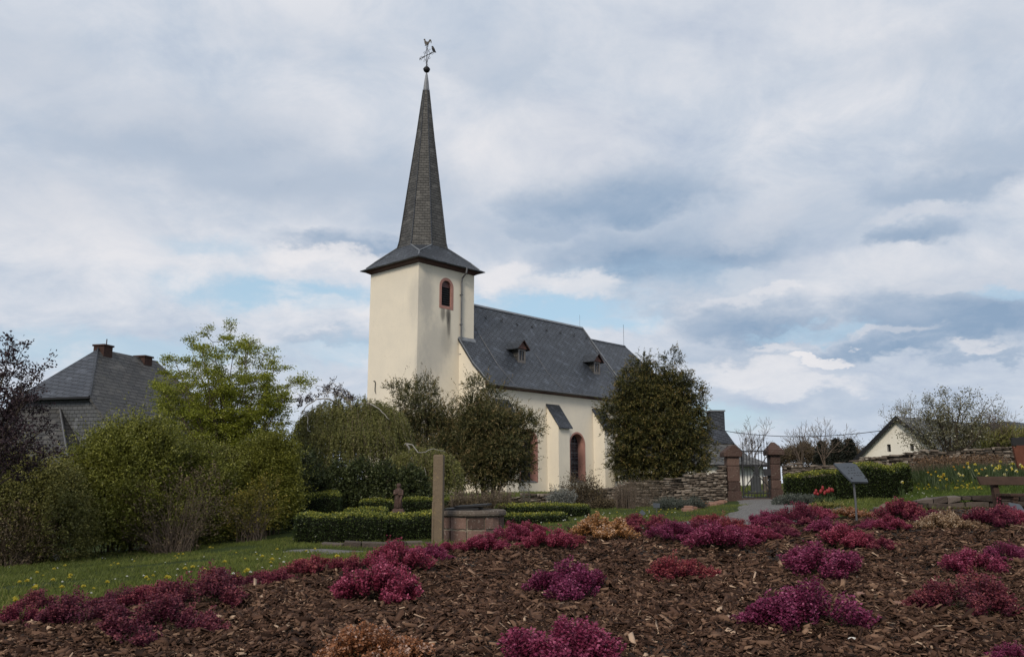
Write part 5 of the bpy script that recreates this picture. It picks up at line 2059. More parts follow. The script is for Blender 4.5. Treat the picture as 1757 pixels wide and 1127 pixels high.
def crown_points(lumps, n, rg, shell=.35, zmin=None, seed=0, cull=.62, amp=.22):
    """points scattered in the outer shell of a union of ellipsoids; lumps: (cx,cy,cz,rx,ry,rz)"""
    Lm = np.array(lumps, float)
    w = (Lm[:, 3] * Lm[:, 5])
    w = w / w.sum()
    out, outd, outr = [], [], []
    tot = 0
    while tot < n:
        m = int((n - tot) * 1.6) + 50
        k = rg.choice(len(Lm), m, p=w)
        d = rand_dirs(rg, m)
        r = 1 - shell * rg.uniform(0, 1, m) ** 1.6
        f = lumpy(d + k[:, None] * 1.7, seed, 3.0, amp)
        P = Lm[k, :3] + d * Lm[k, 3:] * (r * f)[:, None]
        ok = np.ones(m, bool)
        for j in range(len(Lm)):
            q = np.linalg.norm((P - Lm[j, :3]) / Lm[j, 3:], axis=1)
            ok &= (q > cull) | (k == j)
        if zmin is not None:
            ok &= P[:, 2] > (zmin(P[:, 0], P[:, 1]) if callable(zmin) else zmin)
        N = nrm(d / Lm[k, 3:])
        out.append(P[ok])
        outd.append(N[ok])
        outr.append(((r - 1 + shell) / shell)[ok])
        tot += ok.sum()
    return np.concatenate(out)[:n], np.concatenate(outd)[:n], np.concatenate(outr)[:n]


def sprays(C, P, N, depth, rg, k, tl, L, W, up=.2, spread=.6, m=0, tip=.6, base=0.0, out=1.0, fold=.25, jit=.12, leafside=.8, shoot=.05):
    """a short twig of k leaves at every point"""
    n = len(P)
    T = nrm(N * out + rand_dirs(rg, n) * spread + np.array([0, 0, up]))
    tlv = tl * rg.uniform(.6, 1.3, n)
    sh = rg.uniform(size=n) < shoot
    tlv = np.where(sh, tlv * rg.uniform(1.6, 2.8, n), tlv)
    T = nrm(T + sh[:, None] * np.array([0, 0, .5]))
    fr = (np.arange(k) + .5) / k
    PP = P[:, None] + T[:, None] * (fr[None, :, None] * tlv[:, None, None])
    PP = PP + rg.normal(size=PP.shape) * jit * tl
    D = T[:, None] * (1.0) + rg.normal(size=PP.shape) * leafside
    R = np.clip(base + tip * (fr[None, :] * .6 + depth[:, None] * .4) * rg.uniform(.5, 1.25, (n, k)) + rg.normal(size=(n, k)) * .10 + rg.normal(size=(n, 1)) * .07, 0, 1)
    ls = rg.uniform(.7, 1.25, (n, k))
    C.leaves(PP.reshape(-1, 3), D.reshape(-1, 3), (L * ls).ravel(), (W * ls).ravel(), R.ravel(), rg, m, fold)


def px_lumps(lst):
    """(u,v,ru,rv,Y[,depth radius]) in photo pixels -> metric ellipsoids"""
    o = []
    for e in lst:
        u, v, ru, rv, Y = e[:5]
        p = at(u, v, Y)
        s = Y / FPX
        ry = e[5] if len(e) > 5 else ru * s * .9
        o.append((p[0], p[1], p[2], ru * s, ry, rv * s))
    return o


def branchy(b, p, d, L, r, lev, rg, tips, up=.1, spread=.7, n=(3, 4), shrink=.68, wob=.12, minr=.004, seg=5, droop=0.0, kids_from=.35):
    """recursive limbs; collects twig tips as (point, direction)"""
    pts = [np.array(p, float)]
    dd = nrm(np.array(d, float))
    for i in range(seg):
        dd = nrm(dd + rg.normal(size=3) * wob + np.array([0, 0, up - droop * i / seg]) * .25)
        pts.append(pts[-1] + dd * L / seg)
    rad = np.linspace(r, max(r * .55, minr), len(pts))
    b.tube(pts, rad, 6 if r > .04 else (4 if r > .012 else 3), 0, .5, False)
    if lev == 0:
        for q in pts[2:]:
            tips.append((q, dd))
        return
    k = rg.integers(n[0], n[1] + 1)
    for i in range(k):
        f = kids_from + (1 - kids_from) * (i + rg.uniform(.2, .8)) / k
        j = min(int(f * seg), seg - 1)
        q = pts[j] + (pts[j + 1] - pts[j]) * (f * seg - j)
        a = nrm(pts[j + 1] - pts[j])
        s = nrm(np.cross(a, rg.normal(size=3)))
        nd = nrm(a * (1 - spread * .45) + s * spread)
        branchy(b, q, nd, L * shrink * rg.uniform(.75, 1.15), max(r * .55 * (1 - .3 * f), minr), lev - 1, rg, tips, up, spread, n, shrink, wob, minr, seg, droop, kids_from)
    branchy(b, pts[-1], dd, L * shrink * .9, max(r * .5, minr), lev - 1, rg, tips, up, spread, n, shrink, wob, minr, seg, droop, kids_from)


def shrub(name, label, cat, foot, lumps, nspray, k, tl, L, W, m, seed, up=.2, spread=.6, shell=.35, stems=10, stem_r=.02, stemmat='twig_bark', tip=.7, base=0.0, group=None,
          out=1.0, cull=.62, amp=.22, part='foliage', clip=True, fold=.25, leafside=.8, stem_to=.75, jit=.12, shoot=.05):
    rg = np.random.default_rng(seed)
    org = np.array(foot, float)
    t = thing(name, label, cat, tuple(org), 0, group)
    Lm = px_lumps(lumps)
    zm = (lambda x, y: surf(x, y) + .03) if clip else None
    P, N, dp = crown_points(Lm, nspray, rg, shell, zm, seed, cull, amp)
    C = Cloud()
    sprays(C, P, N, dp, rg, k, tl, L, W, up, spread, 0, tip, base, out, fold, jit, leafside, shoot)
    C.build(part, M[m], t, None, org)
    if stems:
        b = B()
        for i in range(stems):
            e = Lm[rg.integers(len(Lm))]
            d = rand_dirs(rg, 1)[0]
            q = np.array(e[:3]) + d * np.array(e[3:]) * stem_to * rg.uniform(.3, 1)
            s = org + np.array([rg.normal() * .12 + (q[0] - org[0]) * .25, rg.normal() * .12, -.1])
            s[2] = float(surf(s[0], s[1])) - .1
            midp = (s + q) / 2 + np.array([(s[0] - q[0]) * .18, (s[1] - q[1]) * .18, abs(q[2] - s[2]) * .10])
            pts = [(1 - f) ** 2 * s + 2 * f * (1 - f) * midp + f * f * q + rg.normal(size=3) * .02 for f in np.linspace(0, 1, 7)]
            b.tube([p - org for p in pts], np.linspace(stem_r, stem_r * .3, 7), 5, 0, .5, False)
        for i in range(min(stems, 22) if shoot > .1 else 0):
            # thin leafless shoots standing out of the crown
            e = Lm[rg.integers(len(Lm))]
            q = np.array(e[:3]) + nrm(np.array([rg.normal() * .5, rg.normal() * .4, 1.])) * np.array(e[3:]) * rg.uniform(1.0, 1.38)
            s0 = np.array(e[:3]) * .6 + q * .4
            b.tube([s0 - org, (s0 + q) / 2 - org + rg.normal(size=3) * .03, q - org], [.007, .005, .003], 4, 0, .5, False)
        b.build('stems', M[stemmat], t)
    return t


def foot(u, v, d):
    p = at(u, v, d)
    return np.array([p[0], p[1], float(surf(p[0], p[1]))])


# ------------------------------------------------------------------ the big yew right of the nave
def clumps(seed, n, inside, Y, r0, r1, dy=1.6):
    """small foliage clumps filling an outline given in photo pixels"""
    g = random.Random(seed)
    xs = [p[0] for p in inside]
    ys = [p[1] for p in inside]
    out = []
    k = 0
    while len(out) < n and k < 40000:
        k += 1
        u, v = g.uniform(min(xs), max(xs)), g.uniform(min(ys), max(ys))
        r = g.uniform(r0, r1)
        if float(dist_poly(np.array(u), np.array(v), inside)) < r * .55:
            continue
        if any((u - a[0]) ** 2 + (v - a[1]) ** 2 < (r * .62) ** 2 for a in out):
            continue
        d = min(1.0, float(dist_poly(np.array(u), np.array(v), inside)) / 60)
        out.append((u, v, r * g.uniform(.95, 1.25), r * g.uniform(.7, .95), Y - dy * d * g.uniform(.2, 1.0) + g.uniform(-.2, .4)))
    return out


YEW = [(1104, 584), (1113, 592), (1122, 612), (1132, 630), (1140, 606), (1157, 594), (1170, 606), (1180, 628), (1192, 634), (1212, 642), (1200, 652), (1212, 672), (1206, 690), (1220, 720), (1212, 745), (1226, 775), (1216, 800), (1206, 820), (1190, 832), (1130, 832), (1062, 834),
       (1046, 812), (1026, 800), (1044, 788), (1040, 765), (1026, 745), (1040, 735), (1034, 712), (1014, 698), (1030, 680), (1052, 668), (1064, 640), (1078, 622), (1090, 606)]
YEW = [(1120 + (u - 1120) * .93, 720 + (v - 720) * (.95 if v < 720 else .98)) for u, v in YEW]
core_y = [(1120, 775, 58, 44, 38.4), (1100, 720, 38, 44, 38.4), (1146, 720, 36, 44, 38.4), (1110, 668, 18, 34, 38.4), (1158, 668, 15, 26, 38.4), (1120, 805, 58, 20, 38.4)]
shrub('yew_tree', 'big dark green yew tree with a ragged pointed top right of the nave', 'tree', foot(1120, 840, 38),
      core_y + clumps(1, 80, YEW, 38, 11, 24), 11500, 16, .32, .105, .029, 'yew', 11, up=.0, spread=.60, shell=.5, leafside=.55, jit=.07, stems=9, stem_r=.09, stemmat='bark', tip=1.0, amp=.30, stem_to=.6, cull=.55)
# two brownish yews in front of the nave
YA = [(735, 646), (748, 654), (760, 668), (775, 676), (784, 694), (795, 700), (800, 760), (796, 830), (770, 848), (720, 850), (690, 840), (672, 800), (664, 750), (668, 715), (654, 695), (668, 682), (664, 664), (690, 658), (712, 662), (722, 650)]
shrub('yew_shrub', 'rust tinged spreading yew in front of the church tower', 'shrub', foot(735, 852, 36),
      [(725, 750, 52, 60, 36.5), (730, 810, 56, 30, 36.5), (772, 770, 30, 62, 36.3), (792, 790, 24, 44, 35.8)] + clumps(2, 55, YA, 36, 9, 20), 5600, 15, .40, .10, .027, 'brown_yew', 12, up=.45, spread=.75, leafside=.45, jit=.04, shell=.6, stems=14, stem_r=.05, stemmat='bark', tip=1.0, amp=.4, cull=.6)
YB = [(812, 640), (824, 652), (836, 664), (852, 672), (866, 680), (878, 690), (892, 702), (904, 712), (930, 726), (912, 738), (922, 752), (932, 762), (918, 776), (934, 796), (920, 812), (900, 820), (880, 826), (862, 836), (840, 842), (815, 838), (800, 828), (790, 800), (786, 750), (790, 710), (792, 690), (800, 664)]
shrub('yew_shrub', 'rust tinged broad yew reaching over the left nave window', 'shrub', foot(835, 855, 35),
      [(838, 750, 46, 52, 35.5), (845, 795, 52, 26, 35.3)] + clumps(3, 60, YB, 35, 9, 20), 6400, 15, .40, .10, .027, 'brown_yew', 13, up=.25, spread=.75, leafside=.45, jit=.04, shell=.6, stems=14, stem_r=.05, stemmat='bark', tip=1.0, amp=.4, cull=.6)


# ------------------------------------------------------------------ weeping birches
def weeping(label, base, domes, nst, seed, d, limbs, tr, len_px, leafn=3.4):
    """curtains of hanging twigs falling from arching limbs"""
    rg = np.random.default_rng(seed)
    org = np.array(base, float)
    t = thing('weeping_birch', label, 'tree', tuple(org))
    b = B()
    for pts_px, r0, r1 in limbs:
        pts = np.array([at(u, v, y) for u, v, y in pts_px])
        # smooth
        tt = np.linspace(0, len(pts) - 1, len(pts) * 4)
        q = np.c_[[np.interp(tt, np.arange(len(pts)), pts[:, k]) for k in range(3)]].T
        for _ in range(2):
            q[1:-1] = (q[:-2] + 2 * q[1:-1] + q[2:]) / 4
        q[1:-1] += rg.normal(size=q[1:-1].shape) * .012
        nm = 'trunk' if pts_px is limbs[0][0] else 'limb'
        bb = B()
        bb.tube(q - org, np.linspace(r0, r1, len(q)), 6, 0, .5, True)
        bb.build(nm, M['birch_bark'], t, smooth=True)
    C = Cloud()
    Lm = np.array(px_lumps(domes))
    s = d / FPX
    w = Lm[:, 3] * Lm[:, 3]
    kk = rg.choice(len(Lm), nst, p=w / w.sum())
    tw = B()
    for i in range(nst):
        e = Lm[kk[i]]
        a = rg.uniform(0, 2 * pi)
        rr = sqrt(rg.uniform(0.05, 1))
        top = np.array([e[0] + e[3] * rr * cos(a), e[1] + e[4] * rr * sin(a), e[2] + e[5] * sqrt(max(0, 1 - rr * rr)) * rg.uniform(.75, 1.06)])
        hang = len_px * s * rg.uniform(.35, 1.15) * (.6 + .4 * rr)
        m_ = 7
        outd = np.array([cos(a), sin(a), 0]) * (.10 + .16 * rr)
        pts = [top + outd * hang * (1 - (1 - f) ** 2) * .8 + np.array([0, 0, .05 * sin(f * 3) - hang * f * (f * .3 + .7)]) + rg.normal(size=3) * .012 for f in np.linspace(0, 1, m_)]
        g = float(surf(top[0], top[1])) + .05
        pts = [p for p in pts if p[2] > g]
        if len(pts) < 3:
            continue
        pts = np.array(pts)
        if i % 3 == 0:
            tw.tube(pts - org, .004, 3, 0, .5, False)
        n = int(hang / .07 * leafn) + 4
        f = rg.uniform(0, len(pts) - 1.001, n)
        j = f.astype(int)
        P = pts[j] + (pts[j + 1] - pts[j]) * (f - j)[:, None] + rg.normal(size=(n, 3)) * .018
        D = np.array([0, 0, -.9]) + rg.normal(size=(n, 3)) * .6
        C.leaves(P, D, rg.uniform(.035, .062, n), rg.uniform(.018, .030, n), np.clip(rg.normal(.45, .22, n) + rg.normal() * .12, 0, 1), rg)
    tw.build('hanging_twigs', M['twig_bark'], t)
    C.build('foliage', M['birch_leaf'], t, None, org)
    # small upright tufts along the crown
    return t


D1 = 24.0
weeping('domed weeping birch with pale bare limbs over its crown left of the tower', foot(612, 880, D1),
        [(602, 750, 92, 72, D1), (560, 745, 56, 50, D1 - .3), (650, 745, 52, 50, D1 - .2), (640, 735, 60, 50, D1 + .3), (600, 760, 80, 40, D1 - .8), (690, 775, 22, 26, D1)], 1900, 21, D1,
        [([(612, 885, D1), (610, 840, D1), (604, 780, D1), (600, 730, D1), (603, 700, D1), (598, 682, D1)], .075, .035),
         ([(603, 740, D1), (590, 705, D1 - .3), (570, 684, D1 - .5), (545, 683, D1 - .6), (522, 700, D1 - .7), (516, 715, D1 - .7)], .03, .010),
         ([(600, 720, D1), (610, 695, D1 - .3), (628, 690, D1 - .6), (650, 700, D1 - .7), (668, 720, D1 - .7)], .03, .010),
         ([(516, 708, D1 - 1.), (524, 703, D1 - 1.05), (530, 725, D1 - 1.1), (527, 738, D1 - 1.15), (545, 745, D1 - 1.15), (568, 762, D1 - 1.2)], .018, .006),
         ([(610, 800, D1 - 1), (612, 775, D1 - 1.1), (613, 790, D1 - 1.2), (620, 805, D1 - 1.2)], .012, .008),
         ([(598, 690, D1), (580, 676, D1), (562, 672, D1), (540, 682, D1)], .022, .007),
         ([(600, 690, D1), (575, 668, D1 + .1), (552, 664, D1), (540, 660, D1)], .016, .004),
         ([(605, 690, D1 + .1), (598, 672, D1 + .2), (580, 664, D1 + .2), (565, 655, D1 + .2)], .016, .004)], 0, 95)
weeping('smaller weeping birch with one bright white limb behind the stone post', foot(722, 880, 22.5),
        [(725, 805, 60, 40, 22.5), (755, 810, 36, 34, 22.4), (690, 815, 34, 36, 22.7)], 850, 22, 22.5,
        [([(722, 885, 22.5), (720, 850, 22.5), (712, 810, 22.5), (703, 778, 22.5), (698, 762, 22.4)], .05, .022),
         ([(694, 764, 22.), (702, 760, 21.9), (715, 772, 21.8), (722, 778, 21.8), (732, 774, 21.8), (742, 768, 21.8), (755, 772, 21.8), (765, 776, 21.9)], .016, .004),
         ([(705, 785, 22), (715, 792, 21.8), (730, 805, 21.7), (733, 822, 21.7)], .010, .005)], 0, 70)


# upright tufts of leaves standing over the birch crown, part of the birch's own outline
def tufts(parent_label):
    rg = np.random.default_rng(5)
    b = [o for o in COL.objects if o.get('label') == parent_label][0]
    org = np.array(b.location)
    C = Cloud()
    tw = B()
    for i in range(75):
        u = rg.uniform(508, 608)
        v = 694 - 22 * exp(-((u - 562) / 34) ** 2) + rg.uniform(-4, 10)
        p = at(u, v, D1 + rg.uniform(-.8, .8))
        h = rg.uniform(.1, .42) * (1 - abs(u - 560) / 90)
        dd = nrm(np.array([rg.normal() * .5, rg.normal() * .5, 1]))
        q = p + dd * h
        tw.tube([p - org, (p + q) / 2 - org + rg.normal(size=3) * .02, q - org], .006, 3, 0, .5, False)
        n = 12
        f = rg.uniform(.3, 1.05, n)[:, None]
        C.leaves(p + (q - p) * f + rg.normal(size=(n, 3)) * .025, dd + rg.normal(size=(n, 3)) * .8, .065, .034, rg.uniform(.1, .5, n), rg)
    C.build('upright_shoots', M['plum'], b, None, org)
    tw.build('shoot_twigs', M['birch_bark'], b)


tufts('domed weeping birch with pale bare limbs over its crown left of the tower')


# ------------------------------------------------------------------ spring tree left (yellow-green, open crown)
def spring_tree():
    rg = np.random.default_rng(31)
    d = 21.0
    org = foot(392, 900, d)
    t = thing('spring_tree', 'yellow-green spring tree with an open layered crown against the sky', 'tree', tuple(org))
    b = B()
    tips = []
    targets = [(300, 600, -.4), (330, 575, .3), (365, 560, -.2), (395, 556, .2), (430, 562, -.3), (450, 585, .4), (470, 625, -.2), (500, 645, .2), (488, 680, -.3), (300, 640, .4), (285, 680, -.3),
               (340, 620, .5), (375, 600, -.5), (415, 600, .5), (440, 640, -.5), (355, 660, -.6), (400, 650, .6), (460, 690, .3), (320, 700, .0), (280, 640, .5), (310, 665, -.7), (425, 575, .6), (345, 590, -.6), (275, 665, -.2), (290, 700, .3), (310, 725, -.3), (285, 735, .2), (450, 665, -.3), (470, 715, .3), (490, 660, .5), (440, 710, -.4), (395, 700, .3), (360, 720, -.3), (330, 680, .2)]
    for i, (u, v, dy) in enumerate(targets):
        v += 26 * max(0, min(1, (680 - v) / 100))
        q = at(u, v, d + dy * 1.6)
        s = org + np.array([(i % 5 - 2) * .05, (i % 3 - 1) * .05, -.1])
        mid = org + np.array([(q[0] - org[0]) * .22, (q[1] - org[1]) * .3, (q[2] - org[2]) * .55])
        pts = [(1 - f) ** 2 * s + 2 * f * (1 - f) * mid + f * f * q + rg.normal(size=3) * .025 for f in np.linspace(0, 1, 10)]
        b.tube([p - org for p in pts], np.linspace(.034, .006, 10), 5, 0, .5, False)
        for j in range(4, 10):
            for w in range(2):
                a = nrm(pts[j] - pts[j - 1])
                sd = nrm(np.cross(a, rg.normal(size=3)) * np.array([1, 1, .45]) + a * .35)
                L = rg.uniform(.25, .62) * (1.15 - .05 * j)
                branchy(b, pts[j] - org, sd, L, .008, 1, rg, tips, .12, .75, (2, 3), .62, .12, .003, 4)
    b.build('branches', M['twig_bark'], t)
    C = Cloud()
    P = np.array([p for p, _ in tips])
    D = np.array([q for _, q in tips])
    n = len(P)
    k = 22
    PP = np.repeat(P, k, 0) + rg.normal(size=(n * k, 3)) * np.array([.085, .085, .030])
    DD = np.repeat(D, k, 0) + rg.normal(size=(n * k, 3)) * np.array([.8, .8, .4])
    C.leaves(PP, DD, rg.uniform(.032, .060, n * k), rg.uniform(.020, .036, n * k), np.clip(rg.normal(.5, .25, n * k), 0, 1), rg)
    C.build('foliage', M['spring'], t)
    print('spring leaves', n * k)


spring_tree()


# ------------------------------------------------------------------ purple plum at the left edge
def plum():
    rg = np.random.default_rng(41)
    d = 13.0
    org = foot(-40, 985, d)
    t = thing('purple_plum', 'purple-leaved plum tree reaching in from the left edge', 'tree', tuple(org))
    b = B()
    tips = []
    tg = [(22, 590, 0), (35, 605, .3), (10, 620, -.3), (55, 650, .2), (68, 640, 0), (30, 680, .3), (0, 650, .2), (45, 690, -.3), (20, 720, .3), (-10, 600, 0), (60, 700, .4), (30, 745, -.4), (80, 735, .3), (-20, 700, 0), (5, 760, .4), (60, 760, -.2), (-40, 640, .3), (-30, 750, .2), (40, 650, .5), (95, 780, .2), (15, 790, 0)]
    for i, (u, v, dy) in enumerate(tg):
        q = at(u, v, d + dy)
        s = at(-40 + rg.uniform(-8, 8), 880, d)
        mid = (s + q) / 2 + np.array([-.12, 0, .25])
        pts = [(1 - f) ** 2 * s + 2 * f * (1 - f) * mid + f * f * q + rg.normal(size=3) * .015 for f in np.linspace(0, 1, 9)]
        b.tube([p - org for p in pts], np.linspace(.022, .004, 9), 5, 0, .5, False)
        for j in range(4, 9):
            for _ in range(3):
                a = nrm(pts[j] - pts[j - 1])
                sd = nrm(a * .7 + rg.normal(size=3) * .55)
                L = rg.uniform(.12, .34)
                p1 = pts[j] + sd * L
                b.tube([pts[j] - org, p1 - org], [.005, .003], 3, 0, .5, False)
                for f in np.linspace(.2, 1, 6):
                    tips.append((pts[j] + (p1 - pts[j]) * f, sd))
    b.tube([(0, 0, -.2), (0, 0, .5), at(-40, 880, d) - org], [.07, .06, .05], 8)
    b.build('branches', M['bark'], t)
    P = np.array([p for p, _ in tips])
    D = np.array([q for _, q in tips])
    k = 5
    n = len(P) * k
    C = Cloud()
    C.leaves(np.repeat(P, k, 0) + rg.normal(size=(n, 3)) * .03, np.repeat(D, k, 0) + rg.normal(size=(n, 3)) * .8, rg.uniform(.035, .06, n), rg.uniform(.018, .03, n), np.clip(rg.normal(.45, .25, n), 0, 1), rg)
    C.build('foliage', M['plum'], t, None, org)


plum()

# ------------------------------------------------------------------ shrub border on the left
shrub('privet_shrub', 'tall mid green shrub in front of the slate house', 'shrub', foot(215, 945, 16.5),
      [(215, 812, 58, 60, 16.5), (168, 805, 40, 42, 16.6), (258, 782, 34, 44, 16.6), (202, 768, 28, 22, 16.6), (262, 752, 16, 18, 16.6), (235, 885, 78, 52, 16.3), (150, 865, 46, 58, 16.4), (138, 806, 18, 16, 16.5), (180, 762, 14, 14, 16.6), (232, 748, 14, 16, 16.6)],
      8600, 13, .24, .050, .023, 'privet', 51, up=.45, spread=.75, shell=.5, stems=26, stem_r=.014, tip=.75, amp=.46, shoot=.13)
shrub('viburnum_shrub', 'olive brown shrub at the left edge of the lawn', 'shrub', foot(55, 968, 15.2),
      [(60, 862, 64, 54, 15.2), (20, 890, 52, 66, 15.1), (95, 830, 34, 28, 15.3), (100, 908, 54, 44, 15.1), (38, 818, 32, 24, 15.3), (0, 842, 42, 52, 15.2), (-50, 885, 44, 74, 15.2)],
      7600, 12, .22, .046, .021, 'olive_shrub', 52, up=.4, spread=.8, shell=.5, stems=40, stem_r=.010, tip=.75, amp=.46, shoot=.13)
shrub('brown_thicket', 'bare brown stemmed shrub at the far left edge of the lawn', 'shrub', foot(20, 985, 14.6),
      [(20, 925, 50, 36, 14.6), (-20, 920, 50, 50, 14.6), (55, 935, 40, 26, 14.6)], 900, 8, .25, .05, .02, 'brown_shrub', 53, up=.8, spread=.5, shell=.6, stems=110, stem_r=.006, stem_to=1.0, tip=.8)
shrub('hornbeam_shrub', 'dark green upright shrub below the spring tree', 'shrub', foot(330, 935, 17.5),
      [(325, 840, 46, 50, 17.5), (300, 806, 26, 32, 17.6), (350, 822, 32, 38, 17.6), (320, 890, 56, 38, 17.2), (375, 868, 28, 48, 17.5), (292, 772, 12, 20, 17.8), (345, 800, 16, 22, 17.9)],
      5600, 12, .24, .05, .023, 'privet', 54, up=.5, spread=.75, shell=.55, stems=30, stem_r=.012, tip=.6, amp=.46, shoot=.13)
shrub('dogwood_shrub', 'bare red-brown twig shrub at the foot of the green shrubs', 'shrub', foot(300, 945, 15.8),
      [(300, 880, 62, 60, 15.8), (350, 870, 40, 60, 15.8), (255, 900, 40, 46, 15.8)], 500, 7, .22, .05, .02, 'brown_shrub', 55, up=.9, spread=.35, shell=.6, stems=170, stem_r=.006, stem_to=1.05, tip=.8)
shrub('green_shrub', 'bright green rounded shrub beside the weeping birch', 'shrub', foot(462, 905, 18.5),
      [(465, 805, 32, 44, 18.5), (445, 832, 36, 46, 18.4), (485, 838, 20, 48, 18.5), (470, 768, 18, 22, 18.6), (437, 784, 18, 24, 18.6), (492, 780, 10, 16, 18.6), (460, 862, 38, 34, 18.4)],
      5600, 12, .22, .046, .021, 'bright_shrub', 56, up=.4, spread=.75, shell=.5, stems=24, stem_r=.011, tip=.7, amp=.46, shoot=.13)
shrub('forsythia_shrub', 'thin shrub with yellow flecks on upright brown stems', 'shrub', foot(435, 925, 16.8),
      [(432, 880, 34, 36, 16.8), (455, 865, 26, 40, 16.9), (410, 885, 26, 32, 16.8)], 420, 8, .2, .045, .022, 'yellow_shrub', 57, up=.7, spread=.5, shell=.8, stems=75, stem_r=.006, stem_to=1.05, tip=.9)
shrub('dark_shrub', 'dark evergreen shrub in shade left of the birch', 'shrub', foot(515, 895, 20.5),
      [(515, 830, 34, 46, 20.5), (495, 860, 34, 34, 20.3), (535, 850, 26, 36, 20.4), (500, 880, 40, 24, 20.0)], 1700, 11, .2, .06, .026, 'dark_box', 58, up=.2, spread=.7, stems=6, tip=.6)
shrub('hornbeam_shrub', 'dark upright shrub left of the clipped block hedge', 'shrub', foot(395, 920, 18.6),
      [(395, 852, 30, 50, 18.6), (412, 826, 20, 36, 18.7), (382, 822, 22, 40, 18.7), (400, 890, 36, 28, 18.4)], 3000, 11, .2, .055, .026, 'olive_shrub', 59, up=.5, spread=.7, shell=.5, stems=40, stem_r=.010, tip=.6, shoot=.13)
# clipped evergreens behind the hedges
for i, (u, rw, vt, lab) in enumerate(((582, 34, 800, 'leftmost of the dark clipped evergreen cones behind the hedges'), (620, 36, 792, 'tall dark clipped evergreen cone left of the stone figure'),
                                     (662, 34, 798, 'dark clipped evergreen cone right behind the stone figure'), (706, 32, 806, 'dark clipped evergreen cone between stone figure and stone post'))):
    vb = 880
    h = vb - vt
    shrub('evergreen_cone', lab, 'shrub', foot(u, vb + 4, 20.9), [(u, vb - h * .30, rw, h * .36, 20.9), (u, vb - h * .6, rw * .78, h * .32, 20.9), (u - 2, vb - h * .82, rw * .42, h * .22, 20.9)], 1500, 9, .12, .055, .028, 'dark_box', 60 + i,
          up=.3, spread=.6, shell=.3, stems=3, tip=.75, group='clipped evergreens behind the hedges', amp=.14, shoot=0)


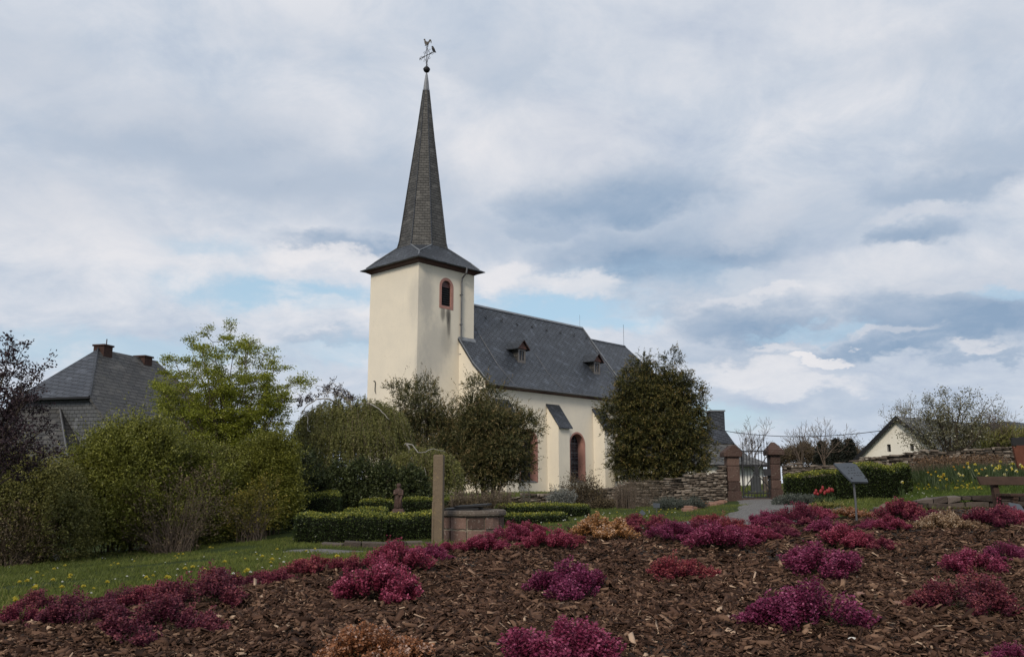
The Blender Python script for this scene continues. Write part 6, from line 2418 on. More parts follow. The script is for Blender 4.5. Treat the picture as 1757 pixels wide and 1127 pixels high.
# ------------------------------------------------------------------ box hedges
def hedge(label, line, width, seed, dens=2600, name='box_hedge', round_=.10, lf=(.034, .020), m='box', yellow=1.0):
    """line: (x,y,height) polyline of the front edge; width goes away from the viewer"""
    rg = np.random.default_rng(seed)
    P = np.array(line, float)
    seg = np.r_[0, np.cumsum(np.hypot(*np.diff(P[:, :2], axis=0).T))]
    Lt = seg[-1]
    T = nrm(P[-1, :2] - P[0, :2])
    Nn = np.array([T[1], -T[0]])
    org = np.array([*P[:, :2].mean(0), 0])
    org[2] = float(surf(org[0], org[1]))
    t = thing(name, label, 'hedge', tuple(org), 0, 'clipped box hedges')
    f = lambda s: np.stack([np.interp(s, seg, P[:, k]) for k in range(3)], -1)
    H = P[:, 2].mean()
    areas = [Lt * H, Lt * width, width * H, width * H, Lt * H * .5]
    tot = sum(areas)
    C = Cloud()
    n = int(tot * dens)
    face = rg.choice(5, n, p=np.array(areas) / tot)
    a, b_ = rg.uniform(0, 1, n), rg.uniform(0, 1, n)
    s = np.where(face == 2, 0, np.where(face == 3, Lt, a * Lt))
    w = np.where(face == 0, 0, np.where(face == 1, b_ * width, np.where(face == 4, width, a * width)))
    hfrac = np.where(face == 1, 1.0, b_)
    q = f(s)
    # rounded edges: pull in near the top and the ends
    e = round_
    hh = q[:, 2] * (1 + .035 * np.sin(s * 5 + seed) + .03 * np.sin(s * 13 + w * 9))
    zz = hfrac * hh
    wi = np.clip(np.minimum(w, width - w) / e, 0, 1)
    ei = np.clip(np.minimum(s, Lt - s) / e, 0, 1)
    zz = zz - np.where(face == 1, (1 - np.minimum(wi, ei)) ** 2 * e * .6, 0)
    ti = np.clip((hh - zz) / e, 0, 1)
    inset = (1 - ti) ** 2 * e * .5
    bul = .025 * np.sin(s * 7 + zz * 6) + .02 * np.sin(s * 17 + 2 * zz * 9)
    w2 = np.where(face == 0, inset + bul, np.where(face == 4, width - inset - bul, w))
    s2 = np.where(face == 2, inset, np.where(face == 3, -inset, 0))
    xy = q[:, :2] - Nn * w2[:, None] + T * s2[:, None]
    g = surf(xy[:, 0], xy[:, 1])
    Pt = np.c_[xy, g + zz + .01]
    nor = np.where((face == 0)[:, None], np.array([*Nn, .25]), np.where((face == 1)[:, None], np.array([0, 0, 1.]), np.where((face == 2)[:, None], np.array([*-T, .2]), np.where((face == 3)[:, None], np.array([*T, .2]), np.array([*-Nn, .2])))))
    D = nor * .8 + rg.normal(size=(n, 3)) * .75 + np.array([0, 0, .25])
    topness = np.clip((zz / hh - .80) / .2, 0, 1) * yellow
    R = np.clip(rg.normal(.27, .13, n) + topness * rg.uniform(.25, .62, n), 0, 1)
    sc = rg.uniform(.75, 1.3, n)
    Pt += nrm(nor) * (rg.uniform(-.03, .015, n) + topness * rg.uniform(0, .03, n))[:, None]
    C.leaves(Pt, D, lf[0] * sc, lf[1] * sc, R, rg)
    C.build('foliage', M[m], t, None, org)
    # inner twiggy mass, a closed block slightly smaller than the leaves
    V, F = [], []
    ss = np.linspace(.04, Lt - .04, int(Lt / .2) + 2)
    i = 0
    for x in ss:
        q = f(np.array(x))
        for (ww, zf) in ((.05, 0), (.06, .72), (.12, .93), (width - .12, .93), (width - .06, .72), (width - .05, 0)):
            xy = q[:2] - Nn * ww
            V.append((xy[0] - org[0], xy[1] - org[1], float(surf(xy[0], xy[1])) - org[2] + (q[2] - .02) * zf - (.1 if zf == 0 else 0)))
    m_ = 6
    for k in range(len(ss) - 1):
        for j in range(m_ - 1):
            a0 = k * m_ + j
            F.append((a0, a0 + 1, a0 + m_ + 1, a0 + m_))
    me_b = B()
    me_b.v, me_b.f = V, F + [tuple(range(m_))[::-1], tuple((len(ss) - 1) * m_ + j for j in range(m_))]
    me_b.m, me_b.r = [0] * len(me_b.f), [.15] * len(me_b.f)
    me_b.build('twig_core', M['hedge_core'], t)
    return t


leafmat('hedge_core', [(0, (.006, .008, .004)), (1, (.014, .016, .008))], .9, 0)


def hl(pts, vt=None):
    """(u, v_bottom, v_top, depth) -> x, y, height"""
    o = []
    for u, vb, vt, d in pts:
        p = at(u, vb, d)
        g = float(surf(p[0], d))
        o.append((p[0], d, at(u, vt, d)[2] - g))
    return o


hedge('long clipped box hedge with yellow tips between lawn and gravel path', hl([(504, 930, 886, 15.55), (620, 927, 887, 15.6), (660, 925, 888, 15.65)]), .8, 71)
hedge('clipped box hedge continuing the long hedge behind the stone post', hl([(661, 922, 889, 15.75), (745, 918, 884, 15.9), (790, 916, 884, 16)]), .7, 72)
hedge('square clipped block of box left of the evergreen cones', hl([(509, 884, 850, 19.4), (580, 884, 850, 19.5)]), .8, 73)
hedge('low thin strip of box hedge in front of the evergreen cones', hl([(588, 892, 876, 18.2), (664, 893, 876, 18.3)]), .4, 74)
hedge('box hedge left of the stone figure under the evergreen cones', hl([(616, 887, 861, 20.0), (676, 887, 861, 20.1)]), .5, 75)
hedge('box hedge right of the stone figure behind the stone post', hl([(690, 886, 858, 20.0), (745, 886, 857, 20.1), (790, 886, 858, 20.2)]), .5, 76)
hedge('upper box hedge right of the well below the churchyard wall', hl([(850, 893, 870, 18.6), (930, 893, 869, 18.6), (1012, 893, 868, 18.6)]), .6, 77)
hedge('lower box hedge right of the well, closest to the heather bed', hl([(848, 905, 884, 17.0), (900, 905, 885, 17), (975, 901, 883, 17.2)]), .5, 78)
hedge('low box hedge left part right of the gate pillar beside the tulips', hl([(1348, 854, 816, 23.5), (1400, 855, 814, 23.3), (1450, 857, 808, 23)]), .9, 79, 1900, lf=(.045, .026))
hedge('taller rounded box hedge behind the slate sign board', hl([(1440, 858, 803, 22.3), (1500, 857, 798, 22), (1566, 850, 797, 21.7)]), 1.1, 80, 1900, round_=.22, lf=(.045, .026))

# ------------------------------------------------------------------ herbs and small plants along the churchyard wall
def herb(name, label, u, vb, d, w_px, h_px, n, k, L, W, m, seed, up=1.0, spread=.4, stems=14, cat='plant', group=None, tip=.8, shell=.7, clip=True, tl=None):
    s = d / FPX
    return shrub(name, label, cat, foot(u, vb, d), [(u, vb - h_px * .5, w_px / 2, h_px * .52, d, w_px / 2 * s * .8)], n, k, tl or h_px * s * .35, L, W, m, seed, up=up, spread=spread, shell=shell, stems=stems, stem_r=.006,
                 stem_to=.95, tip=tip, group=group, clip=clip)


def spikes(name, label, u0, u1, vb, vt, d, n, m, seed, leaf=(.05, .012), cat='plant', rad=.03, dense=26):
    """a clump of upright bristly shoots"""
    rg = np.random.default_rng(seed)
    org = foot((u0 + u1) / 2, vb, d)
    t = thing(name, label, cat, tuple(org))
    C = Cloud()
    b = B()
    for i in range(n):
        u = rg.uniform(u0, u1)
        p = foot(u, vb, d + rg.uniform(-.35, .35))
        H = (vb - vt) * d / FPX * rg.uniform(.55, 1.05)
        dd = nrm(np.array([rg.normal() * .09, rg.normal() * .09, 1]))
        b.tube([p - org, p + dd * H * .5 - org, p + dd * H - org], [.007, .006, .003], 4, 0, .5, False)
        k = int(dense * H / .4)
        f = rg.uniform(.15, 1, k)
        P = p + dd * (f * H)[:, None] + rg.normal(size=(k, 3)) * rad * .3
        D = rg.normal(size=(k, 3)) * np.array([1, 1, .3]) + np.array([0, 0, .8])
        C.leaves(P, D, leaf[0], leaf[1], np.clip(f * .6 + rg.normal(0, .15, k) + .2, 0, 1), rg)
    b.build('stems', M['twig_bark'], t)
    C.build('foliage', M[m], t, None, org)


spikes('rosemary', 'upright grey-green spiky herb against the stone wall', 893, 920, 872, 836, 24.5, 16, 'sage', 91)
spikes('perennial_clump', 'clump of dry brown perennial stalks standing behind the well', 772, 876, 882, 836, 19.3, 190, 'dry_stalk', 92, (.055, .016), dense=20)
herb('perennial_mat', 'brownish leafy mat under the dry stalks behind the well', 820, 882, 19.0, 110, 22, 520, 8, .05, .018, 'brown_shrub', 93, up=.7)
herb('santolina', 'silvery grey cushion plant below the stone wall', 962, 872, 23, 44, 26, 420, 9, .05, .014, 'grey_herb', 94, up=.7)
herb('brown_shrublet', 'dark reddish brown dormant bush against the stone wall', 1000, 884, 24.5, 62, 52, 700, 9, .06, .02, 'brown_shrub', 95, up=.6, stems=40)
herb('brown_shrublet', 'low dark brown dormant bush right of the box hedges', 1035, 890, 22, 44, 24, 360, 8, .05, .02, 'brown_shrub', 96, up=.6, stems=24)
spikes('dry_grass_bush', 'pale straw coloured bush of fine dry stems in front of the wall', 1058, 1092, 886, 838, 22.5, 110, 'dry_stalk', 97, (.05, .008), dense=14)
herb('pink_bush', 'hazy dull pink dormant bush leaning on the stone wall', 1105, 868, 26, 66, 36, 420, 8, .05, .012, 'dry_stalk', 98, up=.5, stems=60)
herb('lavender', 'rounded grey-green lavender beside the plant label', 1150, 884, 20.5, 56, 22, 480, 9, .06, .010, 'sage', 99, up=1.0, spread=.5)
herb('lavender', 'grey-green lavender at the path edge near the gate', 1190, 882, 20.8, 40, 20, 320, 9, .06, .010, 'sage', 100, up=1.0, spread=.5)
spikes('rose_bush', 'leggy rose bush with reddish shoots rising over the stone wall', 945, 1005, 858, 818, 27.5, 34, 'brown_shrub', 101, (.07, .03), dense=7)
herb('orange_shrublet', 'low rusty bush on the kerb left of the gate path', 1196, 878, 22, 36, 13, 260, 7, .04, .02, 'heather_orange', 102, up=.5, stems=6, tip=.4)
herb('groundcover_patch', 'grey-green groundcover plants under the hedge by the tulips', 1375, 868, 21, 80, 14, 620, 8, .06, .018, 'sage', 103, up=.8)
herb('groundcover_patch', 'low yellow-green cushion left of the orange heather behind the sign', 1418, 876, 17.5, 60, 10, 420, 7, .04, .018, 'olive_shrub', 104, up=.6)


# kerb of stones curving from the wall to the gate path
def kerb_row(name, label, pts, seed, m='red_rock'):
    P = np.array([foot(*p) for p in pts])
    rg = random.Random(seed)
    org = P[0].copy()
    seg = np.r_[0, np.cumsum(np.hypot(*np.diff(P[:, :2], axis=0).T))]
    b = B()
    s = 0
    while s < seg[-1] - .05:
        l = rg.uniform(.16, .34)
        c = [np.interp(s + l / 2, seg, P[:, k]) for k in range(2)]
        z = float(surf(*c))
        mt = Matrix.Translation((c[0] - org[0], c[1] - org[1], z - org[2])) @ Matrix.Rotation(rg.uniform(-.5, .5), 4, 'Z')
        b.box(-l / 2, l / 2, -.09, .09, -.08, rg.uniform(.05, .11), 0, rg.random(), mt)
        s += l
    tag(b.build(name, M[m], None, tuple(org), bevel=.02, seg=2), label, 'edging')


kerb_row('stone_edging', 'rough reddish kerb stones curving from the wall to the gate path', [(1178, 890, 19.5), (1195, 880, 22), (1215, 870, 25.5), (1240, 862, 29)], 3)
kerb_row('stone_edging', 'low brown kerb of rubble ending the path right of the sign', [(1500, 880, 14.5), (1530, 876, 15.2), (1575, 869, 16)], 4, 'dark_rubble')


# ------------------------------------------------------------------ background trees
def bare_tree(label, u, vb, vt, w_px, d, seed, m='twig_bark', lev=4, leafm=None, name='bare_tree', leafn=0, lsize=.06, group=None, up=.25, spread=.75):
    rg = np.random.default_rng(seed)
    p = at(u, vb, d)
    org = np.array([p[0], d, min(p[2], float(surf(p[0], d)))])
    H = (at(u, vt, d)[2] - org[2]) * 1.32
    t = thing(name, label, 'tree', tuple(org), 0, group)
    b = B()
    tips = []
    W = w_px * d / FPX / 2
    tr = H * .30
    b.tube([(0, 0, -.2), (.02, 0, tr * .5), (0, 0, tr)], [.035 * H / 2.2, .03 * H / 2.2, .026 * H / 2.2], 6)
    for i in range(6):
        a = i * 2.4 + rg.uniform(0, .6)
        k = .35 + .65 * (i % 3) / 2
        dd = np.array([cos(a) * W * k, sin(a) * W * k, H * .42 * rg.uniform(.8, 1.2)])
        branchy(b, (0, 0, tr * rg.uniform(.6, 1)), dd, np.linalg.norm(dd) * .62, .016 * H / 2.2, lev - 1, rg, tips, up, spread, (2, 3), .62, .10, .006 * d / 40, 4)
    b.build('branches', M[m], t)
    if leafm:
        C = Cloud()
        P = np.array([q for q, _ in tips])
        n = len(P) * leafn
        C.leaves(np.repeat(P, leafn, 0) + rg.normal(size=(n, 3)) * lsize * 1.3, rg.normal(size=(n, 3)), lsize * rg.uniform(.6, 1.2, n), lsize * .6 * rg.uniform(.6, 1.2, n), np.clip(rg.normal(.45, .28, n), 0, 1), rg)
        C.build('foliage', M[leafm], t, None, org * 0)
    return t


bare_tree('small bare tree standing behind the iron gate', 1290, 815, 733, 56, 64, 111, lev=4)
bare_tree('bare tree behind the wall, left of two that touch', 1375, 800, 735, 56, 62, 112, lev=4)
bare_tree('wider bare tree with reddish twigs behind the wall, left of the dark spruces', 1415, 800, 727, 70, 63, 113, lev=4)
bare_tree('bare thin tree right of the blossoming tree at the right edge', 1718, 775, 700, 50, 44, 115, lev=4)
bare_tree('pale birch with drooping twigs behind the gable peak', 1566, 780, 698, 50, 60, 116, lev=4, leafm='blossom', leafn=2, lsize=.10, name='birch_tree')
bare_tree('bare twiggy tree behind the left roof slope of the gabled house', 1525, 775, 722, 34, 66, 117, lev=3)


def blossom():
    rg = np.random.default_rng(121)
    d = 33.0
    org = foot(1632, 800, d)
    org[2] = min(org[2], 2.0)
    t = thing('blossom_tree', 'broad tree with pale blossom in front of the white gabled house', 'tree', tuple(org))
    b = B()
    tips = []
    tg = [(1565, 745), (1560, 725), (1580, 705), (1600, 695), (1625, 686), (1650, 682), (1655, 700), (1690, 700), (1710, 715), (1700, 735), (1680, 745), (1590, 760), (1575, 770), (1600, 730), (1640, 720), (1665, 728), (1620, 745), (1660, 765), (1610, 712), (1635, 700), (1700, 695)]
    for i, (u, v) in enumerate(tg):
        q = at(u, v, d + rg.uniform(-1.2, 1.2))
        s = org + np.array([rg.uniform(-.1, .1), 0, rg.uniform(0, .3)])
        mid = s + (q - s) * .5 + np.array([-(q[0] - s[0]) * .12, 0, .1])
        pts = [(1 - f) ** 2 * s + 2 * f * (1 - f) * mid + f * f * q + rg.normal(size=3) * .03 for f in np.linspace(0, 1, 9)]
        b.tube([p - org for p in pts], np.linspace(.05, .010, 9), 5, 0, .5, False)
        for j in range(4, 9):
            for _ in range(2):
                a = nrm(pts[j] - pts[j - 1])
                sd = nrm(a * .8 + rg.normal(size=3) * .6 + np.array([0, 0, .15]))
                branchy(b, pts[j] - org, sd, rg.uniform(.25, .55), .010, 1, rg, tips, .15, .7, (2, 3), .6, .12, .006, 4)
    b.build('branches', M['bark'], t)
    P = np.array([q for q, _ in tips])
    k = 6
    n = len(P) * k
    C = Cloud()
    right = np.repeat(P, k, 0)[:, 0] > (at(1672, 720, d)[0] - org[0])
    keep = rg.uniform(size=n) < np.where(right, .30, 1.0)
    PP = (np.repeat(P, k, 0) + rg.normal(size=(n, 3)) * .10)[keep]
    C.leaves(PP, rg.normal(size=PP.shape), rg.uniform(.04, .085, len(PP)), rg.uniform(.028, .05, len(PP)), np.clip(rg.normal(.50, .26, len(PP)), 0, 1), rg)
    C.build('foliage', M['blossom'], t)


blossom()


def conifer(label, u, vb, vt, w_px, d, seed):
    rg = np.random.default_rng(seed)
    p = at(u, vb, d)
    org = np.array([p[0], d, p[2] - .5])
    H = at(u, vt, d)[2] - org[2]
    W = w_px * d / FPX / 2
    t = thing('spruce_tree', label, 'tree', tuple(org), 0, 'dark spruces behind the wall')
    b = B()
    b.tube([(0, 0, -.2), (0, 0, H)], [.09, .01], 6)
    b.build('trunk', M['bark'], t)
    C = Cloud()
    n = 900
    f = rg.uniform(0, 1, n) ** 1.4
    a = rg.uniform(0, 2 * pi, n)
    tier = 1 - .35 * ((f * 7) % 1)
    r = W * (1 - f) ** .8 * tier * rg.uniform(.2, 1, n) ** .5
    P = np.c_[r * np.cos(a), r * np.sin(a), H * (.08 + f * .92) - r * .25]
    D = np.c_[np.cos(a), np.sin(a), np.full(n, -.25)]
    sprays(C, P, D, rg.uniform(0, 1, n), rg, 7, .32, .14, .06, 0, .4, 0, .8)
    C.build('foliage', M['conifer'], t)


conifer('dark spruce with a pointed top behind the wall, left of the lean-to roof', 1459, 790, 752, 22, 66, 131)
conifer('dark spruce behind the wall, right beside the wider bare tree', 1437, 792, 752, 26, 68, 132)
conifer('squat dark spruce behind the wall, below the bare trees', 1412, 795, 757, 30, 70, 133)


# brown thicket behind the churchyard wall: one tangle
def thicket(label, u0, u1, vt, vb, d, n, seed, m='brown_shrub', amp=6):
    rg = np.random.default_rng(seed)
    C = Cloud()
    S = d / FPX
    us = rg.uniform(u0, u1, n)
    top = vt + amp * np.sin(us * .09) + amp * .6 * np.sin(us * .23 + 1)
    vs = vb + (top - vb) * rg.uniform(0, 1, n) ** .7
    P = np.array([at(u, v, d + y) for u, v, y in zip(us, vs, rg.uniform(-2.5, 2.5, n))])
    org = P[0].copy()
    org[2] = float(surf(org[0], org[1]))
    P[:, 2] = np.maximum(P[:, 2], org[2] - .2)
    sprays(C, P, nrm(np.c_[rg.normal(size=(n, 2)) * .5, np.ones(n)]), rg.uniform(0, 1, n), rg, 8, .6, .30, .05, .5, .6, 0, .9)
    tag(C.build('thicket', M[m], None, tuple(org), org), label, 'thicket', None, 'stuff')


thicket('brown leafless thicket behind the churchyard wall right of the gate', 1335, 1490, 776, 802, 74, 2600, 141)
thicket('dark scrub behind the wall at the far right', 1675, 1800, 756, 775, 46, 900, 142, 'olive_shrub', 4)
thicket('dark green undergrowth behind the shrub border', 120, 560, 815, 900, 27, 5200, 143, 'dark_box', 8)


def withered_band():
    rg = np.random.default_rng(160)
    n = 330
    u = rg.uniform(1572, 1722, n)
    v = rg.uniform(809, 818, n) - (u - 1572) * .03
    P = np.array([hit(a, b, 14) for a, b in zip(u, v)])
    C = Cloud()
    Q = np.repeat(P, 9, 0) + rg.normal(size=(n * 9, 3)) * np.array([.12, .12, 0])
    C.leaves(Q, np.c_[rg.normal(size=(n * 9, 2)) * .25, np.ones(n * 9)], rg.uniform(.22, .40, n * 9), .012, rg.uniform(.2, .9, n * 9), rg, 0)
    T = np.repeat(P, 5, 0) + rg.normal(size=(n * 5, 3)) * np.array([.12, .12, .05]) + np.array([0, 0, .34])
    C.leaves(T, rg.normal(size=(n * 5, 3)), .055, .035, rg.uniform(0, .8, n * 5), rg, 1)
    org = P[0].copy()
    tag(C.build('withered_blooms', [M['dry_stalk'], M['withered']], None, tuple(org), org), 'band of withered orange-brown blooms along the foot of the stone wall', None, None, 'stuff')


withered_band()

# ------------------------------------------------------------------ heather
def heather_mesh(name, seed, m, W=.42, H=.24, nsprig=150, flor=40, fl=.014, green=.25, spread=1.0, gap=0.0):
    """cushion of upright flower spikes rising from one root; metric, centred on the root"""
    rg = np.random.default_rng(seed)
    C = Cloud()
    P, D, R, Pg, Dg = [], [], [], [], []
    tw = B()
    lob = rg.uniform(0, 6.28, 4)
    nc = 15
    ca = rg.uniform(0, 2 * pi, nc)
    cr = np.sqrt(rg.uniform(.02, 1, nc))
    chh = rg.uniform(.72, 1.12, nc)
    cs = rg.uniform(.10, .17, nc)
    for i in range(nsprig):
        c_ = rg.integers(nc)
        x_ = cr[c_] * cos(ca[c_]) * (1 + .25 * sin(2 * ca[c_] + lob[0])) + rg.normal() * cs[c_]
        y_ = cr[c_] * sin(ca[c_]) * (1 + .20 * sin(3 * ca[c_] + lob[1])) + rg.normal() * cs[c_]
        r = min(1.25, sqrt(x_ * x_ + y_ * y_))
        a = atan2(y_, x_)
        R_ = W / 2 * r
        q_ = (r - cr[c_]) / .3
        h = H * max(.22, 1 - .50 * min(r, 1.1) ** 1.7) * chh[c_] * rg.uniform(.80, 1.06) * (1 - .10 * q_ * q_)
        if rg.uniform() < .02:
            h *= 1.2
        tip = np.array([R_ * cos(a), R_ * sin(a) * .95, h])
        root = np.array([R_ * .28 * cos(a), R_ * .28 * sin(a), -.01])
        ctl = np.array([R_ * .80 * cos(a), R_ * .80 * sin(a), h * .30])
        f0 = rg.uniform(.45, .58)
        n = int(flor * rg.uniform(.8, 1.2))
        f = rg.uniform(f0, 1.0, n) ** .9
        Q = (1 - f)[:, None] ** 2 * root + 2 * (f * (1 - f))[:, None] * ctl + (f ** 2)[:, None] * tip
        T = nrm(2 * (1 - f)[:, None] * (ctl - root) + 2 * f[:, None] * (tip - ctl))
        rad = fl * (.75 + .35 * (1 - (f - f0) / (1 - f0)))
        o = nrm(np.cross(T, rand_dirs(rg, n)))
        P.append(Q + o * (rad * rg.uniform(.4, 1, n))[:, None])
        D.append(o + T * .5 + rg.normal(size=(n, 3)) * .35)
        R.append(np.clip(.26 + .50 * (f - f0) / (1 - f0) + rg.normal(0, .17, n) + rg.normal() * .09, 0, 1))
        if i % 2 == 0:
            g = rg.uniform(.05, f0 + .12, 14)
            Pg.append((1 - g)[:, None] ** 2 * root + 2 * (g * (1 - g))[:, None] * ctl + (g ** 2)[:, None] * tip + rg.normal(size=(14, 3)) * .006)
            Dg.append(rg.normal(size=(14, 3)) + np.array([0, 0, .6]))
    P, D, R = np.concatenate(P), np.concatenate(D), np.concatenate(R)
    C.leaves(P, D, fl * rg.uniform(.8, 1.35, len(P)), fl * .75 * rg.uniform(.8, 1.3, len(P)), R, rg, 0, .3)
    Pg, Dg = np.concatenate(Pg), np.concatenate(Dg)
    C.leaves(Pg, Dg, .016, .005, rg.uniform(0, 1, len(Pg)), rg, 1)
    V = np.concatenate(C.V)
    o = np_mesh(name, V, np.concatenate(C.F), [M[m], M['heath_green']], None, None, np.concatenate(C.R), np.concatenate(C.M))
    me = o.data
    bpy.data.objects.remove(o)
    return me


def heathers():
    kinds = {}
    for i in range(4):
        kinds['p%d' % i] = heather_mesh('heather', 200 + i, 'heather_pink', .46, .25, 210, 62, .0115)
    for i in range(3):
        kinds['r%d' % i] = heather_mesh('heather', 210 + i, 'heather_red', .46, .23, 190, 58, .0115)
    for i in range(2):
        kinds['b%d' % i] = heather_mesh('heather', 220 + i, 'heather_brown', .50, .26, 210, 58, .0115)
    for i in range(2):
        kinds['o%d' % i] = heather_mesh('heather', 230 + i, 'heather_orange', .46, .18, 200, 50, .012)
    kinds['w0'] = heather_mesh('heather', 240, 'heather_peach', .46, .19, 200, 50, .012)
    lst = [
        # u, v foot, width px, height scale, kind, rotation, label
        (1403, 1096, 188, 1.0, 'p0', .3, 'large magenta heather in the near right mulch, with two spread lobes'),
        (980, 1033, 150, .95, 'p1', 1.2, 'rounded magenta heather alone in the middle of the mulch'),
        (645, 1038, 165, 1.05, 'p2', 2.0, 'tall magenta heather left of the middle with a white stone at its foot'),
        (1170, 998, 118, .9, 'r0', .5, 'small reddish heather with a pale leaf on it in the middle of the bed'),
        (1428, 994, 145, .95, 'p3', 2.6, 'wide magenta heather right of the reddish small heather'),
        (1510, 946, 70, .9, 'r1', 2.1, 'small dark red heather just behind the wide magenta heather'),
        (1462, 944, 100, .9, 'p1', 3.6, 'magenta heather directly below the slate sign post'),
        (1682, 990, 118, .95, 'p2', 4.4, 'violet magenta heather near the right edge, above the dark one'),
        (1742, 965, 80, .9, 'p0', 2.4, 'magenta heather cut by the right edge, halfway down the bed'),
        (1684, 1068, 160, 1.0, 'b0', .8, 'dark wine red heather at the lower right with loose stems'),
        (960, 1178, 215, 1.0, 'p3', .2, 'near magenta heather cut off by the bottom edge, centre'),
        (630, 1170, 190, 1.15, 'o0', .9, 'near orange heather cut off by the bottom edge'),
        (1758, 1150, 90, .9, 'p1', 1.9, 'magenta heather in the bottom right corner'),
        (262, 1102, 165, 1.0, 'b1', .4, 'brown-red heather in front at the lower left'),
        (330, 1050, 150, 1.0, 'b0', 2.2, 'dark pink heather right behind the brown-red one at the lower left'),
        (250, 1045, 110, .95, 'r2', 4.0, 'dull red heather on the lawn edge behind the brown-red one'),
        (118, 1078, 140, .95, 'b0', 5.0, 'dark purple-red heather at the lower left on the lawn edge'),
        (18, 1076, 100, .95, 'r1', 3.0, 'dull pink heather in the bottom left corner'),
        (388, 1014, 100, .95, 'b1', 1.4, 'dark pink heather on the lawn edge, left of the rusty one'),
        (455, 1006, 90, .8, 'r0', 2.8, 'rusty red heather on the lawn edge between two pink ones'),
        (525, 990, 100, .85, 'r2', 3.9, 'pink heather on the lawn edge below the end of the long hedge'),
        (672, 990, 120, 1.0, 'p0', 5.2, 'magenta heather at the path end behind the tall magenta one'),
        (728, 966, 80, .9, 'p3', 1.0, 'magenta heather at the foot of the stone post'),
        (832, 950, 86, .85, 'p1', 4.6, 'magenta heather hiding the lower right of the stone well'),
        (880, 932, 70, 1.1, 'p0', 3.7, 'magenta heather with tall spikes just right of the well'),
        (945, 946, 90, 1.1, 'p2', .1, 'magenta heather with tall spikes left of the orange heather'),
        (1042, 925, 112, 1.1, 'o1', 2.0, 'orange heather with cream tips behind the mulch in the middle'),
        (1130, 915, 74, .95, 'r1', .6, 'small dark magenta heather right of the orange heather'),
        (1245, 948, 112, 1.0, 'p3', 4.1, 'bright magenta heather in front of the row facing the gate path'),
        (1192, 922, 80, 1.0, 'r2', 1.7, 'dark magenta heather left in the row facing the gate path'),
        (1262, 915, 70, 1.0, 'r0', 5.5, 'dark magenta heather in the row with one tall spike, facing the gate path'),
        (1322, 905, 70, .95, 'p1', 2.9, 'magenta heather in the row right of the tall spike'),
        (1372, 902, 90, 1.0, 'r1', 4.9, 'dark magenta heather in the row left of the sign post'),
        (1425, 916, 70, .9, 'p0', .9, 'small magenta heather at the left foot of the sign post'),
        (1466, 890, 92, 1.0, 'o1', 3.3, 'orange heather behind the sign post'),
        (1505, 912, 60, .85, 'p2', 2.2, 'small magenta heather right of the sign post'),
        (1560, 896, 88, 1.15, 'r2', .4, 'dark magenta heather left of the peach heather'),
        (1633, 912, 92, 1.1, 'w0', 1.1, 'peach heather with dried cream tips at the right'),
        (1678, 908, 44, 1.1, 'w0', 4.0, 'small cream heather close beside the peach one'),
        (1716, 908, 92, 1.1, 'r0', 2.5, 'dark magenta heather right of the small cream one'),
        (1088, 904, 60, .9, 'r1', .2, 'small dark magenta heather behind the orange one at the grass edge'),
        (1160, 932, 84, .9, 'p0', 3.3, 'magenta heather at the near left end of the row facing the gate path'),
        (1218, 902, 64, .9, 'r2', 2.4, 'dark magenta heather at the back of the row, nearest the gate path'),
        (1305, 934, 84, .9, 'p2', 5.1, 'magenta heather right beside the bright magenta one in the row'),
        (1345, 922, 74, .85, 'r1', .7, 'dark magenta heather at the near right end of the row'),
        (1405, 892, 76, .95, 'p1', 1.6, 'magenta heather at the back of the bed below the tulips'),
        (1535, 912, 64, .9, 'p0', 4.2, 'magenta heather in front of the dark one left of the peach heather'),
        (1602, 900, 60, .95, 'r1', 5.6, 'dark magenta heather just behind the peach heather by the low wall'),
        (66, 1056, 110, .9, 'b1', 2.7, 'dull pink heather on the lawn edge above the bottom left corner'),
        (190, 1050, 96, .9, 'b0', 1.1, 'dark pink heather on the lawn edge between two dull red ones'),
        (588, 984, 76, .9, 'r0', 3.0, 'pink-red heather on the lawn edge just left of the tall magenta one'),
        (700, 972, 74, .95, 'p3', 4.5, 'magenta heather at the path edge left of the stone post'),
        (778, 952, 64, .85, 'p2', .3, 'small magenta heather between the stone post and the well'),
        (906, 918, 64, .95, 'p1', 2.9, 'magenta heather behind the tall spiked ones right of the well'),
        (992, 936, 52, .85, 'r0', 5.3, 'small pink heather touching the left of the orange heather'),
        (1760, 905, 70, 1.1, 'p3', 3.1, 'dark magenta heather below the plaque at the right edge'),
    ]
    for (u, v, w, hs, kd, rz_, lab) in lst:
        p = hit(u, v)
        s = w * p[1] / FPX / .44
        o = link('heather', kinds[kd], None, (p[0], p[1] + s * .12, float(surf(p[0], p[1] + s * .12)) - .01), rz_)
        s *= 1.02
        o.scale = (s, s * .95, min(s, 1.25) * hs * .80)
        tag(o, lab, 'heather', 'heathers in the mulch bed')


heathers()


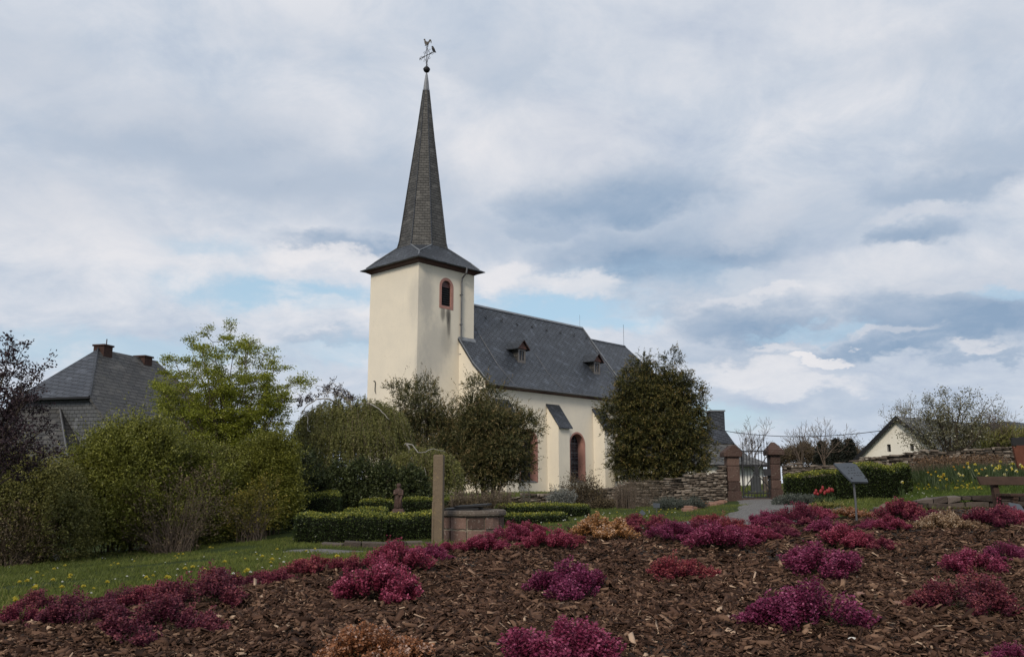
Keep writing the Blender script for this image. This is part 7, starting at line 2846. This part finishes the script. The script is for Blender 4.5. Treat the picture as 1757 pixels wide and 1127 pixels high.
# ------------------------------------------------------------------ bark mulch: loose chips, uncountable
def chips():
    rg = np.random.default_rng(301)
    Vs, Fs, Rs = [], [], []
    n0 = 0
    for (ya, yb, n, ls) in ((2.2, 3.6, 66000, .78), (3.6, 5.2, 86000, .84), (5.2, 7.0, 56000, .98), (7.0, 9.4, 30000, 1.2), (9.4, 15, 26000, 1.5)):
        y = rg.uniform(ya, yb, n)
        x = rg.uniform(-.72, .72, n) * y
        d = dist_poly(x, y, BED)
        ok = (d > -.03) & (x > -5.4) & (x < 11.6)
        x, y = x[ok], y[ok]
        n = len(x)
        z, _ = bedz(x, y)
        L = np.clip(rg.lognormal(-3.55, .58, n), .007, .125) * ls
        kind = rg.uniform(size=n)
        W = np.where(kind < .45, L * rg.uniform(.07, .16, n), np.where(kind < .88, L * rg.uniform(.2, .42, n), L * rg.uniform(.5, .85, n)))
        W = np.clip(W, .0025, .026)
        T = np.clip(W * rg.uniform(.15, .5, n), .0015, .010)
        az = rg.uniform(0, 2 * pi, n)
        pit = rg.normal(0, .34, n)
        rol = rg.normal(0, .65, n)
        ca, sa, cp, sp = np.cos(az), np.sin(az), np.cos(pit), np.sin(pit)
        ax = np.stack([ca * cp, sa * cp, sp], -1)
        sd = np.stack([-sa, ca, np.zeros(n)], -1)
        up = np.cross(ax, sd)
        cr, sr = np.cos(rol)[:, None], np.sin(rol)[:, None]
        sd2 = sd * cr + up * sr
        up2 = np.cross(ax, sd2)
        c = np.stack([x, y, z + rg.uniform(-.004, .026, n) + .012 * np.sin(x * 9 + np.sin(y * 11)) * np.sin(y * 10)], -1)
        V = np.empty((n, 8, 3))
        i = 0
        for tz in (0, 1):
            for (a, b) in ((-.5, -.5), (.5, -.5), (.5, .5), (-.5, .5)):
                j = rg.uniform(.55, 1.1, n)
                k = rg.uniform(.35, 1.1, n)
                V[:, i] = c + ax * (a * L * j)[:, None] + sd2 * (b * W * k)[:, None] + up2 * ((tz - .5) * T + .10 * L * rg.normal(0, .35, n))[:, None]
                i += 1
        q = np.array([(4, 5, 6, 7), (0, 1, 5, 4), (1, 2, 6, 5), (2, 3, 7, 6), (3, 0, 4, 7)])
        F = (np.arange(n)[:, None, None] * 8 + q[None]).reshape(-1, 4) + n0
        r = np.clip(rg.beta(2.0, 2.6, n) + np.where(kind < .35, .08, 0) + np.where(rg.uniform(size=n) < .035, .42, 0), 0, 1)
        Vs.append(V.reshape(-1, 3))
        Fs.append(F)
        Rs.append(np.repeat(r, 5))
        n0 += n * 8
    tag(np_mesh('bark_mulch', np.concatenate(Vs), np.concatenate(Fs), M['chips'], rnd=np.concatenate(Rs)), 'loose brown bark chips covering the heather bed', None, None, 'stuff')


chips()


# ------------------------------------------------------------------ grass
def grass(name, label, region, n, h, w, m, seed, keep, sink=.01, zf=surf, lean=.5):
    rg = np.random.default_rng(seed)
    x, y = region(rg, n)
    ok = keep(x, y)
    x, y = x[ok], y[ok]
    n = len(x)
    z = zf(x, y)
    hh = h * rg.lognormal(-.08, .26, n) * (1 + .35 * np.sin(x * 3 + 2 * np.sin(y * 2)) * np.sin(y * 2.3))
    a = rg.uniform(0, 2 * pi, n)
    ln = rg.uniform(0, lean, n)
    d = np.stack([np.cos(a) * ln, np.sin(a) * ln, np.ones(n)], -1)
    s = np.stack([-np.sin(a + .7), np.cos(a + .7), np.zeros(n)], -1)
    P = np.stack([x, y, z - sink], -1)
    V = np.empty((n, 4, 3))
    ww = (w * rg.uniform(.7, 1.3, n))[:, None]
    V[:, 0] = P - s * ww * .5
    V[:, 1] = P + s * ww * .5
    V[:, 2] = P + d * hh[:, None] * .6 + s * ww * .35
    V[:, 3] = P + d * hh[:, None] + np.stack([np.cos(a), np.sin(a), np.zeros(n)], -1) * (hh * ln * .5)[:, None]
    R = np.clip(rg.normal(.45, .22, n) + .18 * np.sin(x * 1.7 + 1) * np.sin(y * 1.3), 0, 1)
    tag(np_mesh(name, V.reshape(-1, 3), np.arange(n * 4).reshape(n, 4), M[m], rnd=R), label, None, None, 'stuff')


def _pathdist(x, y):
    C = PATHC[::4]
    d = np.full(x.shape, 1e9)
    for c in C:
        d = np.minimum(d, np.hypot(x - c[0], y - c[1]) - c[2])
    return d


def _wedge(y0, y1, k0, k1, pw=1.0):
    def f(rg, n):
        y = y0 + (y1 - y0) * rg.uniform(0, 1, n) ** pw
        return rg.uniform(k0, k1, n) * y, y
    return f


_bare = lambda x, y: np.sin(x * 1.3 + 2 * np.sin(y * .9)) * np.sin(y * 1.1 + 1) > -.75
grass('lawn_grass', 'short dark green lawn grass left of the heather bed', _wedge(2.6, 17, -.86, .02), 260000, .042, .005, 'grass_blades', 311,
      lambda x, y: (dist_poly(x, y, BED) < -.02) & (_pathdist(x, y) > -.12) & _bare(x, y))
grass('lawn_grass', 'strip of lawn grass between the heather bed and the hedges', _wedge(8.2, 24, -.1, .34), 90000, .036, .006, 'grass_blades', 312,
      lambda x, y: (dist_poly(x, y, BED) < -.02) & (_pathdist(x, y) > -.06))
grass('raised_lawn_grass', 'brighter grass of the raised lawn by the daffodils', _wedge(14.3, 27, .36, .72), 120000, .075, .010, 'grass_bright', 313,
      lambda x, y: (dist_poly(x, y, RAISED) > -.05))
grass('edge_grass', 'longer grass along the foot of the hedges and path', _wedge(14, 24, .28, .62), 30000, .06, .010, 'grass_blades', 314,
      lambda x, y: (dist_poly(x, y, RAISED) < -.02) & (_pathdist(x, y) > -.05) & (dist_poly(x, y, BED) < -.02))
grass('churchyard_grass', 'grass of the churchyard around the church foot', _wedge(30.6, 56, -.35, .36), 60000, .10, .02, 'grass_blades', 315, lambda x, y: np.hypot(x - 8.5, y - 31) > 1.2)


# ------------------------------------------------------------------ flowers
def dandelion_mesh(name, pet, R, n, seed, stem=.05):
    rg = np.random.default_rng(seed)
    C = Cloud()
    a = np.arange(n) * 2.399
    r = np.sqrt((np.arange(n) + .5) / n)
    D = np.c_[np.cos(a) * r, np.sin(a) * r, 1.15 - r]
    P = np.tile(np.array([[0, 0, stem]]), (n, 1))
    C.leaves(P, D, R, R * .45, rg.uniform(0, 1, n), rg, 0)
    b = Cloud()
    D2 = np.array([[.05, 0, 1], [.0, .06, 1], [-.05, -.03, 1.]])
    C.leaves(np.zeros((3, 3)) - [0, 0, .01], D2, stem + .012, .008, .4, rg, 1)
    o = np_mesh(name, np.concatenate(C.V), np.concatenate(C.F), [M[pet], M['daff_leaf']], None, None, np.concatenate(C.R), np.concatenate(C.M))
    me = o.data
    bpy.data.objects.remove(o)
    return me


def scatter_flowers(name, me, pts, label, cat, group, s0=.8, s1=1.25, seed=1, sink=.01):
    rg = random.Random(seed)
    for p in pts:
        o = link(name, me, None, (p[0], p[1], p[2] - sink), rg.uniform(0, 6.28))
        o.scale = (rg.uniform(s0, s1),) * 3
        tag(o, label, cat, group)


def flowers():
    rg = random.Random(77)
    dm = dandelion_mesh('dandelion', 'petal_yellow', .022, 26, 1, .06)
    ym = dandelion_mesh('dandelion', 'petal_yellow', .022, 22, 2, .075)
    sm = dandelion_mesh('daisy', 'petal_white', .014, 14, 3, .045)
    fixed = [(32, 1010), (45, 1009), (405, 1010), (118, 1000), (183, 1011), (195, 970), (190, 976), (202, 975), (230, 968), (360, 946), (365, 944), (405, 953), (420, 965), (385, 975), (464, 974), (466, 973), (330, 985), (350, 990), (92, 985), (60, 1020), (262, 996), (515, 968), (588, 972), (578, 968), (540, 950), (250, 1000), (300, 960), (25, 1040), (160, 1018), (440, 955), (475, 950)]
    left = []
    for u, v in fixed:
        left.append(hit(u, v))
    for _ in range(26):
        u = rg.uniform(10, 560)
        v = rg.uniform(950, 1050 - u * .12)
        p = hit(u, v)
        if float(dist_poly(p[0], p[1], BED)) < -.1:
            left.append(p)
    scatter_flowers('dandelion', dm, left, 'yellow dandelion in the dark lawn left of the heather bed', 'dandelion', 'dandelions in the left lawn', .75, 1.3, 5)
    mid = []
    for _ in range(46):
        u = rg.uniform(895, 1180)
        v = 900 - (u - 895) * .07 + rg.uniform(-6, 5)
        p = hit(u, v)
        if p[1] > 8.5 and float(dist_poly(p[0], p[1], BED)) < -.1:
            mid.append(p)
    scatter_flowers('daisy', sm, mid[::2], 'white daisy in the grass strip right of the well', 'daisy', 'daisies in the grass strip', 1.0, 1.7, 6)
    scatter_flowers('dandelion', dm, mid[1::2], 'pale yellow dandelion in the grass strip right of the well', 'dandelion', 'dandelions in the grass strip', .8, 1.1, 7)
    dl = []
    for _ in range(60):
        u = rg.uniform(10, 620)
        v = rg.uniform(948, 1045 - u * .1)
        p = hit(u, v)
        if float(dist_poly(p[0], p[1], BED)) < -.1 and float(_pathdist(np.array(p[0]), np.array(p[1]))) > 0:
            dl.append(p)
    scatter_flowers('daisy', sm, dl, 'tiny white daisy in the lawn left of the heather bed', 'daisy', 'daisies in the left lawn', .7, 1.2, 8)
    rl = []
    for _ in range(95):
        u = rg.uniform(1572, 1757)
        v = 846 - abs(rg.gauss(0, 1)) * 9
        if u > 1690 and v > 832:
            continue
        p = hit(u, v, 13)
        if float(dist_poly(p[0], p[1], RAISED)) > .02:
            rl.append(p)
    scatter_flowers('dandelion', ym, rl, 'yellow dandelion in the bright raised lawn', 'dandelion', 'dandelions in the raised lawn', .9, 1.5, 9)
    # daisies spilling at the corner by the hedge
    cl = [hit(rg.uniform(1520, 1600), rg.uniform(846, 858), 13) for _ in range(26)]
    scatter_flowers('daisy', sm, cl, 'white daisy on the bank in front of the rounded hedge', 'daisy', 'daisies on the bank', .9, 1.6, 10)

    # daffodils: leaves, stem, petals, trumpet
    def daffodil(seed, pet, cup, h=.34):
        g = np.random.default_rng(seed)
        root = link('daffodil', None)
        C = Cloud()
        n = 9
        a = g.uniform(0, 6.28, n)
        D = np.c_[np.cos(a) * .28, np.sin(a) * .28, np.ones(n)]
        C.leaves(np.c_[np.cos(a) * .02, np.sin(a) * .02, np.full(n, -.02)], D, h * g.uniform(.65, 1.0, n), .020, g.uniform(.2, .9, n), g)
        C.build('leaves', M['daff_leaf'], root)
        b = B()
        b.tube([(0, 0, -.02), (.005, -.01, h * .6), (.0, -.02, h * .95), (-.01, -.05, h)], .0045, 5)
        b.build('stem', M['daff_leaf'], root)
        C = Cloud()
        c0 = np.array([-.01, -.055, h])
        a = np.arange(6) * pi / 3
        D = np.c_[np.cos(a), np.full(6, -.18), np.sin(a)]
        C.leaves(np.tile(c0, (6, 1)), D, .046, .034, g.uniform(0, 1, 6), g, 0, .1)
        C.build('petals', M[pet], root)
        b = B()
        k = 8
        for i in range(k):
            a0, a1 = 2 * pi * i / k, 2 * pi * (i + 1) / k
            b.poly([(c0[0] + .012 * cos(a0), c0[1], c0[2] + .012 * sin(a0)), (c0[0] + .012 * cos(a1), c0[1], c0[2] + .012 * sin(a1)),
                    (c0[0] + .019 * cos(a1), c0[1] - .036, c0[2] + .019 * sin(a1)), (c0[0] + .019 * cos(a0), c0[1] - .036, c0[2] + .019 * sin(a0))])
        b.build('trumpet', M[cup], root)
        return root
    protos = [daffodil(1, 'petal_yellow', 'petal_yellow', .40), daffodil(2, 'petal_pale', 'petal_yellow', .36), daffodil(3, 'petal_yellow', 'petal_orange', .38)]
    spots = []
    for u, v, k in [(1614, 822, 0), (1618, 823, 2), (1613, 825, 0), (1625, 821, 2), (1627, 824, 2), (1645, 818, 1), (1643, 815, 1), (1652, 816, 1), (1673, 805, 0), (1676, 816, 0), (1679, 815, 0), (1683, 811, 2), (1696, 817, 1), (1700, 800, 1), (1708, 815, 0),
                    (1712, 813, 1), (1718, 813, 0), (1717, 810, 0), (1725, 806, 1), (1728, 817, 1), (1734, 812, 0), (1735, 803, 1), (1737, 798, 0), (1741, 800, 0), (1744, 818, 1), (1750, 804, 1), (1752, 814, 0), (1690, 803, 1), (1660, 808, 1), (1634, 803, 2), (1638, 806, 2), (1652, 805, 2), (1600, 812, 2), (1590, 815, 2), (1665, 800, 2), (1607, 808, 2), (1720, 797, 0), (1704, 807, 1), (1732, 794, 1)]:
        spots.append((hit(u, v + 22, 14), k))
    base = {0: ('bright yellow daffodil on the raised lawn in front of the stone wall', 'yellow daffodils'), 1: ('pale cream daffodil on the raised lawn in front of the stone wall', 'pale daffodils'), 2: ('yellow daffodil with orange trumpet on the raised lawn', 'orange cupped daffodils')}
    used = set()
    r2 = random.Random(3)
    for p, k in spots:
        o = protos[k] if k not in used else dup(protos[k])
        used.add(k)
        o.location = p
        o.rotation_euler = (0, 0, r2.uniform(-.9, .9))
        o.scale = (r2.uniform(.72, 1.0),) * 3
        tag(o, base[k][0], 'daffodil', base[k][1])
    o = dup(protos[1])
    p = hit(1548, 856, 13)
    o.location = p
    o.rotation_euler = (0, 0, .2)
    o.scale = (1.1,) * 3
    tag(o, 'single large yellow daffodil in front of the rounded hedge', 'daffodil', 'pale daffodils')
    # leaf tufts that carry no flower (uncounted mass of daffodil leaves)
    g = np.random.default_rng(5)
    C = Cloud()
    n = 5200
    u = g.uniform(1568, 1790, n)
    v = 826 - (u - 1568) * .02 - g.uniform(0, 1, n) * 13 + 4
    P = np.array([hit(a, b, 14) for a, b in zip(u[:260], v[:260])])
    P = np.repeat(P, 20, 0) + g.normal(size=(5200, 3)) * np.array([.22, .22, 0])
    P[:, 2] = surf(P[:, 0], P[:, 1])
    D = np.c_[g.normal(size=(5200, 2)) * .3, np.ones(5200)]
    C.leaves(P, D, .33 * g.uniform(.6, 1.1, 5200), .020, g.uniform(0, .8, 5200), g)
    org = P[0].copy()
    tag(C.build('daffodil_foliage', M['daff_leaf'], None, tuple(org), org), 'mass of blue-green daffodil leaves below the stone wall', None, None, 'stuff')

    # tulips
    def tulip(seed):
        g = np.random.default_rng(seed)
        root = link('tulip', None)
        C = Cloud()
        a = np.arange(4) * 1.6 + g.uniform(0, 1)
        C.leaves(np.zeros((4, 3)), np.c_[np.cos(a) * .35, np.sin(a) * .35, np.ones(4)], .20, .045, g.uniform(.2, .9, 4), g)
        C.build('leaves', M['daff_leaf'], root)
        b = B()
        b.tube([(0, 0, -.02), (.004, 0, .15), (0, 0, .27)], .004, 5)
        b.build('stem', M['daff_leaf'], root)
        b = B()
        b.lathe([(.006, .262), (.022, .275), (.030, .30), (.028, .325), (.018, .35), (.008, .355)], 9, (0, 0, 0), 0, .6, lambda an, z: 1 + .10 * cos(3 * an))
        b.build('bloom', M['petal_red'], root, smooth=True)
        return root
    tp = tulip(1)
    first = True
    for u, v in [(1399, 846), (1402, 842), (1403, 847), (1407, 843), (1412, 837), (1413, 846), (1416, 844), (1417, 842), (1421, 842), (1425, 839), (1427, 840), (1429, 841), (1409, 842)]:
        d = 20.6
        p = at(u, v, d)
        z = float(surf(p[0], d))
        o = tp if first else dup(tp)
        first = False
        o.location = (p[0], d + r2.uniform(-.1, .1), z)
        sc = (p[2] - z) / .31
        o.scale = (1.15, 1.15, max(.5, sc))
        o.rotation_euler = (0, 0, r2.uniform(0, 6))
        tag(o, 'red tulip in front of the low box hedge', 'tulip', 'red tulips by the hedge')


flowers()


# ------------------------------------------------------------------ pebbles and a few single rocks in the mulch
def rock(name, label, u, v, w_px, m, seed, flat=.55, group=None, cat='stone', len_=1.0):
    rg = np.random.default_rng(seed)
    p = hit(u, v)
    R = w_px * p[1] / FPX / 2
    n, k = 10, 7
    b = B()
    V = []
    for j in range(k + 1):
        ph = pi * j / k
        for i in range(n):
            a = 2 * pi * i / n
            d = np.array([sin(ph) * cos(a), sin(ph) * sin(a), cos(ph)])
            f = float(lumpy(d[None], seed, 1.6, .22)[0])
            V.append((d[0] * R * f * len_, d[1] * R * f * .7, d[2] * R * f * flat))
    F = []
    for j in range(k):
        for i in range(n):
            F.append((j * n + i, (j + 1) * n + i, (j + 1) * n + (i + 1) % n, j * n + (i + 1) % n))
    b.v, b.f, b.m, b.r = V, F, [0] * len(F), [rg.uniform(.3, .9)] * len(F)
    tag(b.build(name, M[m], None, (p[0], p[1], p[2] + .012 + R * flat * .3), rg.uniform(-.4, .4)), label, cat, group)


rock('stone', 'flat reddish brown stone lying on the mulch at the right', 1541, 1046, 34, 'red_rock', 1, .35)
rock('stone', 'white pebble at the foot of the tall magenta heather', 685, 1032, 9, 'pebble', 2, .8)
rock('stone', 'pale stone on the lawn edge right of the dark pink heather', 400, 1028, 15, 'pebble', 3, .5)
rock('stone', 'white pebble in the mulch left of the middle', 478, 1068, 7, 'pebble', 4, .7)
rock('stone', 'small white stone under the large magenta heather', 1462, 1104, 13, 'pebble', 5, .5)
rock('stone', 'white curled scrap in the mulch left of the large magenta heather', 1270, 1053, 9, 'pebble', 6, .6)
rock('stone', 'brown lump of earth between the two right heathers', 1476, 1030, 22, 'red_rock', 7, .6)
rock('stone', 'white pebble at the right end of the wide magenta heather', 1473, 995, 7, 'pebble', 8, .8)
rock('stone', 'pale stone half hidden under the shrubs at the left lawn edge', 92, 962, 20, 'pebble', 9, .6)
rock('stone', 'red block of stone set in the bank right of the sign', 1522, 878, 26, 'red_stone', 10, .7)
rock('stone', 'tiny white pebble in the mulch near the right row of heathers', 1301, 912, 6, 'pebble', 11, .8)
rock('stone', 'pinkish stone in the mulch below the middle heather', 1126, 1018, 12, 'red_rock', 12, .6)
